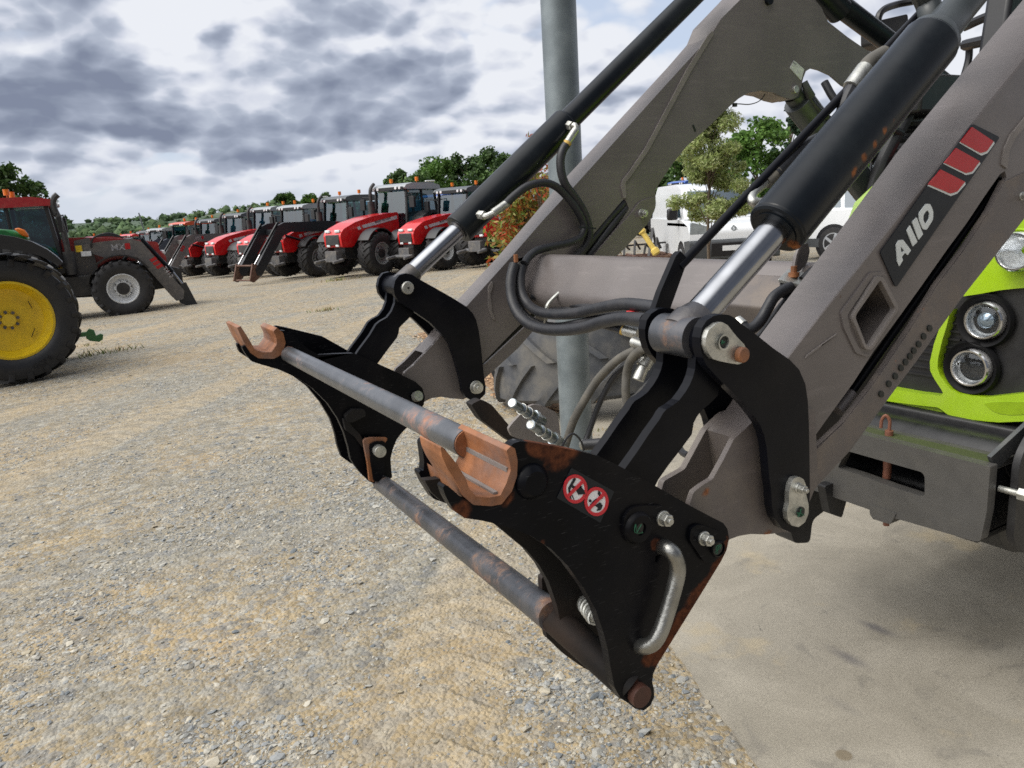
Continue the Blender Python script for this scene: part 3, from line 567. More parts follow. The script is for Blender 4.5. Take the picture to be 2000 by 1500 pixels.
# ---- far arm ---------------------------------------------------------------------
YF = 1.985
fin = [(880, 632), (917, 592), (1000, 500), (1060, 431), (1117, 369), (1200, 277), (1300, 166), (1345, 117), (1390, 67), (1408, 37), (1445, 0), (1490, -50)]
fout = [(880, 618), (905, 592), (990, 500), (1050, 430), (1106, 363), (1180, 283), (1250, 207), (1325, 125), (1362, 82), (1374, 52), (1424, 0), (1470, -50)]
flow = [(1560, -60), (1592, 0), (1604, 14), (1617, 42), (1655, 72), (1687, 94), (1760, 136), (1830, 200), (1800, 290), (1750, 238), (1700, 195), (1645, 167), (1622, 147), (1600, 137), (1584, 133), (1574, 139), (1569, 152), (1564, 172), (1558, 188), (1547, 194), (1530, 190), (1510, 181), (1487, 177), (1462, 181), (1442, 193), (1417, 215), (1392, 240), (1370, 260), (1340, 287), (1312, 322), (1290, 355), (1280, 372), (1281, 400), (1278, 412), (1264, 438), (1225, 480), (1160, 545), (1047, 640), (1012, 680), (948, 738), (925, 770), (905, 780), (880, 778), (862, 775), (842, 778), (826, 786), (800, 760), (788, 740), (790, 728), (808, 713), (830, 690), (846, 673), (856, 662)]
fslot = [(940, 712), (995, 655), (1050, 600), (1110, 520), (1150, 468), (1220, 386), (1229, 408), (1190, 470), (1150, 512), (1060, 606), (1005, 657), (946, 712)]
b = MB(); b.prism([flat2(fin+flow, YF, 2), flat2(fslot, YF, 2)], lambda x, z, t: (x, t, z), YF, YF+.008)
A_ = [PY(*p, YF) for p in fin]; B_ = [PY(*p, 2.03) for p in fout]; n = len(A_)
b.add(A_+B_+[p+Vector((0, .05, 0)) for p in B_], [(k*n+i, k*n+i+1, (k+1)*n+i+1, (k+1)*n+i) for k in range(2) for i in range(n-1)])
farm = b.build('loader_arm', 'arm_paint', loader, smooth=18); tag(farm, 'far arm with the cranked top and grey rating plate')
arch = flow[15:36]; V_ = [PY(*p, YF) for p in arch]; b = MB(); b.add(V_+[p+Vector((0, .09, 0)) for p in V_], [(i, i+1, len(V_)+i+1, len(V_)+i) for i in range(len(V_)-1)])
fp = [(788, 740), (790, 728), (808, 713), (830, 690), (846, 673), (856, 662), (880, 632)]
b.build('arm_underside', 'arm_paint', farm); b = MB(); V_ = [PY(*p, YF) for p in fp]; b.add(V_+[p+Vector((0, .012, 0)) for p in V_], [(i, i+1, len(V_)+i+1, len(V_)+i) for i in range(len(V_)-1)])
V_ = [PY(*p, YF) for p in fp[3:]]; b.add(V_+[p+Vector((0, .075, 0)) for p in V_], [(i, i+1, len(V_)+i+1, len(V_)+i) for i in range(len(V_)-1)])
b.build('fork_edge', 'arm_paint', farm)
plate('inner_fork_plate', [(788, 740), (790, 728), (808, 713), (830, 690), (846, 673), (900, 690), (900, 770), (842, 778), (820, 780)], YF+.07, YF+.082, 'arm_paint', farm, r=5, Yp=YF)
plate('arm_back', [(946, 740), (1150, 530), (1240, 420), (1225, 370), (1160, 430), (1000, 610), (930, 690)], YF+.06, YF+.07, 'inner_black', farm)  # black backing paints the dark of the far slot
ridge = [(1218, 388), (1213, 365), (1216, 352), (1226, 340), (1260, 290), (1300, 215), (1340, 138), (1383, 68), (1391, 60), (1395, 66), (1350, 140), (1308, 218), (1268, 293), (1232, 345), (1222, 356), (1224, 386)]
plate('weld_ridge', ridge, YF-.004, YF+.002, 'weld', farm, r=3, bevel=.002)
plate('weld_ridge', [(954, 560), (962, 548), (964, 556), (958, 575), (962, 610), (968, 625), (961, 624), (954, 600)], YF-.004, YF+.002, 'weld', farm, r=3, bevel=.002)
plate('slot_bracket', [(1148, 512, 2), (1200, 452, 8), (1232, 418, 10), (1250, 392, 14), (1280, 384, 4), (1281, 402, 4), (1278, 412), (1264, 438), (1225, 480), (1160, 545), (1100, 590)], YF-.006, YF+.002, 'arm_paint', farm, r=3, bevel=.001)
bolt('bolt', 1253, 417, YF-.006, 7.5, farm, h=.02)
plate('rating_plate', [(1543, 133), (1551, 118), (1571, 135), (1565, 157)], YF-.002, YF, 'pale_label', farm, r=2, bevel=0)
b = MB()
for k in range(3): plate('', circ(1549.5+k*2.6, 121.5+k*1.7, .9, 6), YF-.0028, YF-.0018, None, mb=b, r=0)
b.build('plate_print', 'decal_black', farm)
plate('slit', [(1352, 245), (1355, 243), (1360, 255), (1357, 258)], YF-.001, YF+.001, 'dark_hole', farm, r=1, bevel=0)
b = MB(); A = PY(1556, 174, YF-.01); b.cyl(A, A+Vector((0, .03, 0)), .013); b.build('pin', 'zinc', farm, bevel=.001)
b = MB(); A = PY(1505, -1, YF-.012); b.cyl(A, A+Vector((0, .03, 0)), .016); b.build('pin', 'cyl_black', farm, bevel=.001)
b = MB(); b.tube(cat([PY(*p) for p in [(1432, 203, 2.0), (1445, 203, 2.0), (1462, 204, 2.0), (1478, 200, 2.0), (1488, 193, 2.0), (1494, 184, 2.0)]], 3, False), .0018, 6); b.box(PY(1435, 205, 2.0), (.014, .01, .012)); b.build('cable', 'rubber', farm)
# lift cylinder of the far arm and the mast it ends on
lc = MB(); rod(lc, (1558, 196, 2.04), (1760, 460, 2.04), 29, 28); rod(lc, (1550, 184, 2.04), (1562, 200, 2.04), 20, 20); lc.cyl(PY(1556, 176, 2.0), PY(1556, 176, 2.0)+Vector((0, .08, 0)), .03)
lc = lc.build('lift_cylinder', 'cyl_thin', loader, bevel=.002)
b = MB(); b.tube(cat(P3([(1573, 172, 1.99), (1583, 195, 1.99), (1600, 215, 1.985), (1625, 235, 1.98), (1660, 255, 1.98)]), 4, False), .010, 10); b.build('hose', 'rubber', lc)
b = MB(); b.tube(cat(P3([(1570, 160, 1.99), (1576, 172, 1.985), (1586, 188, 1.985)]), 3, False), .013, 10); b.build('hose_fitting', 'cyl_thin', lc)
b = MB(); rod(b, (1560, -60, 2.02), (1640, 22, 2.02), 26); rod(b, (1600, -20, 2.02), (1880, 190, 2.02), 21); tr_ = b.build('upper_link_rod', 'cyl_black', loader)
mat('mast', (.055, .062, .048), .6, dirt=.3, dirtcol=(.10, .11, .09))
ms = plate('mast', [(1748, 235), (1815, 165), (1900, 210), (1960, 330), (1900, 560), (1840, 620), (1800, 330), (1770, 268)], 2.09, 2.16, 'mast', loader, r=8)
b = MB(); b.tube(cat(P3([(1690, 290, 2.0), (1715, 315, 2.0), (1735, 345, 2.0), (1748, 380, 2.0), (1752, 420, 2.0)]), 4, False), .022, 12); b.build('hose', 'rubber', ms)
b = MB(); b.tube(cat(P3([(1610, 160, 2.0), (1640, 205, 1.95), (1700, 230, 1.9), (1760, 260, 1.9)]), 4, False), .014, 10); b.build('hose', 'rubber', ms)
# mounting foot under the far mast, as low as the tractor frame
b = MB(); b.bar((2.9, 2.12, 1.2), (2.75, 2.12, .75), .08, .22); b.build('mounting_foot', 'mast', ms)

# ---- cross tube ----------------------------------------------------------------------
cx, cz = 1.222, 1.285
prof = [(cx-.056, cz-.026), (cx+.008, cz+.085), (cx+.05, cz+.085), (cx+.072, cz), (cx+.03, cz-.075), (cx-.018, cz-.080)]
b = MB(); pr = fil(prof, .03, 5); b.prism([[tuple(p) for p in pr]], lambda x, z, t: (x, t, z), .906, YF+.004)
xt = b.build('cross_tube', 'arm_paint', loader)

# ---- bell cranks -----------------------------------------------------------------------
ck = cc(1150, 560, 4, [(1040, 215), (975, 228), (920, 265), (885, 320), (868, 400), (872, 480), (893, 560), (925, 620), (960, 660), (1040, 745), (1100, 800), (1200, 900), (1290, 1010), (1340, 1080), (1370, 1160), (1390, 1260), (1402, 1400), (1410, 1500)])+[(1506, 955), (1508, 990), (1514, 1013), (1528, 1033), (1546, 1041), (1562, 1036), (1574, 1020), (1580, 1000), (1582, 960), (1581, 885), (1580, 830), (1578, 785), (1573, 750), (1561, 722), (1543, 703), (1510, 680), (1475, 652), (1450, 634), (1437, 622), (1424, 615)]
b = MB(); plate('', ck, .795, .811, None, mb=b, r=1); plate('', ck, .914, .930, None, mb=b, r=1, Yp=.795)
A = PY(1405, 668, .795); b.cyl((A.x, .811, A.z), (A.x, .914, A.z), .030)
crank = b.build('bell_crank', 'black_paint', loader, bevel=.0018); tag(crank, 'near bell crank with rusty bolt head')
b = MB(); q = PY(1403, 667, .785); b.cyl((q.x, .826, q.z), (q.x, .90, q.z), .031, n=32); b.build('boss', 'bar_low', crank)
pn = cc(1150, 560, 4, [(1000, 285), (1040, 275), (1085, 300), (1120, 345), (1160, 395), (1215, 450), (1240, 520), (1215, 590), (1170, 607), (1100, 597), (1030, 583), (970, 565), (935, 520), (915, 460), (915, 400), (935, 340)])
plate('pin_plate', pn, .786, .795, 'zinc', crank, r=3, bevel=.002)
b = MB(); A = PY(1411, 668, .786); rr = 12.5*mpx(1411, 668, .786); b.lathe(A-Vector((0, .004, 0)), A+Vector((0, .01, 0)), [(0, rr*1.28), (.0, rr), (.012, rr*.9)], 24, cap=False); b.build('grease_collar', 'zinc', crank)
b = MB(); b.cyl(A-Vector((0, .0012, 0)), A+Vector((0, .001, 0)), rr); b.build('pin_bore', 'dark_hole', crank)
b = MB(); q = PY(1444, 692, .786); b.cyl(q, q-Vector((0, .010, 0)), 15.5*mpx(1444, 692, .786), n=28); b.build('rusty_bolt', 'hook_rust', crank, bevel=.002)
pl = cc(1500, 750, 4, [(205, 735), (245, 725), (280, 745), (300, 800), (298, 860), (318, 940), (318, 1010), (290, 1080), (240, 1118), (190, 1108), (155, 1060), (148, 1000), (165, 930), (165, 850), (180, 780)])
plate('pin_plate', pl, .786, .795, 'zinc', crank, r=3, bevel=.002)
bolt('bolt', 1559, 953, .786, 9, crank, h=.014)
b = MB(); q = PY(1564, 1000, .785); b.cyl(q-Vector((0, .001, 0)), q+Vector((0, .002, 0)), 10.5*mpx(1564, 1000, .785)); b.build('pin_bore', 'dark_hole', crank)
def string(px, py, Y, s, seed, parent):
    R_ = random.Random(seed); P = [PY(px+R_.uniform(-s, s), py+R_.uniform(-s, s), Y-R_.uniform(.001, .006)) for _ in range(9)]; b = MB(); b.tube(cat(P, 4, False), .0006, 5); b.build('green_string', 'green_string', parent)
string(1413, 668, .785, 4, 3, crank); string(1564, 1002, .785, 8, 5, crank)
# far bell crank
fck = cc(700, 470, 4, [(370, 255), (320, 268), (288, 310), (275, 370), (285, 430), (320, 480), (430, 550), (560, 640), (660, 740), (710, 800), (740, 880), (770, 980), (800, 1090), (815, 1180), (840, 1225), (890, 1250), (950, 1240), (990, 1200), (995, 1140), (980, 1050), (960, 850), (940, 700), (920, 620), (895, 570), (850, 520), (740, 450), (600, 370), (455, 290), (420, 265)])
b = MB(); plate('', fck, 1.945, 1.961, None, mb=b, r=1); plate('', fck, 2.064, 2.080, None, mb=b, r=1, Yp=1.945); A = PY(795, 562, 1.95); b.cyl((A.x, 1.961, A.z), (A.x, 2.08, A.z), .030)
fcrank = b.build('bell_crank', 'black_paint', loader, bevel=.0018); tag(fcrank, 'far bell crank with round pin head')
b = MB(); A = PY(795, 562, 1.945); b.lathe(A+Vector((0, .002, 0)), A-Vector((0, .02, 0)), [(0, .0175), (.008, .0175), (.010, .016), (.012, .0165)], 28); b.build('pin', 'zinc', fcrank, bevel=.001)
b = MB(); b.cyl(A-Vector((0, .0105, 0)), A-Vector((0, .0112, 0)), .003); b.build('pin_hole', 'dark_hole', fcrank)
bolt('bolt', 929, 756, 1.945, 11, fcrank, h=.018, hexa=False)
# links (near pair, far pair)
lk = cc(1150, 560, 4, [(860, 395), (830, 470), (820, 560), (815, 640), (800, 700), (775, 760), (740, 820), (690, 885), (640, 925), (590, 955), (565, 985), (540, 1030), (460, 1140), (360, 1290), (270, 1415), (180, 1580), (430, 1700), (530, 1500), (600, 1400), (700, 1270), (790, 1150), (805, 1060), (830, 1010), (870, 960), (930, 910), (990, 850), (1020, 740), (1090, 600), (1150, 470), (1120, 330), (1040, 230), (930, 240), (880, 310)])
for (ya, yb, yp) in ((.818, .834, .822), (.888, .904, .822)):
    plate('link', lk, ya, yb, 'black_paint', loader, r=1, bevel=.002, Yp=yp)
flk = cc(700, 470, 4, [(300, 330), (290, 420), (285, 490), (262, 550), (225, 600), (170, 630), (140, 655), (90, 740), (0, 860), (-60, 960), (60, 1010), (150, 960), (230, 850), (300, 760), (315, 720), (320, 680), (350, 650), (400, 600), (440, 560), (460, 470), (480, 400), (450, 300), (370, 270)])
for (ya, yb) in ((1.972, 1.986), (2.036, 2.050)):
    plate('link', flk, ya, yb, 'black_paint', loader, r=1, bevel=.002, Yp=1.972)

# ---- tilt cylinders -----------------------------------------------------------------------
YC = .862
b = MB(); rod(b, (1517, 446, YC), (1818, 82, YC), 60, 40); tc1 = b.build('tilt_cylinder', 'cyl_black', loader, bevel=.005, seg=3); tag(tc1, 'near tilt cylinder with rust streaks')
b = MB(); A, B = PY(1517, 446, YC), PY(1818, 82, YC); ax = (B-A).normalized(); b.lathe(B, B+ax*.08, [(0, .0467), (.012, .045), (.03, .032), (.08, .031)], 32)
b.cyl(B+ax*.02, B+ax*.55, .030, n=28); b.build('rear_tube', 'cyl_thin', tc1)
b = MB(); b.lathe(A-ax*.004, A+ax*.02, [(0, .0435), (.003, .0475), (.02, .0475)], 40); b.build('gland_ring', 'cyl_black', tc1)
pq = PY(1403, 667, .785); EP = Vector((pq.x, YC, pq.z)); ex = (A-EP).normalized(); b = MB(); b.cyl(EP, A+ax*.02, 30*mpx(1517, 446, YC), n=36); b.build('piston_rod', 'chrome', tc1)
b = MB(); b.cyl(A-ax*.006, A+ax*.001, .036, n=28); b.build('wiper_seal', 'cyl_black', tc1)
E_ = PY(1385, 606, YC); b = MB(); b.lathe(EP, EP+ex*.09, [(0, .034), (.028, .033), (.036, .029), (.046, .0262), (.050, .0245)], 24)
ve = Vector((random.random(), 0, 0)); b.build('rod_eye', 'rod_eye', tc1) if 'rod_eye' in MAT else (mat('rod_eye', (.10, .10, .11), .35, metal=.7, dirt=.3, bump=.25, bscale=40), b.build('rod_eye', 'rod_eye', tc1))
b = MB(); b.tube(cat(P3([(1728, 103, .95), (1712, 112, .95), (1697, 122, .95), (1688, 136, .95)]), 4, False), .013, 12); b.build('port_fitting', 'rubber_grey', tc1)
b = MB(); b.tube(P3([(1690, 134, .95), (1662, 172, .95)]), .0155, 12); b.build('hose_ferrule', 'zinc', tc1)
b = MB(); b.tube(cat(P3([(1663, 172, .95), (1650, 200, .95), (1640, 230, .95), (1600, 300, .95)]), 4, False), .0115, 10); b.build('hose', 'rubber', tc1)
b = MB(); b.tube(cat(P3([(1500, 395, .93), (1480, 396, .935), (1469, 392, .94), (1470, 380, .95), (1488, 362, .955), (1510, 345, .955)]), 4, False), .0085, 12); b.build('port_fitting', 'zinc', tc1)
b = MB(); b.tube(P3([(1496, 357, .955), (1518, 335, .955)]), .0115, 12); b.build('hose_ferrule', 'rubber_grey', tc1)
b = MB(); b.tube(cat(P3([(1512, 342, .955), (1545, 308, .96), (1570, 288, .965), (1610, 268, .97), (1650, 250, .97)]), 4, False), .0125, 12); b.build('hose', 'rubber', tc1)
b = MB(); b.tube(cat(P3([(1830, 62, .92), (1818, 30, .93), (1812, 5, .94), (1800, -20, .94)]), 4, False), .022, 12); b.build('port_boss', 'cyl_thin', tc1)
# level indicator: thin rod sliding in a flat bar
b = MB(); rod(b, (1326, 522, .95), (1850, -30, .965), 9.5, 14); lr = b.build('level_indicator', 'black_paint', loader)
b = MB(); q1, q2 = PY(1300, 600, .955), PY(1343, 508, .955); plate('', [(1279, 603), (1290, 570), (1320, 500), (1329, 490), (1341, 503), (1339, 520), (1311, 598), (1300, 640), (1272, 630)], .945, .957, None, mb=b, r=3); b.build('guide_bar', 'black_paint', lr, bevel=.001)
# far tilt cylinder
YG = 2.015
b = MB(); rod(b, (895, 449, YG), (1105, 240, YG), 31, 36); tc2 = b.build('tilt_cylinder', 'cyl_black', loader, bevel=.004, seg=3); tag(tc2, 'far tilt cylinder with two hose fittings')
A, B = PY(895, 449, YG), PY(1105, 240, YG); ax = (B-A).normalized()
b = MB(); b.cyl(B-ax*.02, B+ax*.75, 22*mpx(1105, 240, YG), n=28); b.lathe(B-ax*.01, B+ax*.03, [(0, .0445), (.012, .043), (.022, .033)], 30); b.build('rear_tube', 'cyl_black', tc2)
pq = PY(795, 562, 1.95); EP = Vector((pq.x, YG, pq.z)); ex = (A-EP).normalized(); b = MB(); b.cyl(EP, A+ax*.01, 17*mpx(895, 449, YG), n=28); b.build('piston_rod', 'chrome', tc2)
b = MB(); b.cyl(A-ax*.004, A, .030, n=28); b.build('wiper_seal', 'rod_eye', tc2)
q = PY(770, 560, YG); b = MB(); b.lathe(EP, EP+ex*.07, [(0, .029), (.062, .028), (.067, .025)], 20); q = PY(795, 562, 1.95); b.cyl((q.x, 1.962, q.z), (q.x, 2.066, q.z), .029, n=28); b.build('rod_eye', 'rod_eye', tc2)
b = MB(); b.tube(cat(P3([(938, 421, 1.965), (950, 422, 1.95), (965, 415, 1.94)]), 4, False), .0085, 10); b.cyl(PY(935, 420, 1.975), PY(946, 421, 1.955), .013, n=6); b.build('port_fitting', 'zinc', tc2)
b = MB(); b.tube(P3([(963, 416, 1.94), (990, 397, 1.94)]), .0115, 12); b.build('hose_ferrule', 'zinc', tc2)
b = MB(); b.tube(cat(P3([(1113, 246, 1.965), (1123, 245, 1.95), (1125, 256, 1.945)]), 4, False), .0085, 10); b.cyl(PY(1110, 245, 1.975), PY(1118, 247, 1.955), .014, n=6); b.build('port_fitting', 'zinc', tc2)
b = MB(); b.tube(P3([(1124, 254, 1.945), (1107, 280, 1.945)]), .0115, 12); b.build('hose_ferrule', 'zinc', tc2)
b = MB(); b.tube(P3([(1109, 278, 1.944), (1106, 283, 1.944)]), .0125, 12); b.build('band', 'yellow_band', tc2)

# ---- hoses ------------------------------------------------------------------------------------
hoses = [
 ([(1108, 280, 1.945), (1100, 292, 1.945), (1095, 310, 1.945), (1096, 335, 1.945), (1104, 360, 1.945), (1120, 382, 1.95), (1138, 410, 1.955), (1149, 440, 1.96), (1150, 465, 1.96), (1140, 485, 1.965), (1120, 505, 1.97)], 8.5),
 ([(988, 398, 1.94), (1005, 382, 1.94), (1030, 364, 1.94), (1060, 357, 1.94), (1085, 364, 1.945), (1108, 385, 1.95), (1128, 412, 1.95), (1140, 440, 1.955), (1135, 462, 1.95), (1112, 474, 1.945), (1075, 482, 1.94), (1048, 490, 1.935), (1032, 503, 1.93), (1024, 515, 1.92)], 8),
 ([(1222, 392, 2.0), (1190, 425, 2.0), (1160, 462, 2.0), (1142, 485, 2.0), (1125, 508, 2.0)], 8),
 ([(1226, 402, 2.0), (1196, 438, 2.0), (1165, 480, 2.0), (1140, 512, 2.0)], 8),
 ([(1005, 516, 1.93), (998, 545, 1.92), (999, 580, 1.90), (1010, 610, 1.86), (1032, 632, 1.80), (1062, 643, 1.72), (1100, 645, 1.62), (1140, 640, 1.52), (1180, 628, 1.42), (1220, 622, 1.32), (1262, 626, 1.2)], 10),
 ([(1020, 520, 1.93), (1016, 545, 1.92), (1020, 575, 1.90), (1035, 598, 1.86), (1060, 611, 1.78), (1095, 614, 1.68), (1135, 610, 1.58), (1180, 600, 1.45), (1225, 594, 1.33), (1290, 602, 1.2)], 9.5),
 ([(1040, 580, 1.92), (1062, 582, 1.88), (1095, 590, 1.8), (1130, 597, 1.7), (1165, 603, 1.6), (1205, 612, 1.5)], 7.5),
 ([(1265, 680, 1.25), (1245, 683, 1.28), (1215, 697, 1.32), (1185, 722, 1.36), (1160, 752, 1.4), (1138, 788, 1.42), (1120, 822, 1.44), (1109, 855, 1.45), (1104, 872, 1.45)], 9),
 ([(1275, 678, 1.2), (1250, 685, 1.25), (1232, 703, 1.28), (1224, 730, 1.3), (1222, 760, 1.3), (1224, 790, 1.3)], 9),
 ([(1195, 865, 1.3), (1150, 868, 1.35), (1140, 869, 1.36)], 11),
 ([(1150, 868, 1.36), (1200, 866, 1.34), (1260, 860, 1.3)], 11),
 ([(1170, 632, 1.45), (1200, 640, 1.4), (1222, 648, 1.35)], 8),
]
hoses += [([(1010, 540, 1.94), (1008, 575, 1.93), (1020, 606, 1.9), (1045, 628, 1.85), (1085, 636, 1.75), (1130, 630, 1.6), (1180, 618, 1.5), (1240, 612, 1.35)], 6),
 ([(1032, 560, 1.95), (1060, 600, 1.9), (1110, 604, 1.75), (1160, 596, 1.65), (1215, 603, 1.5), (1262, 610, 1.35)], 5.5),
 ([(1268, 690, 1.3), (1240, 700, 1.32), (1200, 735, 1.36), (1170, 790, 1.4), (1150, 845, 1.42), (1138, 875, 1.42)], 6),
 ([(1104, 868, 1.42), (1085, 850, 1.45), (1062, 846, 1.48)], 5)]
for i_, (p_, r_) in enumerate(hoses): hose('hydraulic_hose', p_, r_, 'rubber_grey' if i_ in (7, 8) else 'rubber', loader)
hose('hydraulic_hose', [(1544, 560, .975), (1528, 568, .975), (1512, 580, .975), (1500, 600, .975), (1488, 622, .975), (1474, 638, .975), (1460, 643, .98), (1448, 634, .99)], 11, 'rubber', loader)
hose('hydraulic_hose', [(1562, 566, .975), (1545, 583, .975), (1528, 602, .975), (1516, 620, .975), (1502, 642, .975), (1486, 660, .98), (1470, 678, .985)], 11, 'rubber', loader)
hose('hydraulic_hose', [(1568, 550, .975), (1590, 530, .975), (1618, 512, .975), (1650, 500, .975), (1690, 495, .97)], 11, 'rubber', loader)
hose('hydraulic_hose', [(1576, 560, .965), (1600, 545, .965), (1625, 524, .965), (1655, 508, .96), (1690, 500, .96)], 11, 'rubber', loader)
hose('hydraulic_hose', [(1345, 890, 1.1), (1330, 880, 1.15), (1322, 850, 1.2), (1345, 815, 1.25), (1400, 760, 1.25)], 7, 'rubber', loader)
for (a_, c_) in (((1222, 645, 1.35), (1250, 652, 1.3)), ((1238, 668, 1.28), (1262, 676, 1.24)), ((1140, 869, 1.37), (1150, 868, 1.35)), ((1440, 626, 1.0), (1452, 636, .985))): rod(MB(), a_, c_, 11, 14).build('hose_ferrule', 'zinc', loader)
b = MB(); rod(b, (1215, 642, 1.36), (1220, 644, 1.355), 12, 16); b.build('band', 'yellow_band', loader)
b = MB(); q = PY(1235, 612, 1.3); b.box(q, (.02, .02, .012)); b.build('dust_cap', 'red_cap', loader, bevel=.002)
b = MB(); q = PY(1262, 690, 1.27); b.cyl(PY(1256, 716, 1.27), PY(1270, 690, 1.27), .016, n=14); b.cyl(PY(1246, 742, 1.27), PY(1256, 716, 1.27), .013, n=14); b.build('plug', 'zinc', loader)
# clamps
b = MB(); b.add([PY(*p, 1.93) for p in [(997, 521), (1010, 505), (1033, 500), (1020, 516)]]+[PY(*p, 1.93)-Vector((0, 0, .010)) for p in [(997, 521), (1010, 505), (1033, 500), (1020, 516)]], [(0, 1, 2, 3), (4, 7, 6, 5), (0, 4, 5, 1), (1, 5, 6, 2), (2, 6, 7, 3), (3, 7, 4, 0)])
cl = b.build('hose_clamp', 'zinc', loader); b = MB(); q = PY(1008, 512, 1.92); b.cyl(q, q+Vector((0, 0, .022)), .007, n=6); b.build('bolt', 'hook_rust', cl)
def clamp_block(): 
    c0 = PY(1553, 543, .985); b = MB(); u = (PY(1586, 543, .985)-PY(1536, 530, .985)).normalized()
    P = [PY(1520, 545, .985), PY(1539, 525, 1.01), PY(1587, 535, .985), PY(1566, 557, .96)]; zt = c0.z
    P = [Vector((p.x, p.y, p.z)) for p in P]; b.add(P+[p-Vector((0, 0, .006)) for p in P], [(0, 1, 2, 3), (4, 7, 6, 5), (0, 4, 5, 1), (1, 5, 6, 2), (2, 6, 7, 3), (3, 7, 4, 0)]); k = b.build('hose_clamp', 'zinc', loader, bevel=.001)
    ctr = sum(P, Vector())/4; b = MB(); b.add([ctr+(p-ctr)*.94-Vector((0, 0, .006)) for p in P]+[ctr+(p-ctr)*.94-Vector((0, 0, .035)) for p in P], [(0, 1, 2, 3), (4, 7, 6, 5), (0, 4, 5, 1), (1, 5, 6, 2), (2, 6, 7, 3), (3, 7, 4, 0)]); b.build('clamp_body', 'rubber', k, bevel=.003)
    b = MB(); b.cyl(ctr+Vector((-.004, 0, 0)), ctr+Vector((-.004, 0, .008)), .010, n=12); b.cyl(ctr+Vector((-.004, 0, .006)), ctr+Vector((-.004, 0, .020)), .006, n=10); b.build('bolt', 'hook_rust', k)
clamp_block()
b = MB(); b.tube(cat(P3([(1550, 530, .99), (1555, 500, .99), (1562, 480, .99)]), 3, False), .004, 6); plate('', [(1549, 532), (1552, 500), (1566, 478), (1578, 474), (1582, 490), (1576, 515), (1562, 530)], 1.0, 1.004, None, mb=b, r=5); b.build('clamp_tongue', 'arm_paint', loader)
b = MB(); b.tube(cat(P3([(1065, 632, 1.8), (1068, 600, 1.78), (1078, 585, 1.78), (1094, 570, 1.78)]), 4, False), .0055, 8); b.build('hose_hook', 'zinc', loader)
b = MB(); b.bar(PY(1132, 444, 1.93), PY(1162, 446, 1.93), .012, .004); b.build('cable_tie', 'decal_black', loader)
# coupler bracket with the two quick couplers
plate('coupler_bracket', cc(780, 780, 4, [(850, 230), (880, 190), (1000, 60), (1050, 38), (1120, 50), (1225, 100), (1250, 180), (1260, 290), (1235, 345), (1100, 360), (880, 290)]), 1.40, 1.408, 'weld', loader, r=6)
plate('coupler_mount', cc(780, 780, 4, [(560, 40), (640, 0), (720, 40), (880, 230), (960, 330), (880, 340), (760, 250), (640, 160)]), 1.5, 1.53, 'inner_black', loader, r=6)
for (a_, c_) in (((1000, 787), (1058, 823)), ((1036, 829), (1096, 866))):
    A, B = PY(*a_, 1.30), PY(*c_, 1.37); L_ = (B-A).length; k = 9.6*mpx(*a_, 1.3)
    b = MB(); b.lathe(A, B, [(0, k*.75), (.001, k), (L_*.22, k), (L_*.24, k*.75), (L_*.28, k*.75), (L_*.30, k*1.15), (L_*.38, k*1.15), (L_*.40, k*.9), (L_*.48, k*.9), (L_*.50, k*1.2), (L_*.72, k*1.2)], 22)
    b.cyl(A.lerp(B, .70), A.lerp(B, .82), k*1.5, n=6); b.cyl(A.lerp(B, .80), B, k*1.25, n=16); cpl = b.build('quick_coupler', 'coupler', loader) if 'coupler' in MAT else (mat('coupler', (.22, .25, .27), .3, metal=.9, vary=.3, vscale=60), b.build('quick_coupler', 'coupler', loader))[1]
    b = MB(); b.cyl(A-(B-A).normalized()*.001, A+(B-A).normalized()*.002, k*.8); b.cyl(A.lerp(B, .30), A.lerp(B, .33), k*1.22, n=20); b.cyl(A.lerp(B, .5), A.lerp(B, .53), k*1.27, n=20); b.build('steel_ring', 'zinc', cpl)
b = MB(); b.tube(cat(P3([(1098, 872, 1.33), (1110, 852, 1.33), (1122, 848, 1.33), (1135, 862, 1.33), (1140, 880, 1.33)]), 4, False), .0025, 6); b.build('dust_cap_strap', 'rubber', loader)

# ---- tool carrier ------------------------------------------------------------------------------
Y0 = .785
outer = [(997, 872), (1003, 866), (1015, 862), (1032, 863), (1060, 868), (1080, 871), (1130, 881), (1170, 891), (1205, 908), (1245, 929), (1280, 949), (1350, 989), (1390, 1010), (1412, 1021), (1421, 1033), (1424, 1052), (1419, 1075), (1408, 1097), (1360, 1175), (1300, 1272), (1284, 1298), (1276, 1316), (1274, 1332),
         (1277, 1345), (1278, 1362), (1270, 1378), (1258, 1388), (1240, 1384), (1228, 1374), (1212, 1364), (1200, 1342), (1192, 1300), (1188, 1272), (1180, 1240), (1164, 1192), (1140, 1148), (1108, 1104), (1076, 1072), (1036, 1046), (1012, 1036), (980, 1026), (942, 1017), (907, 1012), (890, 1000), (878, 984), (870, 968), (865, 953), (869, 947), (876, 950), (885, 958), (905, 975), (930, 982), (975, 985), (990, 975), (1006, 945), (1010, 910)]
hole = [(1280, 1087, 1), (1289, 1082, 1), (1292, 1084, 1), (1285, 1099, 2), (1280, 1099, 1)]
b = MB(); plate('', outer, Y0, Y0+.016, None, mb=b, r=1, holes=[hole])
carrier = b.build('tool_carrier', 'carrier_black', loader, bevel=.002, seg=2); tag(carrier, 'black quick hitch frame worn and rusty at its edges')
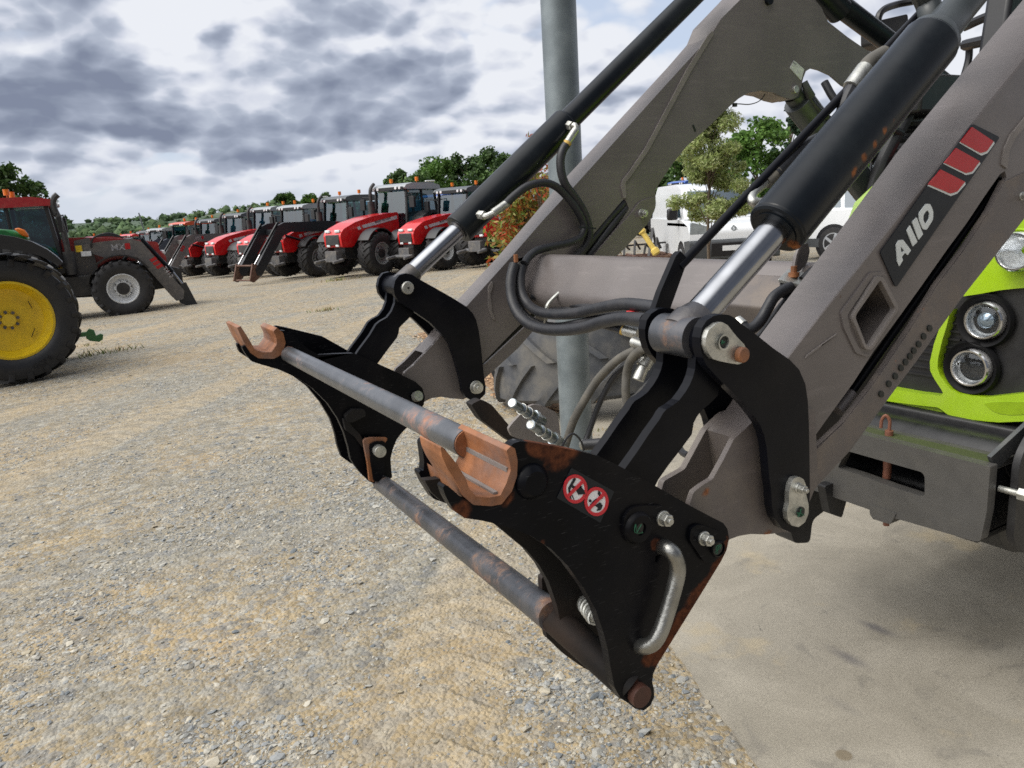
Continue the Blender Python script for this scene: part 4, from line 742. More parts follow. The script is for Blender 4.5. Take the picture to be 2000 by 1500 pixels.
inner = [(997, 872), (1032, 870), (1130, 890), (1245, 935), (1350, 995), (1405, 1040), (1400, 1090), (1290, 1280), (1262, 1340), (1245, 1352), (1215, 1345), (1180, 1330), (1150, 1312), (1130, 1290), (1114, 1255), (1102, 1210), (1092, 1170), (1078, 1130), (1060, 1095), (1040, 1068), (1012, 1036), (950, 1010), (905, 1000), (870, 985), (850, 978), (834, 962), (820, 935), (812, 917), (818, 912), (826, 922), (845, 935), (880, 950), (930, 985), (985, 985), (1008, 940)]
hI = [(1280, 1079, 1), (1292, 1078, 1), (1292, 1100, 1), (1280, 1102, 1)]
plate('side_plate', [(1012, 890), (1130, 892), (1245, 935), (1350, 995), (1405, 1040), (1395, 1090), (1330, 1200), (1262, 1340), (1240, 1352), (1215, 1345), (1190, 1330), (1163, 1305), (1145, 1265), (1135, 1215), (1120, 1170), (1100, 1135), (1075, 1105), (1045, 1080), (1015, 1055), (985, 1040), (940, 1020), (905, 1008), (884, 990), (870, 965), (1000, 950)], .872, .886, 'inner_black', carrier, r=1, holes=[[(p[0]-3, p[1]-3, 1) for p in [(1276, 1076), (1300, 1072), (1300, 1108), (1276, 1110)]]], Yp=.81)
plate('web_plate', [(1058, 1130), (1064, 1122), (1076, 1140), (1110, 1180), (1170, 1250), (1150, 1310), (1130, 1298), (1102, 1278), (1068, 1245), (1062, 1205)], .95, .962, 'inner_black', carrier, r=3)
b = MB(); rod(b, (1075, 1200, .90), (1230, 1340, .795), 30, 28); b.build('bottom_sleeve', 'inner_black', carrier)
b = MB(); c_ = PY(1255, 1362, .772); b.cyl(c_, c_+Vector((0, .03, 0)), 23*mpx(1255, 1362, .772), n=32); b.build('end_boss', 'boss_brown', carrier, bevel=.001) if 'boss_brown' in MAT else (mat('boss_brown', (.06, .022, .014), .6, dirt=.4, dirtcol=(.12, .04, .02), bump=.2), b.build('end_boss', 'boss_brown', carrier, bevel=.001))
b = MB(); rod(b, (912, 866, .90), (560, 690, 1.97), 28.5, 32); tb_ = b.build('top_bar', 'bar_grey', carrier); b = MB(); q = PY(912, 866, .90); b.cyl(q, q-Vector((0, .002, 0)), 27*mpx(912, 866, .90), n=28); b.build('bar_end', 'hook_rust', carrier)
b = MB(); rod(b, (1080, 1205, .89), (744, 942, 1.97), 31, 32); b.build('bottom_bar', 'bar_low', carrier)
# hook: a thick U shaped channel lying across
ui = cc(780, 780, 4, [(330, 368), (372, 410), (430, 480), (480, 555), (520, 620), (545, 695), (600, 758), (700, 768), (790, 752), (835, 660), (872, 552), (860, 480), (838, 400), (872, 366)])
uo = cc(780, 780, 4, [(905, 385), (925, 480), (920, 600), (880, 720), (800, 820), (720, 835), (580, 825), (510, 765), (470, 690), (420, 610), (370, 530), (335, 450), (322, 380)])
b = MB(); plate('', ui[5:]+uo[:7]+[(920, 968)], Y0-.0028, .915, None, mb=b, r=2, Yp=Y0-.003); plate('', ui[:7]+uo[6:], Y0-.003, .842, None, mb=b, r=2); hk = b.build('hook', 'hook_rust', carrier, bevel=.002); tag(hk, 'near hook of bare orange rusty steel')
b = MB(); plate('', cc(780, 780, 4, [(845, 400), (862, 398), (882, 545), (872, 552)]), Y0+.005, .92, None, mb=b, r=0)
GR = [((872, 548), (905, 800)), ]
b = MB(); b.bar(PY(994, 917, Y0+.004)+Vector((-.002, 0, 0)), PY(994, 917, Y0+.004)+Vector((-.002, .13, 0)), .003, .006); b.bar(PY(968, 966, Y0+.004)+Vector((0, 0, .002)), PY(968, 966, Y0+.004)+Vector((0, .13, .002)), .006, .003); b.build('wear_edge', 'weld', hk)
plate('guide_lobe', cc(780, 780, 4, [(150, 320), (190, 290), (330, 370), (430, 520), (480, 700), (430, 800), (350, 800), (240, 760), (170, 650), (128, 560), (140, 540), (165, 545), (170, 480)]), .905, .921, 'carrier_black', carrier, r=5, bevel=.002, Yp=.915)
b = MB(); c_ = PY(1038, 940, Y0); b.lathe(c_+Vector((0, .01, 0)), c_-Vector((0, .012, 0)), [(0, .024), (.011, .0235), (.016, .021), (.020, .0165), (.021, .0155)], 32); b.build('boss_cap', 'carrier_black', carrier)
# raised bosses with bolts
def ringboss(px, py, ro, ri, Yb, parent, mm, h=.008):
    c = PY(px, py, Yb); ko = ro*mpx(px, py, Yb); ki = ri*mpx(px, py, Yb); b = MB(); b.lathe(c, c-Vector((0, h, 0)), [(0, ko*1.12), (h*.3, ko*1.08), (h*.8, ko*.98), (h, ko*.9), (h, ki), (0, ki)], 32, cap=False); return b.build('pin_boss', mm, parent)
plate('lug', cc(1000, 900, 4, [(930, 370), (1000, 352), (1180, 350), (1230, 390), (1240, 450), (1200, 505), (1120, 520), (1080, 580), (1010, 650), (900, 640), (870, 560), (875, 440)]), Y0-.005, Y0, 'carrier_black', carrier, r=10, bevel=.003)
ringboss(1245, 1030, 30, 13, Y0-.004, carrier, 'carrier_black')
ringboss(1401, 1071, 16, 13, Y0-.004, carrier, 'carrier_black', h=.005)
plate('lug', cc(1000, 900, 4, [(1400, 530), (1440, 502), (1490, 500), (1560, 530), (1650, 560), (1690, 620), (1680, 690), (1640, 760), (1560, 800), (1500, 790), (1440, 700), (1385, 620)]), Y0-.005, Y0, 'carrier_black', carrier, r=8, bevel=.003)
for (px, py, r_) in ((1247, 1032, 13.0), (1402, 1072, 12.5)):
    q = PY(px, py, Y0-.010); b = MB(); b.cyl(q+Vector((0, .002, 0)), q, r_*mpx(px, py, Y0)); b.build('pin_bore', 'dark_hole', carrier); string(px+1, py, Y0-.011, r_*.7, int(px), carrier)
bolt('bolt', 1294, 1012, Y0-.005, 13, carrier, h=.014); bolt('bolt', 1374, 1051, Y0-.005, 12, carrier, h=.014)
# lock handle: bent galvanised bar
hp = [(1288, 1072, Y0+.03), (1295, 1068, Y0-.004), (1312, 1078, Y0-.022), (1322, 1098, Y0-.026), (1323, 1122, Y0-.026), (1312, 1165, Y0-.026), (1300, 1205, Y0-.026), (1289, 1235, Y0-.026), (1276, 1255, Y0-.022), (1258, 1263, Y0-.010), (1242, 1259, Y0+.01)]
b = MB(); b.tube(cat(P3(hp), 5, False), 15.5*mpx(1310, 1165, Y0), 18); b.build('lock_handle', 'handle_zinc', carrier)
b = MB(); ctr0, ctr1 = PY(1140, 1182, .80), PY(1170, 1208, .79); pts = []
c0_, c1_ = PY(1142, 1178, .87), PY(1166, 1208, .805); ax_ = (c1_-c0_); u_ = ax_.orthogonal().normalized(); v_ = ax_.normalized().cross(u_)
for i in range(90): a = i*2*PI*5/90; pts.append(c0_+ax_*(i/89)+(u_*math.cos(a)+v_*math.sin(a))*.012)
b.tube(pts, .0022, 6); b.cyl(c0_, c1_, .007); b.cyl(c0_, c0_+ax_.normalized()*.004, .013, n=16); b.build('lock_spring', 'zinc', carrier)
# safety pictograms
stp = cc(1000, 900, 4, [(465, 55), (800, 240), (690, 485), (350, 290)])
st = plate('safety_sticker', stp, Y0-.0012, Y0-.0002, 'decal_black', carrier, r=2, bevel=0); tag(st, 'two round red prohibition pictograms on a black sticker')
b = MB(); bw = MB(); bk = MB(); C4 = lambda p: cc(1000, 900, 4, p)
for (x_, y_) in ((496, 221), (661, 319)):
    cxx, cyy = C4([(x_, y_)])[0]; tl = .0
    el = lambda r1, r2, n=28: [(cxx+r1*math.cos(2*PI*i/n), cyy+r2*math.sin(2*PI*i/n)) for i in range(n)]
    plate('', el(23.5, 28.3), Y0-.0022, Y0-.001, None, mb=b, r=0, holes=[el(18, 22)]); plate('', el(20, 24), Y0-.0016, Y0-.001, None, mb=bw, r=0)
    plate('', [(cxx-17, cyy+13), (cxx-13, cyy+17), (cxx+17, cyy-13), (cxx+13, cyy-17)], Y0-.0030, Y0-.0018, None, mb=b, r=0)
for q in ([(482, 140), (496, 132), (500, 145), (455, 225), (465, 275), (450, 290), (440, 215)], [(490, 200), (530, 190), (560, 225), (575, 260), (520, 265), (500, 230)], [(510, 190), (530, 185), (550, 205), (530, 212)], [(468, 270), (474, 268), (488, 305), (482, 305)],
          [(455, 280), (462, 278), (466, 300), (460, 302)], [(675, 235), (690, 240), (698, 285), (712, 290), (700, 300), (672, 262)], [(610, 345), (640, 310), (668, 292), (660, 305), (640, 330), (660, 350), (625, 360)], [(650, 350), (690, 325), (710, 350), (695, 385), (660, 392), (675, 372)]):
    plate('', C4(q), Y0-.0024, Y0-.0014, None, mb=bk, r=1)
for (x_, y_) in ((480, 205), (612, 313)): plate('', circ(*C4([(x_, y_)])[0], 2.6, 10, 3.0), Y0-.0024, Y0-.0014, None, mb=bk, r=0)
bw.build('sign_face', 'sign_white', st if False else carrier); b.build('sign_ring', 'sign_red', carrier); bk.build('sign_figure', 'decal_black', carrier)

# far side of the carrier
fo = [(545, 645), (557, 646), (570, 652), (585, 667), (604, 683), (622, 693), (655, 691), (690, 690), (702, 694), (775, 727), (812, 746), (825, 758), (830, 775), (828, 790), (800, 830), (785, 845), (775, 858), (768, 875), (763, 895), (764, 915), (766, 932), (750, 945), (735, 946), (722, 941), (705, 925), (693, 910), (685, 897), (680, 872), (672, 845), (660, 818), (640, 788), (610, 758), (580, 738), (545, 722), (510, 712), (492, 706), (482, 695), (474, 682), (473, 677), (480, 674), (490, 683), (505, 697), (530, 700), (546, 690), (552, 670)]
plate('side_plate', fo, 1.950, 1.966, 'carrier_black', carrier, r=1, bevel=.002)
fo2 = [(533, 640), (540, 636), (560, 640), (630, 657), (680, 685), (740, 715), (780, 760), (760, 850), (720, 915), (685, 905), (667, 892), (659, 870), (654, 845), (645, 818), (625, 785), (600, 755), (560, 725), (500, 700), (478, 695), (466, 685), (462, 672), (468, 668), (478, 674), (520, 690)]
plate('side_plate', fo2, 2.07, 2.085, 'carrier_black', carrier, r=1, bevel=.002)
fu = [(470, 637, 0), (486, 662), (498, 683), (512, 688), (530, 688), (541, 672), (540, 660), (534, 647), (541, 640, 0), (553, 650), (558, 670), (551, 692), (535, 701), (505, 700), (490, 690), (476, 668), (463, 640, 0)]
plate('hook', fu, 1.945, 2.09, 'hook_rust', carrier, r=2, bevel=.002)
plate('guide_lobe', [(462, 673), (472, 668), (480, 672), (482, 690), (492, 704), (480, 696), (468, 688)], 2.05, 2.064, 'carrier_black', carrier, r=2)
plate('lock_plate', [(710, 862), (714, 857), (725, 855), (757, 855), (755, 862), (745, 872), (735, 910), (731, 942), (722, 940), (718, 905), (712, 875)], 1.925, 1.935, 'hook_rust', carrier, r=3)
plate('lock_plate', [(722, 868), (735, 862), (752, 862), (752, 880), (750, 925), (740, 942), (730, 940), (724, 900)], 1.918, 1.9245, 'carrier_black', carrier, r=4)
b = MB(); q = PY(738, 879, 1.918); b.cyl(q, q-Vector((0, .022, 0)), 12*mpx(738, 879, 1.9), n=26); b.build('pin', 'zinc', carrier, bevel=.001)
plate('stop_block', cc(450, 600, 4, [(900, 850), (960, 800), (1050, 800), (1060, 850), (960, 900), (910, 900)]), 1.93, 1.95, 'inner_black', carrier, r=3)
plate('lock_strap', cc(450, 600, 4, [(880, 870), (920, 880), (950, 930), (1010, 990), (1050, 1060), (1040, 1100), (980, 1020), (900, 960)]), 1.935, 1.949, 'inner_black', carrier, r=3)
b = MB(); rod(b, (812, 775, 1.945), (818, 773, 1.93), 10, 16); b.build('bolt', 'zinc', carrier)
# ---------------- lime green tractor behind the loader -----------------------------
mat('lime', (.33, .53, .008), .30, coat=.5, vary=.05, dirt=.20, dirtcol=(.3, .32, .1), spec=.5)
mat('black_plastic', (.012, .012, .014), .42, dirt=.15, dirtcol=(.1, .1, .09), bump=.04)
mat('cast_dark', (.006, .0065, .008), .34, metal=0, dirt=.12, dirtcol=(.12, .12, .11), dscale=5, bump=.08, bscale=25, vary=.3)
mat('guard_grey', (.072, .070, .067), .42, dirt=.2, dirtcol=(.12, .11, .09), dscale=10, scratch=.06, bump=.03, vary=.1)
mat('moss', (.05, .065, .018), .9, dirt=.5, dirtcol=(.07, .07, .05), bump=.3)
mat('reflector', (.80, .81, .83), .22, metal=.55, vary=.25, vscale=45, bump=.6, bscale=40)
glassmat('lens', (.9, .93, .95), .04)
mat('lamp_rim', (.55, .56, .57), .15, metal=1)
glassmat('cab_glass', (.45, .72, .62), .05)
TL = Vector((2.2, 1.40, gz(2.2, 1.4)))
lime_t = empty('tractor', TL, world=True); tag(lime_t, 'lime green tractor with round headlights behind the grey loader arm', 'tractor')
XF = 2.25; TYC = 1.40
def yz(p, X): q = PX(p[0], p[1], X); return (q.y, q.z)
def platex(name, pts, X, X1, m_, parent, r=5, holes=(), bevel=.002, mb=None, mirror=False, kx=None):
    k = depth(PX(pts[0][0], pts[0][1], X))/F; b = mb or MB()
    lp = [yz(p, X)+((p[2]*k,) if len(p) > 2 else ()) for p in pts]; hs = [[yz(p, X)+((p[2]*k,) if len(p) > 2 else ()) for p in h] for h in holes]
    L_ = [[tuple(v[:2]) for v in fil(q, r*k)] for q in [lp]+hs]
    b.prism(L_, lambda y, z, t: (t, y, z), X, X1)
    if mirror: b.prism([[(2*TYC-y, z) for y, z in q] for q in L_], lambda y, z, t: (t, y, z), X, X1)
    return b if mb is not None else b.build(name, m_, parent, bevel=bevel)
b = MB()   # hood: lofted shell from the nose back to the cab
secs = [(XF+.03, .30, 1.10, 1.50), (XF+.10, .36, 1.06, 1.56), (XF+.42, .405, 1.02, 1.65), (XF+.45, .41, 1.02, 1.66), (XF+1.1, .43, 1.00, 1.76), (XF+1.9, .45, 1.0, 1.84)]
vs = []
for (x, hw, z0, z1) in secs:
    pr = [(-hw, z0), (-hw*1.02, z0+(z1-z0)*.55), (-hw*.88, z1-.10), (-hw*.6, z1-.02), (-hw*.25, z1+.01), (hw*.25, z1+.01), (hw*.6, z1-.02), (hw*.88, z1-.10), (hw*1.02, z0+(z1-z0)*.55), (hw, z0)]; vs += [(x, TYC+y, z) for y, z in pr]
k = 10; fs = [(i*k+j, i*k+j+1, (i+1)*k+j+1, (i+1)*k+j) for i in range(len(secs)-1) for j in range(k-1)]+[tuple(range(k)), tuple(range((len(secs)-1)*k, len(secs)*k))]
b.add(vs, fs); b.mi = [1 if all(b.v[i][0] > XF+.40 for i in f) else 0 for f in b.f]; hood = b.build('hood', ['lime', 'guard_grey'], lime_t, bevel=.02, seg=3, smooth=30)  # unseen rear part greyed to cut green bounce onto the far arm
# nose panel above the lights
platex('nose_panel', [(1790, 360), (1880, 579, 2), (1915, 574), (1950, 567), (2000, 562), (2090, 560), (2180, 480), (2180, 330), (2060, 250), (1900, 250)], XF-.02, XF+.06, 'lime', lime_t, r=14, bevel=.012)
platex('light_panel', [(1700, 590), (1880, 577), (1950, 565), (2090, 556), (2150, 640), (2110, 770), (2000, 772), (1925, 777), (1870, 770), (1845, 772), (1747, 762), (1600, 740)], XF, XF+.08, 'black_plastic', lime_t, r=6, bevel=.004)
st_ = [(1857, 604), (1840, 632), (1835, 640), (1824, 672), (1816, 707), (1817, 725), (1826, 742), (1838, 760), (1842, 768), (1836, 773), (1790, 768), (1747, 760), (1680, 745), (1670, 765), (1730, 783), (1780, 790), (1832, 796), (1842, 803), (1851, 810), (1875, 815), (1900, 820), (1925, 823), (1950, 825), (2000, 823), (2080, 818), (2100, 760), (2000, 768), (1962, 772), (1925, 776), (1895, 773), (1870, 768), (1858, 762), (1848, 750), (1836, 733), (1831, 718), (1832, 700), (1840, 665), (1848, 640)]
platex('trim', st_, XF-.035, XF+.02, 'lime', lime_t, r=2, bevel=.006)
platex('trim', [(1735, 784), (1832, 797), (1845, 808), (1820, 806), (1728, 790)], XF-.02, XF+.03, 'lime', lime_t, r=1)
mat('lime_shaded', (.24, .38, .006), .35); platex('trim_recess_shade', [(1921, 788, 3), (1940, 785, 3), (2030, 785, 3), (2030, 808), (1975, 811, 6), (1950, 808, 8), (1935, 801, 8)], XF-.0365, XF-.034, 'lime_shaded', lime_t)  # darker lime patch paints the shade of a recess onto the trim
def headlight(px, py, rx, X, ring=True, lens2=False):
    c = PX(px, py, X); k = depth(c)/F; r = rx*k; hl = MB()
    hl.lathe(c+Vector((.045, 0, 0)), c-Vector((.012, 0, 0)), [(0, r*.25), (.02, r*.7), (.045, r*.93), (.055, r*1.0), (.057, r*1.07), (.052, r*1.10), (.03, r*1.10)], 40, cap=False); hb = hl.build('headlight', 'reflector', lime_t)
    q = MB(); q.lathe(c+Vector((.0, 0, 0)), c-Vector((.02, 0, 0)), [(0, r*1.02), (.012, r*1.12), (.016, r*1.06), (.016, r*.97)], 40, cap=False); q.build('rim', 'lamp_rim', hb)
    q = MB(); q.lathe(c, c-Vector((.03, 0, 0)), [(0, r), (.006, r*.97), (.012, r*.75), (.016, r*.4), (.017, 0.001)], 32, cap=False); q.build('lens', 'lens', hb)
    if lens2: q = MB(); q.lathe(c+Vector((.02, 0, 0)), c-Vector((.01, 0, 0)), [(0, r*.5), (.018, r*.48), (.025, r*.3), (.028, .001)], 28, cap=False); q.build('projector', 'projector', hb)
    return c, r
mat('cab_black_matte', (.006, .006, .007), .6, spec=.2); mat('projector', (.30, .36, .42), .08, metal=.6)
for (px, py, rx, l2) in ((1924, 626, 33, True), (1897, 718, 33, False)):
    X = XF-.012; c, r = headlight(px, py, rx, X, lens2=l2)
    q = MB(); q.lathe(c+Vector((.012, 0, 0)), c-Vector((.02, 0, 0)), [(0, r*1.12), (.022, r*1.45), (.024, r*1.55), (.012, r*1.65)], 36, cap=False); q.build('light_recess', 'cab_black_matte', lime_t)
    q = c.copy(); q.y = 2*TYC-q.y; 
headlight(1986, 491, 34, XF-.08)
q = MB(); c = PX(1986, 491, XF-.06); r = 34*depth(c)/F; q.lathe(c+Vector((.02, 0, 0)), c-Vector((.02, 0, 0)), [(0, r*1.1), (.02, r*1.18), (.022, r*1.24), (0, r*1.3)], 36, cap=False); q.build('light_bezel', 'lime', lime_t)
for (dy, dz, r) in ((TYC+.26, PX(1924, 626, XF).z, .045), (TYC+.26, PX(1897, 718, XF).z, .045)):
    q = MB(); q.lathe((XF+.03, dy, dz), (XF-.02, dy, dz), [(0, r*.3), (.03, r), (.04, r*1.1)], 24, cap=False); q.build('headlight', 'reflector', lime_t)
# grille slats in the middle
b = MB()
for i in range(9): b.box((XF-.004, TYC+.02, PX(1800, 600, XF).z-.015-i*.024), (.008, .30, .006))
b.build('grille', 'black_plastic', lime_t)
# cast front with weight carrier and loader guard
b = MB(); zl = PX(1900, 826, 2.2).z; pr = [(2.15, .70), (2.11, .75), (2.115, zl-.06), (2.15, zl-.022), (2.24, zl-.012), (2.5, zl-.01), (2.6, .70)]; b.prism([[tuple(p) for p in fil(pr, .035, 5)]], lambda x, z, t: (x, t, z), 1.05, 1.78); b.build('front_casting', 'cast_dark', lime_t, bevel=.012, seg=3)
b = MB(); b.prism([[tuple(p) for p in fil([(2.20, zl-.03), (2.20, zl+.004), (2.4, zl+.01), (2.4, zl-.03)], .01)]], lambda x, z, t: (x, t, z), 1.0, 1.8); b.build('seal_strip', 'black_plastic', lime_t)
XG = 2.0; zt, zb, yr, yl = .772, .575, 1.035, 1.77
gh = [(1652, 880, 3), (1800, 922, 7), (1806, 930, 6), (1806, 969, 4), (1795, 968, 6), (1740, 950), (1680, 928), (1636, 914, 5)]
platex('weight_carrier', [(1500, 790), (1685, 849, 1), (1934, 912, 2), (1927, 1000, 2), (1915, 1056, 4), (1906, 1058, 4), (1740, 1010), (1590, 958), (1480, 925)], XG, XG+.035, 'guard_grey', lime_t, holes=[gh], bevel=.004)
b = MB(); q0, q1 = PX(1480, 795, XG), PX(1924, 909, XG); b.box(((XG+XG+.26)/2+.02, (q0.y+q1.y)/2, q1.z-.014), (.25, abs(q0.y-q1.y), .022)); wc = b.build('carrier_top', 'guard_grey', lime_t, bevel=.003)
b = MB(); b.box((XG+.13, (q0.y+q1.y)/2, q1.z-.215), (.24, abs(q0.y-q1.y)-.02, .02)); b.box((XG+.15, q1.y+.02, q1.z-.12), (.2, .02, .18)); b.build('carrier_floor', 'cast_dark', lime_t)
b = MB(); b.box((XG+.06, (q0.y+q1.y)/2, q1.z-.0022), (.06, abs(q0.y-q1.y)*.98, .003)); b.build('moss', 'moss', lime_t)
b = MB(); q = PX(1733, 915, XG+.06); b.cyl((q.x, q.y, q.z-.03), (q.x, q.y, q.z+.12), .012, n=14); b.tube(cat([(q.x, q.y, q.z+.12), (q.x, q.y, q.z+.15), (q.x-.005, q.y+.01, q.z+.165), (q.x-.008, q.y+.02, q.z+.15), (q.x-.008, q.y+.022, q.z+.125)], 4, False), .005, 8); b.build('hitch_pin', 'pin_rust', lime_t) if 'pin_rust' in MAT else (mat('pin_rust', (.22, .085, .05), .6, dirt=.4, dirtcol=(.1, .06, .05), bump=.2), b.build('hitch_pin', 'pin_rust', lime_t))
platex('tow_lug', [(1697, 985), (1750, 1003), (1746, 1012), (1738, 1024), (1705, 1014), (1699, 1005)], XG-.003, XG+.05, 'guard_grey', lime_t, r=2)
b = MB(); q = PX(1731, 1021, XG+.02); b.cyl(q+Vector((0, 0, .02)), q-Vector((0, 0, .008)), .009); b.build('pin_tip', 'pin_rust', lime_t)
# side frame of the loader mounting, right of the carrier
b = MB(); b.bar(PX(1936, 905, XG+.04), PX(2030, 818, XG+.2), .05, .012, up=(0, 1, 0)); b.build('brace', 'steel_flat', lime_t) if 'steel_flat' in MAT else (mat('steel_flat', (.10, .105, .11), .35, metal=.6, dirt=.2, scratch=.2), b.build('brace', 'steel_flat', lime_t))
b = MB(); b.prism([[tuple(p) for p in fil([(2.06, .80), (2.25, .98), (3.3, 1.02), (3.3, .55), (2.15, .50), (2.06, .56)], .04)]], lambda x, z, t: (x, t, z), .99, 1.01); b.build('side_frame', 'black_plastic', lime_t, bevel=.004)
b = MB(); q = PX(1930, 948, XG+.05); q.y = 1.0; b.cyl(q+Vector((0, .03, 0)), q-Vector((0, .03, 0)), .009, n=12); b.cyl(q-Vector((0, .02, 0)), q-Vector((0, .045, 0)), .017, n=6); b.build('bolt', 'zinc', lime_t)
b = MB(); b.prism([[tuple(p) for p in fil([(2.12, .62), (2.2, .46), (2.6, .36), (3.4, .40), (3.4, .7), (2.3, .7)], .08, 6)]], lambda x, z, t: (x, t, z), 1.08, 1.72); b.build('axle_beam', 'cast_dark', lime_t, bevel=.01)
# low hitch claws seen under the arm end
b = MB(); b.prism([[tuple(p) for p in fil([(1.98, .60), (1.93, .47), (1.97, .36), (2.05, .34), (2.06, .42), (2.16, .45), (2.30, .60)], .02)]], lambda x, z, t: (x, t, z), 1.62, 1.70)
b.prism([[tuple(p) for p in fil([(1.96, .60), (1.99, .50), (2.05, .47), (2.1, .60)], .01)]], lambda x, z, t: (x, t, z), 1.50, 1.53); b.build('hitch_claw', 'black_plastic', lime_t, bevel=.004)
# front wheels, cab, mirror, air intake
mat('tyre', (.012, .012, .014), .66, dirt=.14, dirtcol=(.11, .10, .085), dscale=5, bump=.12, bscale=40)
mat('tyre_clean', (.010, .011, .014), .5, dirt=.10, dirtcol=(.10, .10, .095), dscale=5, bump=.08, bscale=40)
mat('tyre_dusty', (.065, .07, .08), .62, dirt=.6, dirtcol=(.20, .18, .145), dscale=3, bump=.12, bscale=30)
def tyre_mesh(R, W, rr, lugs, lugh=.045, big=False):
    """tyre around the local Y axis, lugged tread"""
    b = MB(); hw = W/2
    pr = [(-hw*.80, rr), (-hw*.97, rr+(R-rr)*.22), (-hw, rr+(R-rr)*.5), (-hw*.95, rr+(R-rr)*.78), (-hw*.86, R-lugh*1.15), (-hw*.45, R-lugh*.9), (0, R-lugh*.8), (hw*.45, R-lugh*.9), (hw*.86, R-lugh*1.15), (hw*.95, rr+(R-rr)*.78), (hw, rr+(R-rr)*.5), (hw*.97, rr+(R-rr)*.22), (hw*.80, rr), (hw*.7, rr-.01), (-hw*.7, rr-.01)]
    n = 48; vs = []; k = len(pr)
    for i in range(n):
        a = 2*PI*i/n; vs += [(r*math.cos(a), y, r*math.sin(a)) for y, r in pr]
    b.add(vs, [(i*k+j, i*k+(j+1) % k, ((i+1) % n)*k+(j+1) % k, ((i+1) % n)*k+j) for i in range(n) for j in range(k)])
    st = 2*PI/lugs
    for s in (-1, 1):
        for i in range(lugs):
            a0 = (i+(.5 if s > 0 else 0))*st; segs = []
            for (t, wd) in ((0.02, .20), (.30, .21), (.62, .24), (.90, .30), (1.0, .34), (1.02, .34)):
                y = s*hw*t; aa = a0+st*(.95*t); top = R*(1-.035*t*t) if t < 1 else R-lugh*(1.0 if t < 1.01 else 2.4); bot = R-lugh*2.6
                segs.append([(bot, aa-st*wd*1.15/2), (top, aa-st*wd*.8/2), (top, aa+st*wd*.8/2), (bot, aa+st*wd*1.15/2), y])
            v = []
            for sg in segs:
                for (r, a) in sg[:4]: v.append((r*math.cos(a), sg[4], r*math.sin(a)))
            m_ = len(segs); b.add(v, [(q*4+j, q*4+(j+1) % 4, (q+1)*4+(j+1) % 4, (q+1)*4+j) for q in range(m_-1) for j in range(4)]+[(0, 1, 2, 3), ((m_-1)*4+3, (m_-1)*4+2, (m_-1)*4+1, (m_-1)*4)])
    return b
def rim_mesh(R, W, dish=.5, bolts=8, hub=.35, side=-1, dark=False):
    """rim seen from side*Y"""
    b = MB(); s = side; hw = W/2; d = hw*dish
    pr = [(s*hw*.84, R*1.03), (s*hw*.86, R*.97), (s*hw*.62, R*.93), (s*hw*.5, R*.86), (s*(hw-d)*.8, R*.82), (s*(hw-d)*.55, R*.60), (s*(hw-d)*.75, R*hub*1.35), (s*(hw-d)*.9, R*hub*1.2), (s*(hw-d)*.9, R*hub), (s*(hw-d)*1.15, R*hub*.95), (s*(hw-d)*1.15, .001)]
    n = 40; vs = []; k = len(pr)
    for i in range(n):
        a = 2*PI*i/n; vs += [(r*math.cos(a), y, r*math.sin(a)) for y, r in pr]
    b.add(vs, [(i*k+j, i*k+j+1, ((i+1) % n)*k+j+1, ((i+1) % n)*k+j) for i in range(n) for j in range(k-1)])
    b.lathe((0, -s*hw*.7, 0), (0, s*hw*.6, 0), [(0, R*.99), (W*.6, R*.99)], 32, cap=False)
    bb = b; b.m = 1
    if dark:
        for i_, f_ in enumerate(b.f):
            if all(math.hypot(b.v[q][0], b.v[q][2]) < R*hub*1.05+.001 for q in f_): b.mi[i_] = 1
    for i in range(bolts):
        a = 2*PI*i/bolts+.2; c = Vector((R*hub*1.28*math.cos(a), s*(hw-d)*.85, R*hub*1.28*math.sin(a))); bb.cyl(c, c+Vector((0, s*R*.06, 0)), R*.042, n=8)
    return b
mat('chassis_dark', (.015, .015, .017), .5, dirt=.2, dirtcol=(.10, .09, .075)); WCACHE = {}
def wheel(parent, loc, R, W, rr, lugs, rimmat, tyremat='tyre', side=-1, rot=0, name='wheel', dish=.5, hub=.35, nutmat='rod_eye', lh=.045, bolts=8, rz=0):
    key = (R, W, rr, lugs, rimmat, tyremat, side, dish, hub)
    e = bpy.data.objects.new(name, None); COL.objects.link(e); e.parent = parent; e.location = loc; e.rotation_euler = (0, rot, rz)
    if key not in WCACHE:
        t = tyre_mesh(R, W, rr, lugs, lh).build('tyre', tyremat, e, smooth=38); r1 = rim_mesh(rr, W, dish, bolts, hub, side, rimmat != 'rim_yellow').build('rim', [rimmat, nutmat if rimmat == 'rim_yellow' else 'chassis_dark'], e, smooth=40); WCACHE[key] = (t.data, r1.data)
    else:
        a = WCACHE[key]; t = bpy.data.objects.new('tyre', a[0]); r1 = bpy.data.objects.new('rim', a[1])
        for o in (t, r1): COL.objects.link(o)
        t.parent = e; r1.parent = e
    for o in (t, r1): 
        if '_org' in o: del o['_org']
    return e
mat('rim_silver', (.42, .44, .47), .4, metal=.3, dirt=.3, vary=.1); mat('rim_white', (.62, .64, .66), .4, dirt=.25, vary=.06)
for s in (-1, 1):
    e = wheel(lime_t, (1.95, s*.88+.0, .66), .66, .44, .36, 22, 'rim_white', side=s)
mat('cab_black', (.010, .010, .012), .4)
b = MB(); b.bar(PY(1932, 200, 2.0), PY(1972, -60, 2.0), .11, .11, up=(0, 1, 0)); q0, q1 = PY(1932, 200, 2.0), PY(1972, -60, 2.0)
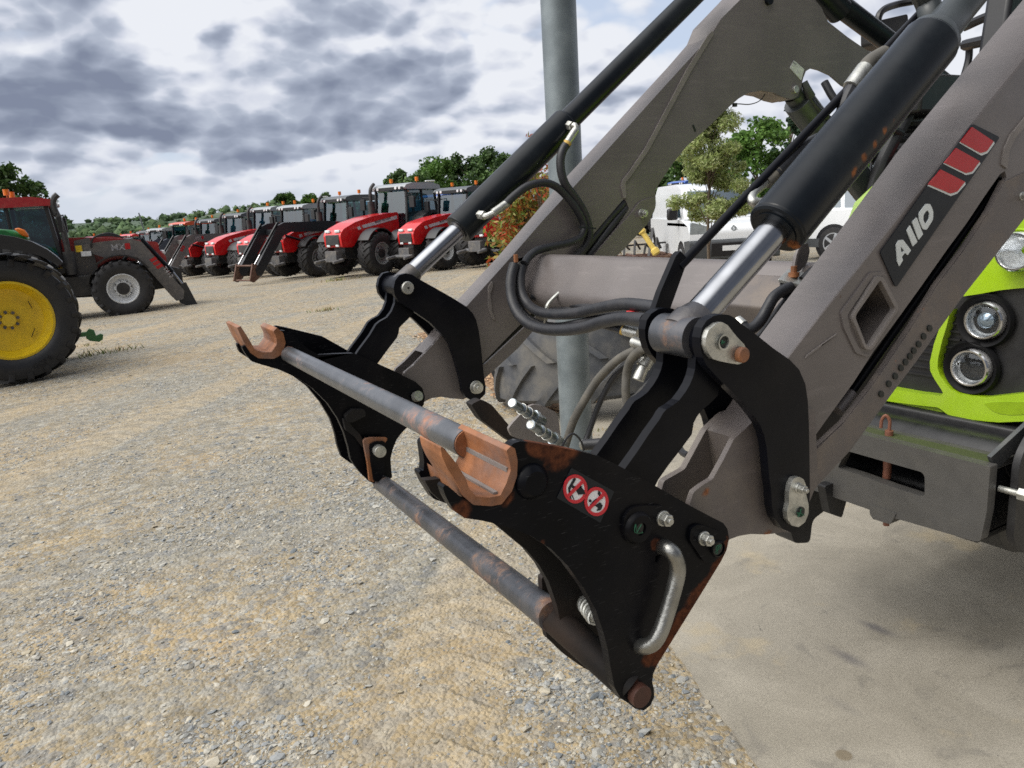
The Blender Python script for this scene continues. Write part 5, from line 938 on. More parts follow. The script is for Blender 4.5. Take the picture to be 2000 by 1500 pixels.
b.bar((q0.x, .78, q0.z-.6), (q1.x, .8, q1.z), .11, .11, up=(0, 1, 0)); b.bar((q0.x-.02, 2.0, q0.z-.6), tuple(q0), .11, .11, up=(0, 1, 0)); b.box((q1.x+.9, 1.4, q1.z+.3), (1.9, 1.5, .14)); b.bar((q1.x, .8, q1.z), (q1.x+.1, .8, q1.z+.3), .1, .1); b.bar(tuple(q1), (q1.x+.1, 2.0, q1.z+.3), .1, .1)
b.bar((q0.x-.02, .78, q0.z-.55), (q0.x-.02, 2.0, q0.z-.55), .1, .1); cabf = b.build('cab_frame', 'cab_black', lime_t, bevel=.02)
b = MB(); b.add([(q0.x+.03, .84, q0.z-.5), (q0.x+.03, 1.94, q0.z-.5), (q1.x+.05, 1.94, q1.z+.2), (q1.x+.05, .84, q1.z+.2)], [(0, 1, 2, 3)]); b.build('windscreen', 'cab_glass', lime_t)
b = MB()
for pts, r_ in (([(1945, 26, 2.1), (1915, 38, 2.2), (1885, 52, 2.3)], .022), ([(1940, 76, 2.1), (1912, 82, 2.2), (1885, 88, 2.3)], .026), ([(1893, 90, 2.3), (1892, 115, 2.3), (1884, 145, 2.3), (1872, 175, 2.3)], .017), ([(1928, 85, 2.15), (1924, 115, 2.15), (1917, 145, 2.15)], .017), ([(1885, 52, 2.3), (1850, -20, 2.45), (1820, -12, 2.5), (1790, 1, 2.55), (1755, 8, 2.6), (1729, 17, 2.6), (1717, 30, 2.6), (1714, 52, 2.6)], .017)):
    b.tube(cat(P3(pts), 4, False), r_, 8)
b.build('mirror_bracket', 'cab_black', lime_t)
plate('mirror', [(1716, 40), (1773, 27), (1776, 66), (1768, 110), (1716, 84)], 2.60, 2.70, 'black_plastic', lime_t, r=6, bevel=.01)
b = MB(); P_ = [(3.05, 1.98, 1.15), (3.05, 1.98, 1.75)]; b.cyl(P_[0], P_[1], .085)
for i in range(16): b.lathe((3.05, 1.98, 1.17+i*.036), (3.05, 1.98, 1.20+i*.036), [(0, .088), (.012, .102), (.024, .088)], 20, cap=False)
b.build('air_hose', 'rubber', lime_t)
b = MB(); b.box((3.0, 1.93, 1.84), (.3, .22, .14)); b.tube(cat([(2.9, 1.9, 1.78), (2.8, 1.95, 1.55), (2.82, 2.0, 1.3)], 4, False), .03, 8); b.build('filter_housing', 'black_plastic', lime_t, bevel=.02)
b = MB(); b.cyl((2.86, 1.87, 1.60), (2.9, 1.85, 1.64), .02); b.build('filler_cap', 'red_cap', lime_t)
# engine block, gearbox and rear body so the tractor is whole
b = MB(); b.box((3.4, 1.4, .85), (2.2, .5, .5)); b.box((5.3, 1.4, 1.0), (1.9, .8, .7)); b.build('chassis', 'cast_dark', lime_t, bevel=.03)
for s in (-1, 1): wheel(lime_t, (3.55, s*.95, .93), .93, .56, .50, 22, 'rim_white', side=s)

# ---------------- steel post -----------------------------------------------------------
mat('galvanised', (.17, .20, .215), .42, metal=.35, dirt=.25, dirtcol=(.26, .28, .28), dscale=5, vary=.18, vscale=5, bump=.05, bscale=90)
pb = Vector((2.60, 3.80, gz(2.6, 3.8))); post = empty('steel_post', pb); tag(post, 'tall round galvanised steel post standing at the slab corner', 'post')
b = MB(); b.cyl((0, 0, -.05), (0, 0, 4.2), .0985, n=48); b.build('post_tube', 'galvanised', post)
b = MB(); b.box((0, 0, .012), (.34, .34, .02)); fl = b.build('foot_plate', 'galvanised', post)

# ---------------- tyre lying behind the post ---------------------------------------------
tb = Vector((3.62, 4.98, gz(3.6, 5.0))); ty = empty('old_tyre', tb); tag(ty, 'dusty black tractor tyre lying on its side behind the steel post', 'tyre')
me = tyre_mesh(.86, .62, .46, 14, .045); o = me.build('tread', 'tyre_dusty', ty, smooth=38); o.rotation_euler = (rad(90-7), rad(4), rad(20)); o.location = (0, 0, .36)
# wood chip bed
islandmat('chip', [(.42, .27, .14), (.55, .38, .22), (.30, .17, .085), (.62, .47, .31), (.22, .12, .06), (.48, .33, .20)], .85)
G = np.random.default_rng(4); n = 16000; cx_, cy_ = [], []
uv = G.random((n, 2)); x = 2.9+uv[:, 0]*7.5; y = 4.75+uv[:, 1]*5.2; k = (y > 4.72+.06*(x-2.9)) & (((x-3.62)**2+(y-4.98)**2) > .2) & (x > 2.75+.25*(y-4.7)); x, y = x[k], y[k]; n = len(x)
s = .014*(3.0**(G.random(n)**1.3)); th = G.random(n)*2*PI; nr = G.normal(0, .35, (n, 2)); u = np.stack([np.cos(th), np.sin(th), nr[:, 0]], 1); v = np.stack([-np.sin(th), np.cos(th), nr[:, 1]], 1); c = np.stack([x, y, GX*x+GY*y+.008+.025*G.random(n)], 1)
Vc = np.stack([c-u*s[:, None], c+v*s[:, None]*.4, c+u*s[:, None], c-v*s[:, None]*.4], 1).reshape(-1, 3)
o = bpy.data.objects.new('wood_chips', stuffmesh('wood_chips', Vc, np.arange(n*4).reshape(-1, 4), ['chip'])); COL.objects.link(o); tag(o, 'brown wood chip mulch around the post and tyre', 'mulch', kind='stuff')
mat('mulch_soil', (.24, .15, .085), .95, bump=.5, bscale=20, vary=.3)
b = MB(); b.prism([[(2.85, 4.75), (10.5, 5.1), (10.5, 10), (4.2, 10)]], lambda x, y, t: (x, y, gz(x, y)+t), .008, -.02); tag(b.build('mulch_bed', 'mulch_soil', smooth=0), kind='structure')

# ---------------- photinia shrub and olive tree ----------------------------------------------
sh = Vector((4.55, 8.4, gz(4.55, 8.4)))
def shrub(name, label, loc, H, W, seed):
    G = np.random.default_rng(seed); root = empty(name, loc); tag(root, label, 'shrub'); b = MB()
    tips = []; nb = 200
    for i in range(nb):
        a = G.random()*2*PI; z = H*(.12+.86*G.random()**.8); pr = math.sin(PI*min(.95, .2+.72*z/H))**.5; r = W*pr*G.uniform(.55, 1.02); p = np.array([r*math.cos(a), r*math.sin(a), z]); tips.append(p)
        if i % 2 == 0: b.tube([(G.normal(0, .05), G.normal(0, .05), 0), (p[0]*.35, p[1]*.35, z*.5), tuple(p)], [.014, .009, .004], 4)
    b.build('stem', 'bark', root); tips = np.array(tips)
    tv = tips[(tips[:, 2] > H*.45) | (G.random(nb) < .25)]
    V1, F1 = leaves(tips, np.full(len(tips), .19), seed+1, .042, 34, aspect=.36); V2, F2 = leaves(tv, np.full(len(tv), .14), seed+2, .045, 16, aspect=.30)
    V2[:, 2] += .06
    V = np.concatenate([V1, V2]); Fc = np.concatenate([F1, F2+len(V1)]); mi = np.concatenate([np.zeros(len(F1)), np.ones(len(F2))])
    o = bpy.data.objects.new('foliage', stuffmesh('foliage', V, Fc, ['leaf_shrub', 'leaf_red'], mi)); COL.objects.link(o); o.parent = root; return root
s1 = shrub('photinia_shrub', 'large red tipped photinia shrub behind the steel post', (lambda q: Vector((q.x, q.y, gz(q.x, q.y))))(PD(1078, 500, 9.3)), 2.02, .74, 21)
for (px, py, D_) in ((1033, 265, 8.6), (1148, 312, 8.6), (1040, 300, 8.6)):
    q = PD(px, py, D_)-s1.location; b = MB(); b.tube([(q.x*.6, q.y*.6, 1.5), (q.x, q.y, q.z-.05)], [.008, .004], 5); sp = b.build('shoot', 'bark', s1)
    V1, F1 = leaves(np.array([[q.x, q.y, q.z]]), np.array([.05]), int(px), .040, 9, aspect=.22); o = bpy.data.objects.new('leaf_tuft', stuffmesh('leaf_tuft', V1, F1, ['leaf_red'])); COL.objects.link(o); o.parent = sp
ol = PD(1385, 520, 12.5); olz = gz(ol.x, ol.y); root = empty('olive_tree', (ol.x, ol.y, olz)); tag(root, 'young silvery olive tree in front of the white van', 'tree')
b = MB(); b.tube(cat([(0, 0, 0), (.01, .02, .6), (-.02, 0, 1.1), (0, 0, 1.6), (.04, 0, 2.6)], 4, False), [.028]*4+[.024]*4+[.02]*4+[.014]*4+[.006], 8)
G = np.random.default_rng(12); C = []; R_ = []
for i in range(95):
    t = G.random()**1.05; z = 1.22+2.10*t; wdt = (.62-.40*t) if t < .85 else .20; a = G.random()*2*PI; r = wdt*G.uniform(.3, 1.05); C.append((r*math.cos(a), r*math.sin(a), z)); R_.append(G.uniform(.10, .22))
    if i % 2 == 0: b.tube([(0, 0, z-.45), (r*.5*math.cos(a), r*.5*math.sin(a), z-.15), C[-1]], [.010, .006, .003], 4)
b.build('trunk', 'bark', root); V_, F_ = leaves(np.array(C), np.array(R_), 13, .038, 330, aspect=.27); o = bpy.data.objects.new('crown', stuffmesh('crown', V_, F_, ['leaf_olive'])); COL.objects.link(o); o.parent = root
# ---------------- machines parked across the yard -----------------------------------
mat('red_paint', (.62, .009, .012), .25, coat=.4, vary=.05, dirt=.12, dirtcol=(.3, .2, .15)); mat('red_dark', (.30, .010, .014), .3, coat=.3, vary=.06, dirt=.15)
mat('orange_paint', (.60, .07, .012), .3, coat=.3, vary=.05); mat('blue_paint', (.02, .09, .38), .3, coat=.3); mat('green_paint', (.012, .16, .035), .3, coat=.4)
mat('roof_grey', (.30, .325, .35), .35, vary=.06, dirt=.2); mat('roof_dark', (.07, .08, .09), .4)
mat('stripe', (.62, .60, .62), .4); mat('chassis', (.022, .022, .024), .5, dirt=.4, dirtcol=(.10, .09, .075), dscale=4); mat('chassis_grey', (.10, .10, .105), .5, dirt=.35)
mat('lamp_white', (.72, .74, .76), .2); mat('beacon', (.70, .17, .012), .3); mat('seat', (.03, .034, .04), .7); mat('rim_grey', (.22, .235, .25), .45, dirt=.3); mat('rim_yellow', (.72, .50, .012), .42, dirt=.28, dirtcol=(.42, .30, .08), dscale=2.5, vary=.06)
mat('loader_dark', (.115, .108, .106), .4, dirt=.2); mat('loader_grey', (.15, .14, .14), .4, dirt=.2); mat('loader_black', (.018, .02, .024), .35); mat('loader_blue', (.07, .085, .11), .4); mat('worn_brown', (.10, .045, .03), .7, dirt=.3)
glassmat('tglass', (.22, .42, .50), .10)
def side(b, pts, y0, y1, r=.03): b.prism([[tuple(p) for p in fil(pts, r, 3)]], lambda x, z, t: (x, t, z), y0, y1)
def mk_tractor(label, px, py, D, rz, body='red_paint', wb=2.95, roof='roof_grey', rim='rim_grey', sgn=1, s=.95, stripe=True, text=None, exhaust=True, front=True, nose=0, group=None, fender='chassis', name='tractor', low=False):
    xf = wb*s; P = PD(px, py, D); ca, sa = math.cos(rz), math.sin(rz); lx, ly = xf, sgn*.93*s
    loc = Vector((P.x-(lx*ca-ly*sa), P.y-(lx*sa+ly*ca), 0)); cz_ = gz(loc.x, loc.y); fzv = gz(P.x, P.y); loc.z = min(cz_, fzv)
    root = empty(name, loc, rz); pitch = math.atan2(fzv-cz_, xf); root.rotation_euler = (0, -pitch if False else 0, rz); tag(root, label, 'tractor', group)
    S = lambda pts: [(x*s, z*s) for x, z in pts]
    b = MB(); side(b, S([(-.45, .62), (-.45, 1.25), (1.1, 1.25), (3.3, 1.2), (3.75, 1.05), (3.75, .62), (2.2, .5)]), -.24*s, .24*s); b.box((xf, 0, .68*s), (.24*s, 1.5*s, .22*s)); b.box((0, 0, .95*s), (.4*s, 1.4*s, .4*s)); b.build('chassis', 'chassis', root, bevel=.02)
    n_ = nose
    hp_ = [(1.12, 1.22), (1.12, 2.03), (1.6, 2.02), (2.5, 1.93), (3.3, 1.78), (3.82+n_, 1.58), (3.98+n_, 1.42), (3.94+n_, 1.0), (3.5, .98), (3.15, 1.30), (2.6, 1.36), (2.1, 1.22)]
    b = MB(); hwid = .39*s; lp = [tuple(p) for p in fil(S(hp_), .06, 3)]; k = len(lp); vs = []
    for (y, f) in ((-hwid, .93), (-hwid*1.0, 1), (hwid*1.0, 1), (hwid, .93)): pass
    side(b, S(hp_), -hwid, hwid, .08); hood_ = b.build('hood', body, root, bevel=.07*s, seg=3)
    b = MB(); x_ = (3.965+n_)*s; b.box((x_, 0, 1.24*s), (.05, .60*s, .34*s)); b.build('grille', 'chassis', root, bevel=.02)
    for sy in (-1, 1):
        b = MB(); b.box((x_-.035*s, sy*.22*s, 1.52*s), (.07, .22*s, .09*s)); b.build('headlight', 'lamp_white', root, bevel=.02)
        b = MB(); b.box((x_+.004, sy*.2*s, 1.06*s), (.05, .15*s, .08*s)); b.build('headlight', 'lamp_white', root, bevel=.02)
        if stripe:
            b = MB(); b.prism([S([(1.2, 1.80), (1.2, 1.92), (3.0, 1.66), (2.94, 1.56)]), S([(3.02, 1.545), (3.10, 1.64), (3.24, 1.61), (3.18, 1.51)]), ][:1], lambda x, z, t: (x, t, z), sy*hwid, sy*(hwid+.006)); b.prism([S([(3.04, 1.545), (3.10, 1.64), (3.24, 1.61), (3.18, 1.51)])], lambda x, z, t: (x, t, z), sy*hwid, sy*(hwid+.006)); st_ = b.build('side_stripe', 'stripe', hood_)
            if text and sy == sgn:
                vs, fs = TXT[text]; a_ = -math.atan2(.255, 1.78) ; q = MB()
                u = Vector((-math.cos(a_), 0, -math.sin(a_))) if sy > 0 else Vector((math.cos(a_), 0, math.sin(a_))); v = Vector((math.sin(-a_), 0, math.cos(a_)))
                v = Vector((0, sy, 0)).cross(u) if False else Vector((-u.z, 0, u.x)) if u.x > 0 else Vector((u.z, 0, -u.x))
                o_ = Vector((2.35*s if sy > 0 else 1.5*s, sy*(hwid+.008), (1.70 if sy > 0 else 1.81)*s)); q.add([o_+u*p[0]*s+v*p[1]*s for p in vs], fs); q.build('lettering', 'decal_black', st_)
        # rear fender, front mudguard, mirror, lights
        b = MB(); pts = [(-.95, 1.35), (-.75, 1.75), (-.3, 2.02), (.25, 2.05), (.75, 1.85), (1.05, 1.45), (1.0, 1.38), (.7, 1.72), (.2, 1.94), (-.3, 1.92), (-.68, 1.68), (-.86, 1.33)]; side(b, S(pts), sy*.62*s, sy*1.22*s, .01); b.build('fender', body if fender != 'chassis' else 'chassis', root, bevel=.015)
        if front:
            b = MB(); arc = [(wb+1.0*.80*math.cos(a), .70+.86*math.sin(a)) for a in [rad(q) for q in range(35, 166, 13)]]; arc2 = [(x+(wb-x)*.05, z-.035) for x, z in reversed(arc)]; b.prism([S(arc+arc2)], lambda x, z, t: (x, t, z), sy*.72*s, sy*1.18*s); b.build('mudguard', 'cab_black', root)
        b = MB(); b.tube([(1.05*s, sy*.72*s, 2.55*s), (1.2*s, sy*1.15*s, 2.62*s), (1.2*s, sy*1.15*s, 2.2*s)], .02, 5); b.box((1.2*s, sy*1.15*s, 2.35*s), (.10, .22*s, .38*s)); b.build('mirror', 'cab_black', root, bevel=.02)
    # cab
    b = MB(); w0, w1 = .74*s, .70*s
    for sy in (-1, 1):
        for (x0, x1) in ((1.12, .95), (.15, .13), (-.72, -.62)): b.bar((x0*s, sy*w0, 1.2*s), (x1*s, sy*w1, 2.8*s), .07, .09)
        b.bar((-.72*s, sy*w0, 1.25*s), (1.12*s, sy*w0, 1.25*s), .08, .12)
    b.bar((1.12*s, -w0, 1.25*s), (1.12*s, w0, 1.25*s), .08, .12); b.box((.2*s, 0, 1.22*s), (1.8*s, 1.45*s, .10)); cab_ = b.build('cab_frame', 'cab_black', root, bevel=.01)
    b = MB()
    for sy in (-1, 1): b.add([(1.08*s, sy*w0, 1.3*s), (.93*s, sy*w1, 2.75*s), (-.60*s, sy*w1, 2.75*s), (-.69*s, sy*w0, 1.3*s)], [(0, 1, 2, 3)])
    b.add([(1.10*s, -w0, 1.3*s), (1.10*s, w0, 1.3*s), (.94*s, w1, 2.75*s), (.94*s, -w1, 2.75*s)], [(0, 1, 2, 3)]); b.add([(-.70*s, -w0, 1.6*s), (-.70*s, w0, 1.6*s), (-.60*s, w1, 2.75*s), (-.60*s, -w1, 2.75*s)], [(0, 1, 2, 3)]); b.build('glass', 'tglass', cab_)
    b = MB(); b.box((0, 0, 1.6*s), (.5*s, .5*s, .15)); b.box((-.25*s, 0, 1.95*s), (.12, .5*s, .6*s)); b.tube([(.6*s, 0, 1.4*s), (.45*s, 0, 1.9*s)], .03, 6); b.build('driver_seat', 'seat', cab_, bevel=.03)
    b = MB(); side(b, S([(-.85, 2.82), (-.8, 2.93), (-.3, 3.02), (.7, 3.02), (1.08, 2.95), (1.16, 2.86), (1.1, 2.80), (-.8, 2.78)]), -.83*s, .83*s, .03); rf = b.build('roof', roof, root, bevel=.04, seg=3)
    b = MB(); b.box((1.13*s, 0, 2.84*s), (.06, 1.45*s, .10)); b.build('light_bar', 'cab_black', rf)
    for yy in (-.6, -.42, .42, .6): b = MB(); b.cyl((1.13*s, yy*s, 2.85*s), (1.19*s, yy*s, 2.85*s), .05*s, n=12); b.build('work_light', 'lamp_white', rf)
    for yy in (.6, -.6): b = MB(); b.cyl((.2*s, yy*s, 3.0*s), (.2*s, yy*s, 3.1*s), .015, n=6); b.cyl((.2*s, yy*s, 3.08*s), (.2*s, yy*s, 3.22*s), .065*s, n=10); b.build('beacon', 'beacon', rf)
    if exhaust: b = MB(); b.cyl((1.35*s, -sgn*.62*s, 1.3*s), (1.35*s, -sgn*.62*s, 2.45*s), .13*s, n=14); b.tube(cat([(1.35*s, -sgn*.62*s, 2.4*s), (1.35*s, -sgn*.62*s, 2.75*s), (1.28*s, -sgn*.62*s, 2.92*s), (1.12*s, -sgn*.62*s, 3.05*s)], 3, False), .06*s, 8); b.build('exhaust', 'chassis', root)
    b = MB(); b.box(((4.0+nose)*s, 0, .72*s), (.25, .5*s, .35*s))
    if nose > -.3: b.tube([(4.05*s, -.4*s, .6*s), (4.5*s, -.42*s, .55*s)], .05, 6); b.tube([(4.05*s, .4*s, .6*s), (4.5*s, .42*s, .55*s)], .05, 6); b.tube([(4.05*s, -.42*s, .6*s), (4.05*s, .42*s, .6*s)], .06, 6)
    b.build('front_linkage', 'chassis_grey', root, bevel=.01)
    for sy in (-1, 1):
        wheel(root, (xf, sy*.93*s, .72*s), .72*s, .56*s, .36*s, 20, rim, side=sy, dish=.35, hub=.42); wheel(root, (0, sy*.95*s, .96*s), .96*s, .62*s, .52*s, 22, rim, side=sy, dish=.6)
    b = MB(); b.bar((.55*s, sgn*.85*s, .45*s), (1.0*s, sgn*.85*s, .45*s), .3, .04); b.bar((.6*s, sgn*.83*s, .8*s), (1.0*s, sgn*.83*s, .8*s), .25, .04); b.box((1.3*s, sgn*.6*s, .85*s), (.9*s, .4*s, .5*s)); b.build('fuel_tank', 'chassis', root, bevel=.04)
    return root
TXT = {'MF': text_mesh('MASSEY FERGUSON', .095), 'MX': text_mesh('MX', .22, shear=0), 'T412': text_mesh('T412', .15)}
def mk_loader(label, host, m_, s=.95, text=False, foot='worn_brown', w_=.52, reach=0, ynear=1, decal=True, knee=2.05, kx=4.15, run=1.2):
    root = empty('front_loader', host.location, host.rotation_euler.z); tag(root, label, 'front loader', None)
    S = lambda pts: [(x*s, z*s) for x, z in pts]
    arm_ = S([(1.45, 1.75), (1.5, knee-.05), (1.9, knee), (kx-.25, knee+.03), (kx, knee-.06), (kx+run, .50), (kx+run-.05, .28), (kx+run-.23, .25), (kx-.15, knee-.45), (kx-.5, knee-.33), (2.0, knee-.39)]); reach = kx-4.15+run-1.2
    for sy in (-1, 1):
        b = MB(); side(b, arm_, sy*(w_-.05)*s, sy*(w_+.05)*s, .03); a = b.build('loader_arm', m_, root, bevel=.012)
        b = MB(); b.cyl((2.1*s, sy*w_*s, 1.05*s), ((kx-.3)*s, sy*w_*s, 1.60*s), .045*s, n=10); b.build('lift_cylinder', 'cyl_black', root)
        b = MB(); b.cyl((kx*s, sy*w_*s, (knee+.02)*s), ((kx+run*.75)*s, sy*w_*s, 1.0*s), .05*s, n=10); b.build('tilt_cylinder', 'cyl_black', root); b = MB(); b.cyl(((kx+run*.71)*s, sy*w_*s, 1.06*s), ((kx+run*.97)*s, sy*w_*s, .68*s), .028*s, n=8); b.build('piston_rod', 'chrome', root)
        b = MB(); side(b, S([(1.3, .8), (1.4, 1.95), (1.75, 2.0), (1.85, .8)]), sy*(w_-.1)*s, sy*(w_-.06)*s); b.build('mast', m_, root)
        if sy == ynear and decal:
            b = MB(); dx, dz = run, .50-(knee-.06); ax_ = Vector((dx, 0, dz)).normalized(); pr_ = Vector((ax_.z, 0, -ax_.x)); c0 = Vector(((kx+.13*run)*s, sy*(w_+.053)*s, (knee-.52)*s))
            for k in range(3):
                o_ = c0+ax_*(k*.11*s); b.add([o_, o_+ax_*.08*s, o_+ax_*.10*s-pr_*.16*s, o_+ax_*.02*s-pr_*.16*s], [(0, 1, 2, 3)])
            b.build('red_block', 'decal_red', a, smooth=0)
        if text and sy == ynear:
            q = MB(); ox_ = (kx-.40 if sy < 0 else kx-.90)*s; q.add([(ox_, sy*(w_+.054)*s, (knee-.22)*s), (ox_+.12*s, sy*(w_+.054)*s, (knee-.22)*s), (ox_+.12*s, sy*(w_+.054)*s, (knee-.07)*s), (ox_, sy*(w_+.054)*s, (knee-.07)*s)], [(0, 1, 2, 3)]); q.build('red_block', 'decal_red', a, smooth=0)
            for key, o_, ang, k in (('MX', Vector(((kx-.72 if sy < 0 else kx-.45)*s, sy*(w_+.054)*s, (knee-.23)*s)), 0, 1),)+((('T412', Vector(((kx+.46*run)*s, sy*(w_+.056)*s, 1.12*s)), math.atan2(-1.4, run), 1.0),) if text == 2 else ()):
                vs, fs = TXT[key]; q = MB(); ux = Vector((math.cos(ang), 0, math.sin(ang))); vx = Vector((-math.sin(ang), 0, math.cos(ang)))
                if sy > 0: ux = -ux
                q.add([o_+ux*p[0]*k*s+vx*p[1]*k*s for p in vs], fs); q.build('lettering', 'stripe', a, smooth=0)
    b = MB(); b.box(((kx-.2)*s, 0, 1.75*s), (.16*s, 2*w_*s, .2*s)); b.build('cross_tube', m_, root, bevel=.02)
    b = MB()
    for sy in (-1, 1): side(b, S([(5.15+reach, .62), (5.42+reach, .72), (5.62+reach, .12), (5.45+reach, .05), (5.2+reach, .2)]), sy*(w_-.03)*s, sy*(w_+.03)*s, .02)
    b.cyl(((5.40+reach)*s, -w_*s, .64*s), ((5.40+reach)*s, w_*s, .64*s), .03, n=8); b.cyl(((5.52+reach)*s, -w_*s, .13*s), ((5.52+reach)*s, w_*s, .13*s), .03, n=8); b.build('tool_carrier', foot, root)
    return root
RZ = rad(205); GRP = 'tractors parked side by side in the row across the yard'
t0 = mk_tractor('red tractor half hidden behind the photinia shrub', 1015, 527, 24, RZ, s=.93, group=GRP, exhaust=False)
t1 = mk_tractor('red tractor with white front rims just left of the photinia shrub', 868, 535, 25.3, RZ, rim='rim_white', s=.88, text='MF', group=GRP, exhaust=False, roof='roof_dark', nose=-.1)
t2 = mk_tractor('largest red tractor of the row with tall exhaust and silver roof', 742, 541, 26, rad(207), s=.99, text='MF', group=GRP, nose=.05)
t3 = mk_tractor('red tractor carrying the glossy black front loader', 622, 541, 29, rad(202), s=.95, group=GRP, roof='roof_dark')
l3 = mk_loader('glossy black front loader with brown rusty carrier on a red tractor', t3, 'loader_black', .96, w_=.5, decal=False)
t4 = mk_tractor('red tractor with white stripe between the black loader and the next red hood', 548, 543, 33, rad(208), s=.94, group=GRP, text='MF', exhaust=False)
t5 = mk_tractor('red tractor with pointed hood right of the grey loader', 481, 543, 36.5, rad(203), s=.99, group=GRP, text='MF', exhaust=True)
t6 = mk_tractor('red tractor carrying the taupe grey front loader in the row', 428, 543, 40, RZ, s=.97, group=GRP, exhaust=True, stripe=False, roof='roof_dark')
l6 = mk_loader('taupe grey front loader with red blocks on a tractor in the row', t6, 'loader_grey', .97, text=1)
t7 = mk_tractor('dark roofed tractor carrying the blue grey front loader', 378, 543, 43.5, RZ, body='red_dark', s=.95, group=GRP, stripe=False, roof='roof_dark')
l7 = mk_loader('blue grey front loader left of the taupe grey one', t7, 'loader_blue', .95, foot='loader_blue', decal=False)
t8 = mk_tractor('orange tractor with orange roof at the far end of the row', 322, 543, 47, RZ, body='orange_paint', roof='orange_paint', s=.97, group=GRP, stripe=False, exhaust=False)
l8 = mk_loader('dark front loader on the orange tractor', t8, 'loader_blue', .95, foot='loader_black', decal=False)
far = [(282, 52, 'red_paint', 'roof_grey', 'distant red tractor with grey roof just left of the leaning pole'), (172, 72, 'red_paint', 'red_paint', 'distant bright red tractor second from the left of the far group'), (210, 74, 'red_paint', 'roof_dark', 'farthest red tractor with dark roof'), (262, 56, 'orange_paint', 'roof_dark', 'small dark roofed orange tractor left of the orange roofed one'), (228, 62, 'red_paint', 'red_paint', 'distant red tractor with red roof, right of the far group'), (192, 67, 'red_dark', 'orange_paint', 'distant red tractor with orange roof in the middle of the far group'), (150, 60, 'red_paint', 'red_dark', 'distant red tractor behind the cab of the side facing tractor')]
for (px, D_, bd, rf_, lb) in far:
    mk_tractor(lb, px, 530, D_, rad(210), body=bd, roof=rf_, s=.93, stripe=False, group='distant tractors left of the row', exhaust=False)
tb1 = mk_tractor('blue tractor behind the gap between the two nearest red tractors', 822, 520, 36, rad(200), body='blue_paint', roof='blue_paint', s=.95, stripe=False)
tb2 = mk_tractor('blue tractor far right, seen below the large cylinder', 1735, 432, 30, rad(190), body='blue_paint', roof='roof_dark', s=.93, stripe=False, exhaust=False)
tb3 = mk_tractor('small blue tractor with white rims near the green fence', 1290, 450, 36, rad(175), body='blue_paint', roof='blue_paint', rim='rim_white', s=.8, stripe=False, exhaust=False)
# side-on red tractor with its loader
ts = mk_tractor('dark red tractor seen side on with white front rim', 248, 607, 21.6, rad(-3), body='red_dark', roof='red_dark', rim='rim_white', sgn=-1, s=1.0, stripe=False, exhaust=False, wb=2.30, nose=-.55)
ls = mk_loader('taupe grey front loader with white lettering on the side on red tractor', ts, 'loader_dark', 1.0, text=2, foot='loader_black', ynear=-1, knee=1.88, w_=.56, kx=2.90, run=.82)
b = MB(); b.cyl((1.25, -.80, 1.15), (1.25, -.80, 1.7), .13, n=14); b.tube(cat([(1.25, -.80, 1.6), (1.22, -.8, 2.3), (1.12, -.8, 2.75), (1.15, -.8, 2.95), (1.25, -.8, 3.05)], 4, False), .07, 8); b.build('exhaust', 'chassis', ts)
b = MB(); [b.tube(cat([(1.75, -.62, 1.75+i*.02), (1.85, -.66, 2.0), (2.2, -.64, 2.08-i*.02), (2.5, -.6, 1.95)], 4, False), .018, 6) for i in range(4)]; b.build('hydraulic_hose', 'rubber', ls)
b = MB(); b.box((1.62, -.66, 1.62), (.22, .05, .12)); b.build('coupler_block', 'lamp_white', ls)
b = MB(); b.box((1.48, -.66, 1.75), (.14, .02, .16)); b.build('warning_label', 'rim_yellow', ls)
# yellow rimmed wheel of the tractor cut by the left edge of the picture
YW = PG(25, 754).y; wc_ = PY(11, 624, YW); top_, bot_ = PY(25, 494, YW), PY(25, 753, YW); RW = (top_.z-bot_.z)/2
gt = empty('tractor', (wc_.x, wc_.y+.3, gz(wc_.x, wc_.y+.3))); tag(gt, 'green tractor cut by the left edge, showing its yellow rimmed rear wheel', 'tractor')
zc = wc_.z-gt.location.z; zc = RW
mat('tyre_text', (.035, .035, .038), .6)
def tyre_text(txt, ang0, r, size):
    b = MB()
    for i, ch in enumerate(txt):
        vs, fs = text_mesh(ch, size); a = ang0+i*size*.72/r; c = Vector((math.cos(a), 0, math.sin(a)))*r; ux = Vector((-math.sin(a), 0, math.cos(a))); vx = Vector((-math.cos(a), 0, -math.sin(a)))
        b.add([Vector((0, -.312, 0))+c+ux*p_[0]+vx*p_[1] for p_ in vs], fs)
    return b
b = MB()
for a0, a1 in ((40, 22), (-50, -28)):
    P0, P1 = [Vector((math.cos(rad(a))*RW*.40*k, -.10, math.sin(rad(a))*RW*.40*k)) for a, k in ((a0, 1), (a1, .92))]; b.bar(P0, P1, .008, .012, up=(0, 1, 0))
slot_ = b
yw_ = wheel(gt, (0, -.02, zc), RW, .60, RW*.585, 22, 'rim_yellow', 'tyre_clean', side=-1, dish=.62, hub=.17, lh=.055, bolts=8, rot=0, rz=rad(11)); slot_.build('rim_slot', 'cab_black', yw_); tyre_text('GC70', rad(-78), RW*.80, RW*.12).build('lettering', 'tyre_text', yw_, smooth=0)
fq = [PY(px, py, YW-.1)-gt.location for px, py in [(-190, 452), (-90, 449), (-20, 455), (30, 463), (62, 472), (92, 487), (112, 502), (123, 513), (119, 518), (104, 512), (78, 500), (40, 490), (0, 486), (-60, 488), (-190, 505)]]; b = MB(); b.prism([[(p.x, p.z) for p in fq]], lambda x, z, t: (x, t, z), -.42, .35); b.build('fender', 'cab_black', gt, bevel=.015)
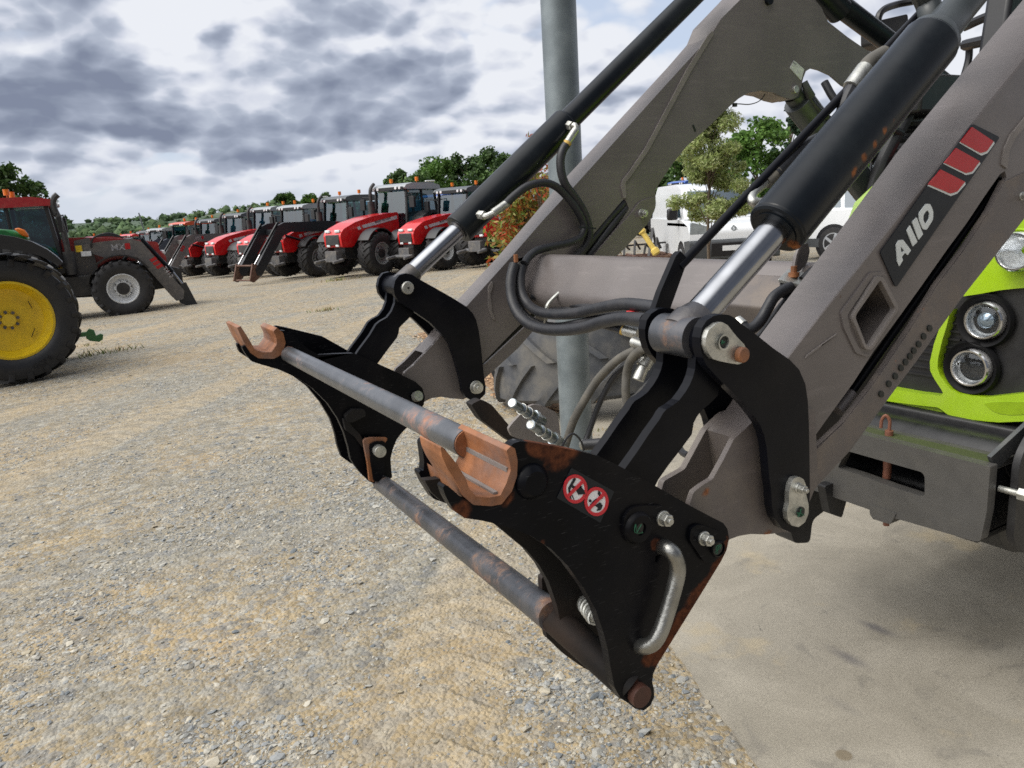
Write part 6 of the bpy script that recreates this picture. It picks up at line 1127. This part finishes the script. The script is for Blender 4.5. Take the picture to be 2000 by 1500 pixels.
b = MB(); q = [PY(px, py, YW+.35)-gt.location for px, py in [(-260, 430), (-20, 446), (25, 449), (45, 457), (58, 466), (50, 474), (-260, 470)]]; b.prism([[(p.x, p.z) for p in q]], lambda x, z, t: (x, t, z), .12, .9); b.build('body', 'green_paint', gt, bevel=.05, seg=3)
b = MB(); q = [PY(px, py, YW+.3)-gt.location for px, py in [(27, 447), (36, 445), (48, 449), (55, 458), (56, 465), (42, 460)]]; b.prism([[(p.x, p.z) for p in q]], lambda x, z, t: (x, t, z), .02, .12); b.build('turn_signal', 'beacon', gt, bevel=.02)
b = MB(); b.box((-.2, .9, zc), (1.2, 1.4, .5)); b.build('axle_housing', 'chassis', gt, bevel=.03); wheel(gt, (0, 1.75, zc), RW, .60, RW*.585, 22, 'rim_yellow', 'tyre_clean', side=1, dish=.62, hub=.17, lh=.055, bolts=8)
wheel(gt, (-2.6, .1, .6), .6, .45, .33, 18, 'rim_yellow', 'tyre_clean', side=-1)
wheel(gt, (-2.6, 1.7, .6), .6, .45, .33, 18, 'rim_yellow', 'tyre_clean', side=1)
hk_ = [(168, 650), (174, 642), (184, 645), (188, 656), (196, 652), (202, 654), (201, 663), (194, 668), (176, 666), (168, 661)]
b = MB(); yh = YW+.9; q = [PY(px, py, yh)-gt.location for px, py in hk_]; b.prism([[(p.x, p.z) for p in q]], lambda x, z, t: (x, t, z), q[0].y, q[0].y+.05); b.bar((.3, q[0].y+.02, q[0].z-.02), (q[0].x+.03, q[0].y+.02, q[0].z-.02), .05, .06); b.build('hitch_hook', 'green_paint', gt, bevel=.005)

# ---------------- white van, white car, flag, implement, lamps ---------------------------
mat('white_paint', (.74, .76, .78), .22, coat=.4, vary=.02); mat('bumper_grey', (.055, .06, .065), .6); glassmat('car_glass', (.16, .22, .25), .18); mat('lamp_clear', (.30, .34, .37), .12, metal=.5)
def car(name, label, cat_, px, py, D_, rz, lx, ly, body, cabin, W, wins, wheels, R_, front_glass, extras):
    P = PD(px, py, D_); ca, sa = math.cos(rz), math.sin(rz); loc = Vector((P.x-(lx*ca-ly*sa), P.y-(lx*sa+ly*ca), 0)); loc.z = gz(P.x, P.y); root = empty(name, loc, rz); tag(root, label, cat_)
    b = MB(); side(b, body, -W/2, W/2, .05); bo = b.build('body', 'white_paint', root, bevel=.09, seg=4)
    ins = .13; b = MB(); zmin = min(z for x, z in cabin); zmax = max(z for x, z in cabin); lp = [tuple(p) for p in fil(cabin, .10, 4)]; fw_ = lambda z: W/2-.03-ins*max(0, (z-zmin)/(zmax-zmin))**1.3
    n = len(lp); vs = [(x, sg*fw_(z), z) for sg in (-1, 1) for x, z in lp]; tri = tessellate_polygon([[Vector((x, z, 0)) for x, z in lp]]); b.add(vs, [tuple(t) for t in tri]+[tuple(i+n for i in t) for t in tri]+[(i, (i+1) % n, n+(i+1) % n, n+i) for i in range(n)]); b.build('cabin', 'white_paint', bo, bevel=.03, seg=2)
    for sg in (-1, 1):
        for wn in wins: b = MB(); q = [tuple(p) for p in fil(wn, .03)]; b.add([(x, sg*(fw_(z)+.006), z) for x, z in q], [tuple(range(len(q)))]); b.build('side_window', 'car_glass', root)
    (xa, za), (xb, zb_) = front_glass; ya, yb = fw_(za)-.10, fw_(zb_)-.12; b = MB(); b.add([(xa+.015, -ya, za), (xa+.015, ya, za), (xb+.02, yb, zb_), (xb+.02, -yb, zb_)], [(0, 1, 2, 3)]); b.build('windscreen', 'car_glass', root)
    for xw in wheels:
        for sg in (-1, 1):
            b = MB(); b.cyl((xw, sg*(W/2-.19), R_), (xw, sg*(W/2+.003), R_), R_*1.16, n=28); b.build('wheel_arch', 'cab_black', root)
            b = MB(); b.lathe((xw, sg*(W/2-.2), R_), (xw, sg*(W/2+.02), R_), [(0, R_*.9), (.02, R_), (.18, R_), (.21, R_*.93), (.215, R_*.66)], 28); wh = b.build('wheel', 'tyre', root)
            b = MB(); b.lathe((xw, sg*(W/2-.05), R_), (xw, sg*(W/2+.022), R_), [(0, R_*.64), (.068, R_*.64), (.066, R_*.58)], 24, cap=False)
            for i in range(5): a = 2*PI*i/5; b.bar((xw, sg*(W/2+.01), R_), (xw+R_*.6*math.cos(a), sg*(W/2+.012), R_+R_*.6*math.sin(a)), R_*.16, .02, up=(0, 1, 0))
            b.build('rim', 'rim_silver', wh)
        
    extras(root, W); return root
def van_x(r, W):
    for sg in (-1, 1):
        b = MB(); b.prism([[tuple(p) for p in fil([(sg*.48, .95), (sg*.86, 1.06), (sg*.88, .78), (sg*.60, .72)], .05)]], lambda y, z, t: (t, y, z), 2.02, 2.06); b.build('headlight', 'lamp_clear', r, bevel=.01)
        b = MB(); b.box((1.15, sg*(W/2+.14), 1.22), (.14, .22, .24)); b.build('mirror', 'cab_black', r, bevel=.04)
    b = MB(); side(b, [(1.75, .30), (2.13, .30), (2.14, .66), (2.06, .70), (1.62, .66)], -W/2-.012, W/2+.012, .04); b.build('bumper', 'bumper_grey', r, bevel=.05, seg=3)
    b = MB(); b.box((2.125, 0, .50), (.04, .95, .26)); b.build('grille', 'cab_black', r, bevel=.01); b = MB(); b.box((2.15, 0, .52), (.01, .5, .10)); b.build('number_plate', 'white_paint', r)
    b = MB(); b.prism([[(0, .96), (.06, .90), (0, .82), (-.06, .90)], [(0, .93), (-.03, .89), (0, .85), (.03, .89)]], lambda y, z, t: (t, y, z), 2.03, 2.055); b.build('emblem', 'lamp_clear', r)
    b = MB(); [b.bar((1.42, -.5+i*.65, 1.10), (1.32, .05+i*.6, 1.14), .015, .02) for i in range(2)]; b.build('wiper', 'cab_black', r)
car('van', 'white delivery van with grey bumper behind the olive tree', 'van', 1334, 520, 16.7, rad(240), 1.3, -.85, [(-2.05, .32), (-2.1, .9), (-2.1, 1.1), (1.3, 1.1), (1.95, .97), (2.06, .85), (2.08, .32)], [(-2.1, 1.05), (-2.08, 1.6), (-1.95, 1.84), (.2, 1.84), (.75, 1.72), (1.45, 1.08), (1.3, .95), (-2, .95)], 1.78,
    [[(.2, 1.14), (.2, 1.58), (.62, 1.58), (1.12, 1.14)]], (-1.3, 1.32), .31, ((1.38, 1.14), (.82, 1.67)), van_x)
def suv_x(r, W):
    for sg in (-1, 1):
        b = MB(); b.box((.85, sg*(W/2+.13), 1.10), (.22, .2, .16)); b.build('mirror', 'cab_black', r, bevel=.05)
        b = MB(); side(b, [(-2.1, .26), (-2.1, .44), (-1.7, .44), (1.7, .44), (2.1, .40), (2.1, .26)], sg*(W/2-.05), sg*(W/2+.008), .04); b.build('sill', 'bumper_grey', r)
        for xx in (-.9, .05): b = MB(); b.box((xx, sg*(W/2+.012), .93), (.17, .02, .03)); b.build('door_handle', 'white_paint', r, bevel=.005)
        for xx in (-.10, .90): b = MB(); b.box((xx, sg*(W/2+.001), .70), (.008, .004, .55)); b.build('door_gap', 'cab_black', r)
car('car', 'white car with dark mirror right of the large cylinder', 'car', 1628, 503, 17.5, rad(-80), -1.33, -.88, [(-2.15, .28), (-2.2, .7), (-2.12, 1.02), (1.0, 1.0), (1.85, .86), (2.15, .65), (2.15, .28)], [(-2.05, .98), (-1.75, 1.42), (-1.3, 1.58), (.0, 1.60), (.35, 1.52), (1.15, .98), (1.0, .9), (-2, .9)], 1.82,
    [[(-1.72, 1.08), (-1.45, 1.42), (-1.28, 1.44), (-1.22, 1.06)], [(-1.14, 1.05), (-1.18, 1.46), (-.18, 1.50), (-.14, 1.04)], [(-.06, 1.04), (-.08, 1.50), (.3, 1.44), (.88, 1.02)]], (-1.33, 1.33), .34, ((1.08, 1.04), (.38, 1.47)), suv_x)
fl_ = PD(1274, 440, 30); fr = empty('banner_flag', (fl_.x, fl_.y, gz(fl_.x, fl_.y))); tag(fr, 'small pale blue and white feather flag by the green fence', 'flag')
hgt = PD(1274, 366, 30).z-fr.location.z; b = MB(); b.cyl((0, 0, 0), (0, 0, hgt), .02, n=6); b.build('flag_pole', 'chassis', fr); b = MB(); b.prism([[(0, hgt-.05), (.45, hgt-.9), (.42, .9), (0, .8)]], lambda x, z, t: (x*.7, -x*.7+t, z), 0, .01); b.build('flag_cloth', 'flag_cloth', fr) if 'flag_cloth' in MAT else (mat('flag_cloth', (.35, .60, .72), .7), b.build('flag_cloth', 'flag_cloth', fr))
# implement with yellow shaft
im = PD(1240, 508, 17.5); ir = empty('tillage_implement', (im.x, im.y, gz(im.x, im.y)), rad(-30)); tag(ir, 'rusty brown tillage implement with a yellow drive shaft by the white van', 'implement')
b = MB(); [b.bar((-.9, y, .32), (1.1, y, .32), .08, .08) for y in (0, .5, 1.0)]; [b.bar((x, -.1, .36), (x, 1.1, .36), .07, .06) for x in (-.8, 0, .8)]; b.build('frame', 'worn_brown', ir)
b = MB(); [b.bar((-.9+i*.2, (i % 3)*.5, .3), (-.85+i*.2, (i % 3)*.5, 0), .04, .02) for i in range(11)]; b.build('tine', 'worn_brown', ir)
b = MB(); [b.tube([(-.7+i*.24, .2+.1*math.sin(i*2), .4), (-.66+i*.24, .3, .66+.1*math.sin(i*3)), (-.5+i*.24, .6, .5)], .025, 6) for i in range(7)]; b.bar((-.8, .4, .58), (1.0, .6, .62), .04, .04); b.bar((.3, 0, .3), (.5, .5, .95), .05, .05); b.bar((.7, 1.0, .3), (.5, .5, .95), .05, .05); b.build('headstock', 'chassis', ir)
a_, c_ = PD(1250, 446, 17.0)-ir.location, PD(1284, 497, 16.9)-ir.location; Rz = Matrix.Rotation(-rad(-30), 3, 'Z'); a_, c_ = Rz @ a_, Rz @ c_; L_ = (c_-a_).length
b = MB(); b.lathe(a_, c_, [(0, .05), (.06, .085), (.10, .085), (.14, .055), (L_-.16, .055), (L_-.13, .09), (L_-.03, .09), (L_, .05)], 14); b.build('drive_shaft', 'shaft_yellow', ir) if 'shaft_yellow' in MAT else (mat('shaft_yellow', (.62, .45, .10), .5), b.build('drive_shaft', 'shaft_yellow', ir))
for (px, pt, D_, lb, ln) in ((846, 353, 48, 'slim white street lamp behind the two nearest red tractors', 0), (638, 384, 62, 'slim white street lamp behind the black loader', 0), (286, 415, 60, 'leaning grey pole left of the orange tractor', .12)):
    q = PD(px, pt, D_); zg = gz(q.x, q.y); r_ = empty('street_lamp' if not ln else 'pole', (q.x, q.y, zg)); tag(r_, lb, 'lamp' if not ln else 'pole'); h = q.z-zg
    b = MB(); b.cyl((0, 0, 0), (-h*ln, 0, h), .06, .045, n=8); b.build('lamp_post', 'galvanised', r_)
    if not ln: b = MB(); b.box((-.22, 0, h), (.6, .18, .07)); b.build('lamp_head', 'white_paint', r_, bevel=.02)
fa, fb = PD(1240, 420, 40), PD(1420, 415, 34); fr = empty('mesh_fence', (fa.x, fa.y, gz(fa.x, fa.y))); tag(fr, 'dark green mesh fence between the blue tractor and the van', 'fence')
mat('fence_green', (.012, .07, .04), .5); d_ = fb-fa; b = MB()
for k in range(9): b.bar((d_.x*k/8, d_.y*k/8, 0), (d_.x*k/8, d_.y*k/8, 1.25), .06, .06)
b.build('fence_post', 'fence_green', fr); b = MB()
for k in range(80): b.bar((d_.x*k/80, d_.y*k/80, 0), (d_.x*k/80, d_.y*k/80, 1.2), .022, .022)
for k in range(12): b.bar((0, 0, .1*k+.05), (d_.x, d_.y, .1*k+.05), .022, .022)
b.build('fence_mesh', 'fence_green', fr)

# ---------------- trees -----------------------------------------------------------------------
TG = 'trees along the edge of the yard'
def tree_at(label, px, pt, D_, wpx, leaf='leaf_dark', seed=0, base=.2, clumps=46, nper=90, size=.2, cone=0, group=TG, kind='tree', sq=1.0):
    q = PD(px, pt, D_); z0 = terrain_z(q.x, q.y); H = (q.z-z0)/.99; k = D_*1.02/F
    return tree('tree', label, kind, (q.x, q.y, z0), H, wpx*k, leaf, base, clumps, nper, size, group, seed, cone, sq=sq)
tree_at('dark green tree at the left edge above the side on tractor', 8, 330, 55, 62, 'leaf_dark', 1, .15, 60, 120, .17)
for i, (px, pt, D_, wpx, lf, lb) in enumerate([
    (556, 377, 120, 25, 'leaf_dark', 'dark round tree above the second red cab, leftmost of three'), (604, 381, 125, 22, 'leaf_mid', 'round tree in the middle of the three small ones above the row'), (640, 379, 120, 22, 'leaf_dark', 'rightmost of three small round trees above the row'),
    (795, 328, 88, 50, 'leaf_dark', 'dark tree directly behind the largest red tractor roof'), (850, 316, 92, 58, 'leaf_mid', 'bright green tree behind the street lamp'), (908, 304, 95, 54, 'leaf_dark', 'tall dark tree right of the street lamp'), (962, 292, 98, 52, 'leaf_dark', 'tallest dark tree beside the far cylinder'),
    (760, 365, 84, 26, 'leaf_dark', 'low dark tree peeking left of the silver roof')]):
    tree_at(lb, px, pt, D_, wpx, lf, 30+i, .04, 70, 130, .22)
for i, (px, pt, D_, wpx, lf, lb, cn) in enumerate([
    (1310, 310, 52, 46, 'leaf_dark', 'dark tree left of the van under the far arm', 0), (1290, 345, 46, 50, 'leaf_dark', 'low dark tree behind the flag', 0), (1478, 236, 50, 66, 'leaf_mid', 'fresh green ash tree above the white van', 0), (1545, 205, 58, 60, 'leaf_fir', 'thin blue green pine beside the fresh green tree', 1),
    (1400, 330, 58, 60, 'leaf_dark', 'dark tree behind the olive tree', 0), (1560, 300, 62, 60, 'leaf_mid', 'green tree behind the level rod', 0), (1650, 250, 60, 60, 'leaf_dark', 'tree hidden mostly by the large cylinder', 0), (1760, 262, 58, 60, 'leaf_mid', 'light green tree behind the blue tractor on the right', 0), (1850, 240, 60, 80, 'leaf_dark', 'dark tree behind the decal arm', 0), (1230, 350, 60, 50, 'leaf_dark', 'dark tree behind the far arm slot', 0)]):
    tree_at(lb, px, pt, D_, wpx, lf, 60+i, .05 if not cn else .02, 50, 130 if not cn else 110, .15 if not cn else .12, cn, sq=1 if not cn else .9)
# far woods and hedges: clumped foliage over the valley and the hills
G = np.random.default_rng(77); C = []; R_ = []
def woods(n, az0, az1, d0_, d1, h0, h1, r0_, r1):
    for i in range(n):
        a = math.radians(G.uniform(az0, az1)); d = d0_*(d1/d0_)**G.random()
        if d < 215 and a > math.radians(14): continue
        if math.sin(a*31+d*.02)+math.sin(a*11+d*.011+2) < -.25 and d > 170: continue
        x, y = d*math.sin(a), d*math.cos(a); z = terrain_z(x, y); h = G.uniform(h0, h1); C.append((x, y, z+h*.55)); R_.append(G.uniform(r0_, r1))
woods(1300, -9, 26, 105, 210, 2.2, 4.4, 1.2, 2.4); woods(1300, -10, 30, 210, 480, 3, 8, 2.2, 4.6); woods(1300, -12, 34, 600, 1900, 4, 8, 5, 11); woods(260, 14, 70, 70, 110, 1.5, 4.0, 1.3, 2.4)
C = np.array(C); R_ = np.array(R_); dd = np.hypot(C[:, 0], C[:, 1]); Vs = []; Fs = []; o_ = 0
for (lo, hi, sz, npr) in ((0, 250, .24, 150), (250, 520, .5, 90), (520, 3000, 1.6, 40)):
    k = (dd >= lo) & (dd < hi); v, f = leaves(C[k], R_[k], 5, sz, npr); Vs.append(v); Fs.append(f+o_); o_ += len(v)
NB = len(C); G2 = np.random.default_rng(8); bv = ico_v[None]*(1+G2.normal(0, .16, (NB, len(ico_v), 1)))*(np.where(dd > 200, R_*.78, R_*.5)[:, None, None])*np.array([1, 1, .85])+C[:, None]
bf = ico_f[None]+(np.arange(NB)*len(ico_v))[:, None, None]; bf = bf.reshape(-1, 3); bf = np.concatenate([bf, bf[:, 2:]], 1)+o_; Vs.append(bv.reshape(-1, 3)); tri_ = bf
lv = np.concatenate(Fs); tri2 = np.concatenate([lv[:, [0, 1, 2]], lv[:, [0, 2, 3]], tri_[:, :3]]); Fs = [tri2]
o = bpy.data.objects.new('far_woods', stuffmesh('far_woods', np.concatenate(Vs), np.concatenate(Fs), ['leaf_far'] if 'leaf_far' in MAT else [(islandmat('leaf_far', [(.045, .085, .035), (.07, .12, .045), (.10, .155, .06), (.055, .10, .04)], .8, noisevar=.06), 'leaf_far')[1]])); COL.objects.link(o); tag(o, 'hedges and woods covering the valley and hills', 'woods', kind='stuff')
# weeds and dry plant litter
islandmat('weed', [(.12, .20, .04), (.25, .22, .08), (.33, .20, .10), (.18, .25, .06)], .8)
for i, (px, py, n, s_, lb) in enumerate([(205, 690, 60, .22, 'reddish weed patch right of the yellow rimmed wheel'), (640, 606, 40, .16, 'low weeds in the open gravel'), (172, 675, 20, .12, 'green weed under the hitch hook'), (660, 548, 40, .3, 'grass tuft in front of the largest red tractor'), (1170, 845, 16, .05, 'tiny green weed at the foot of the old tyre')]):
    q = PG(px, py); v = []; f = []
    for k in range(n*2):
        a = G.random()*2*PI; rr = G.random()*s_*1.6; h = s_*G.uniform(.15, .55); x, y = rr*math.cos(a)*1.8, rr*math.sin(a); w_ = .006+s_*.02; t = G.random()*2*PI; lx_, ly_ = G.normal(0, h*.5), G.normal(0, h*.5)
        b0 = len(v); v += [(x-w_*math.cos(t), y-w_*math.sin(t), -.01), (x+w_*math.cos(t), y+w_*math.sin(t), -.01), (x+lx_, y+ly_, h)]; f.append((b0, b0+1, b0+2))
    o = bpy.data.objects.new('weeds', stuffmesh('weeds', np.array(v), np.array(f), ['weed'])); COL.objects.link(o); o.location = q; tag(o, lb, 'weeds', kind='stuff')
for o in bpy.data.objects:
    if '_org' in o: del o['_org']
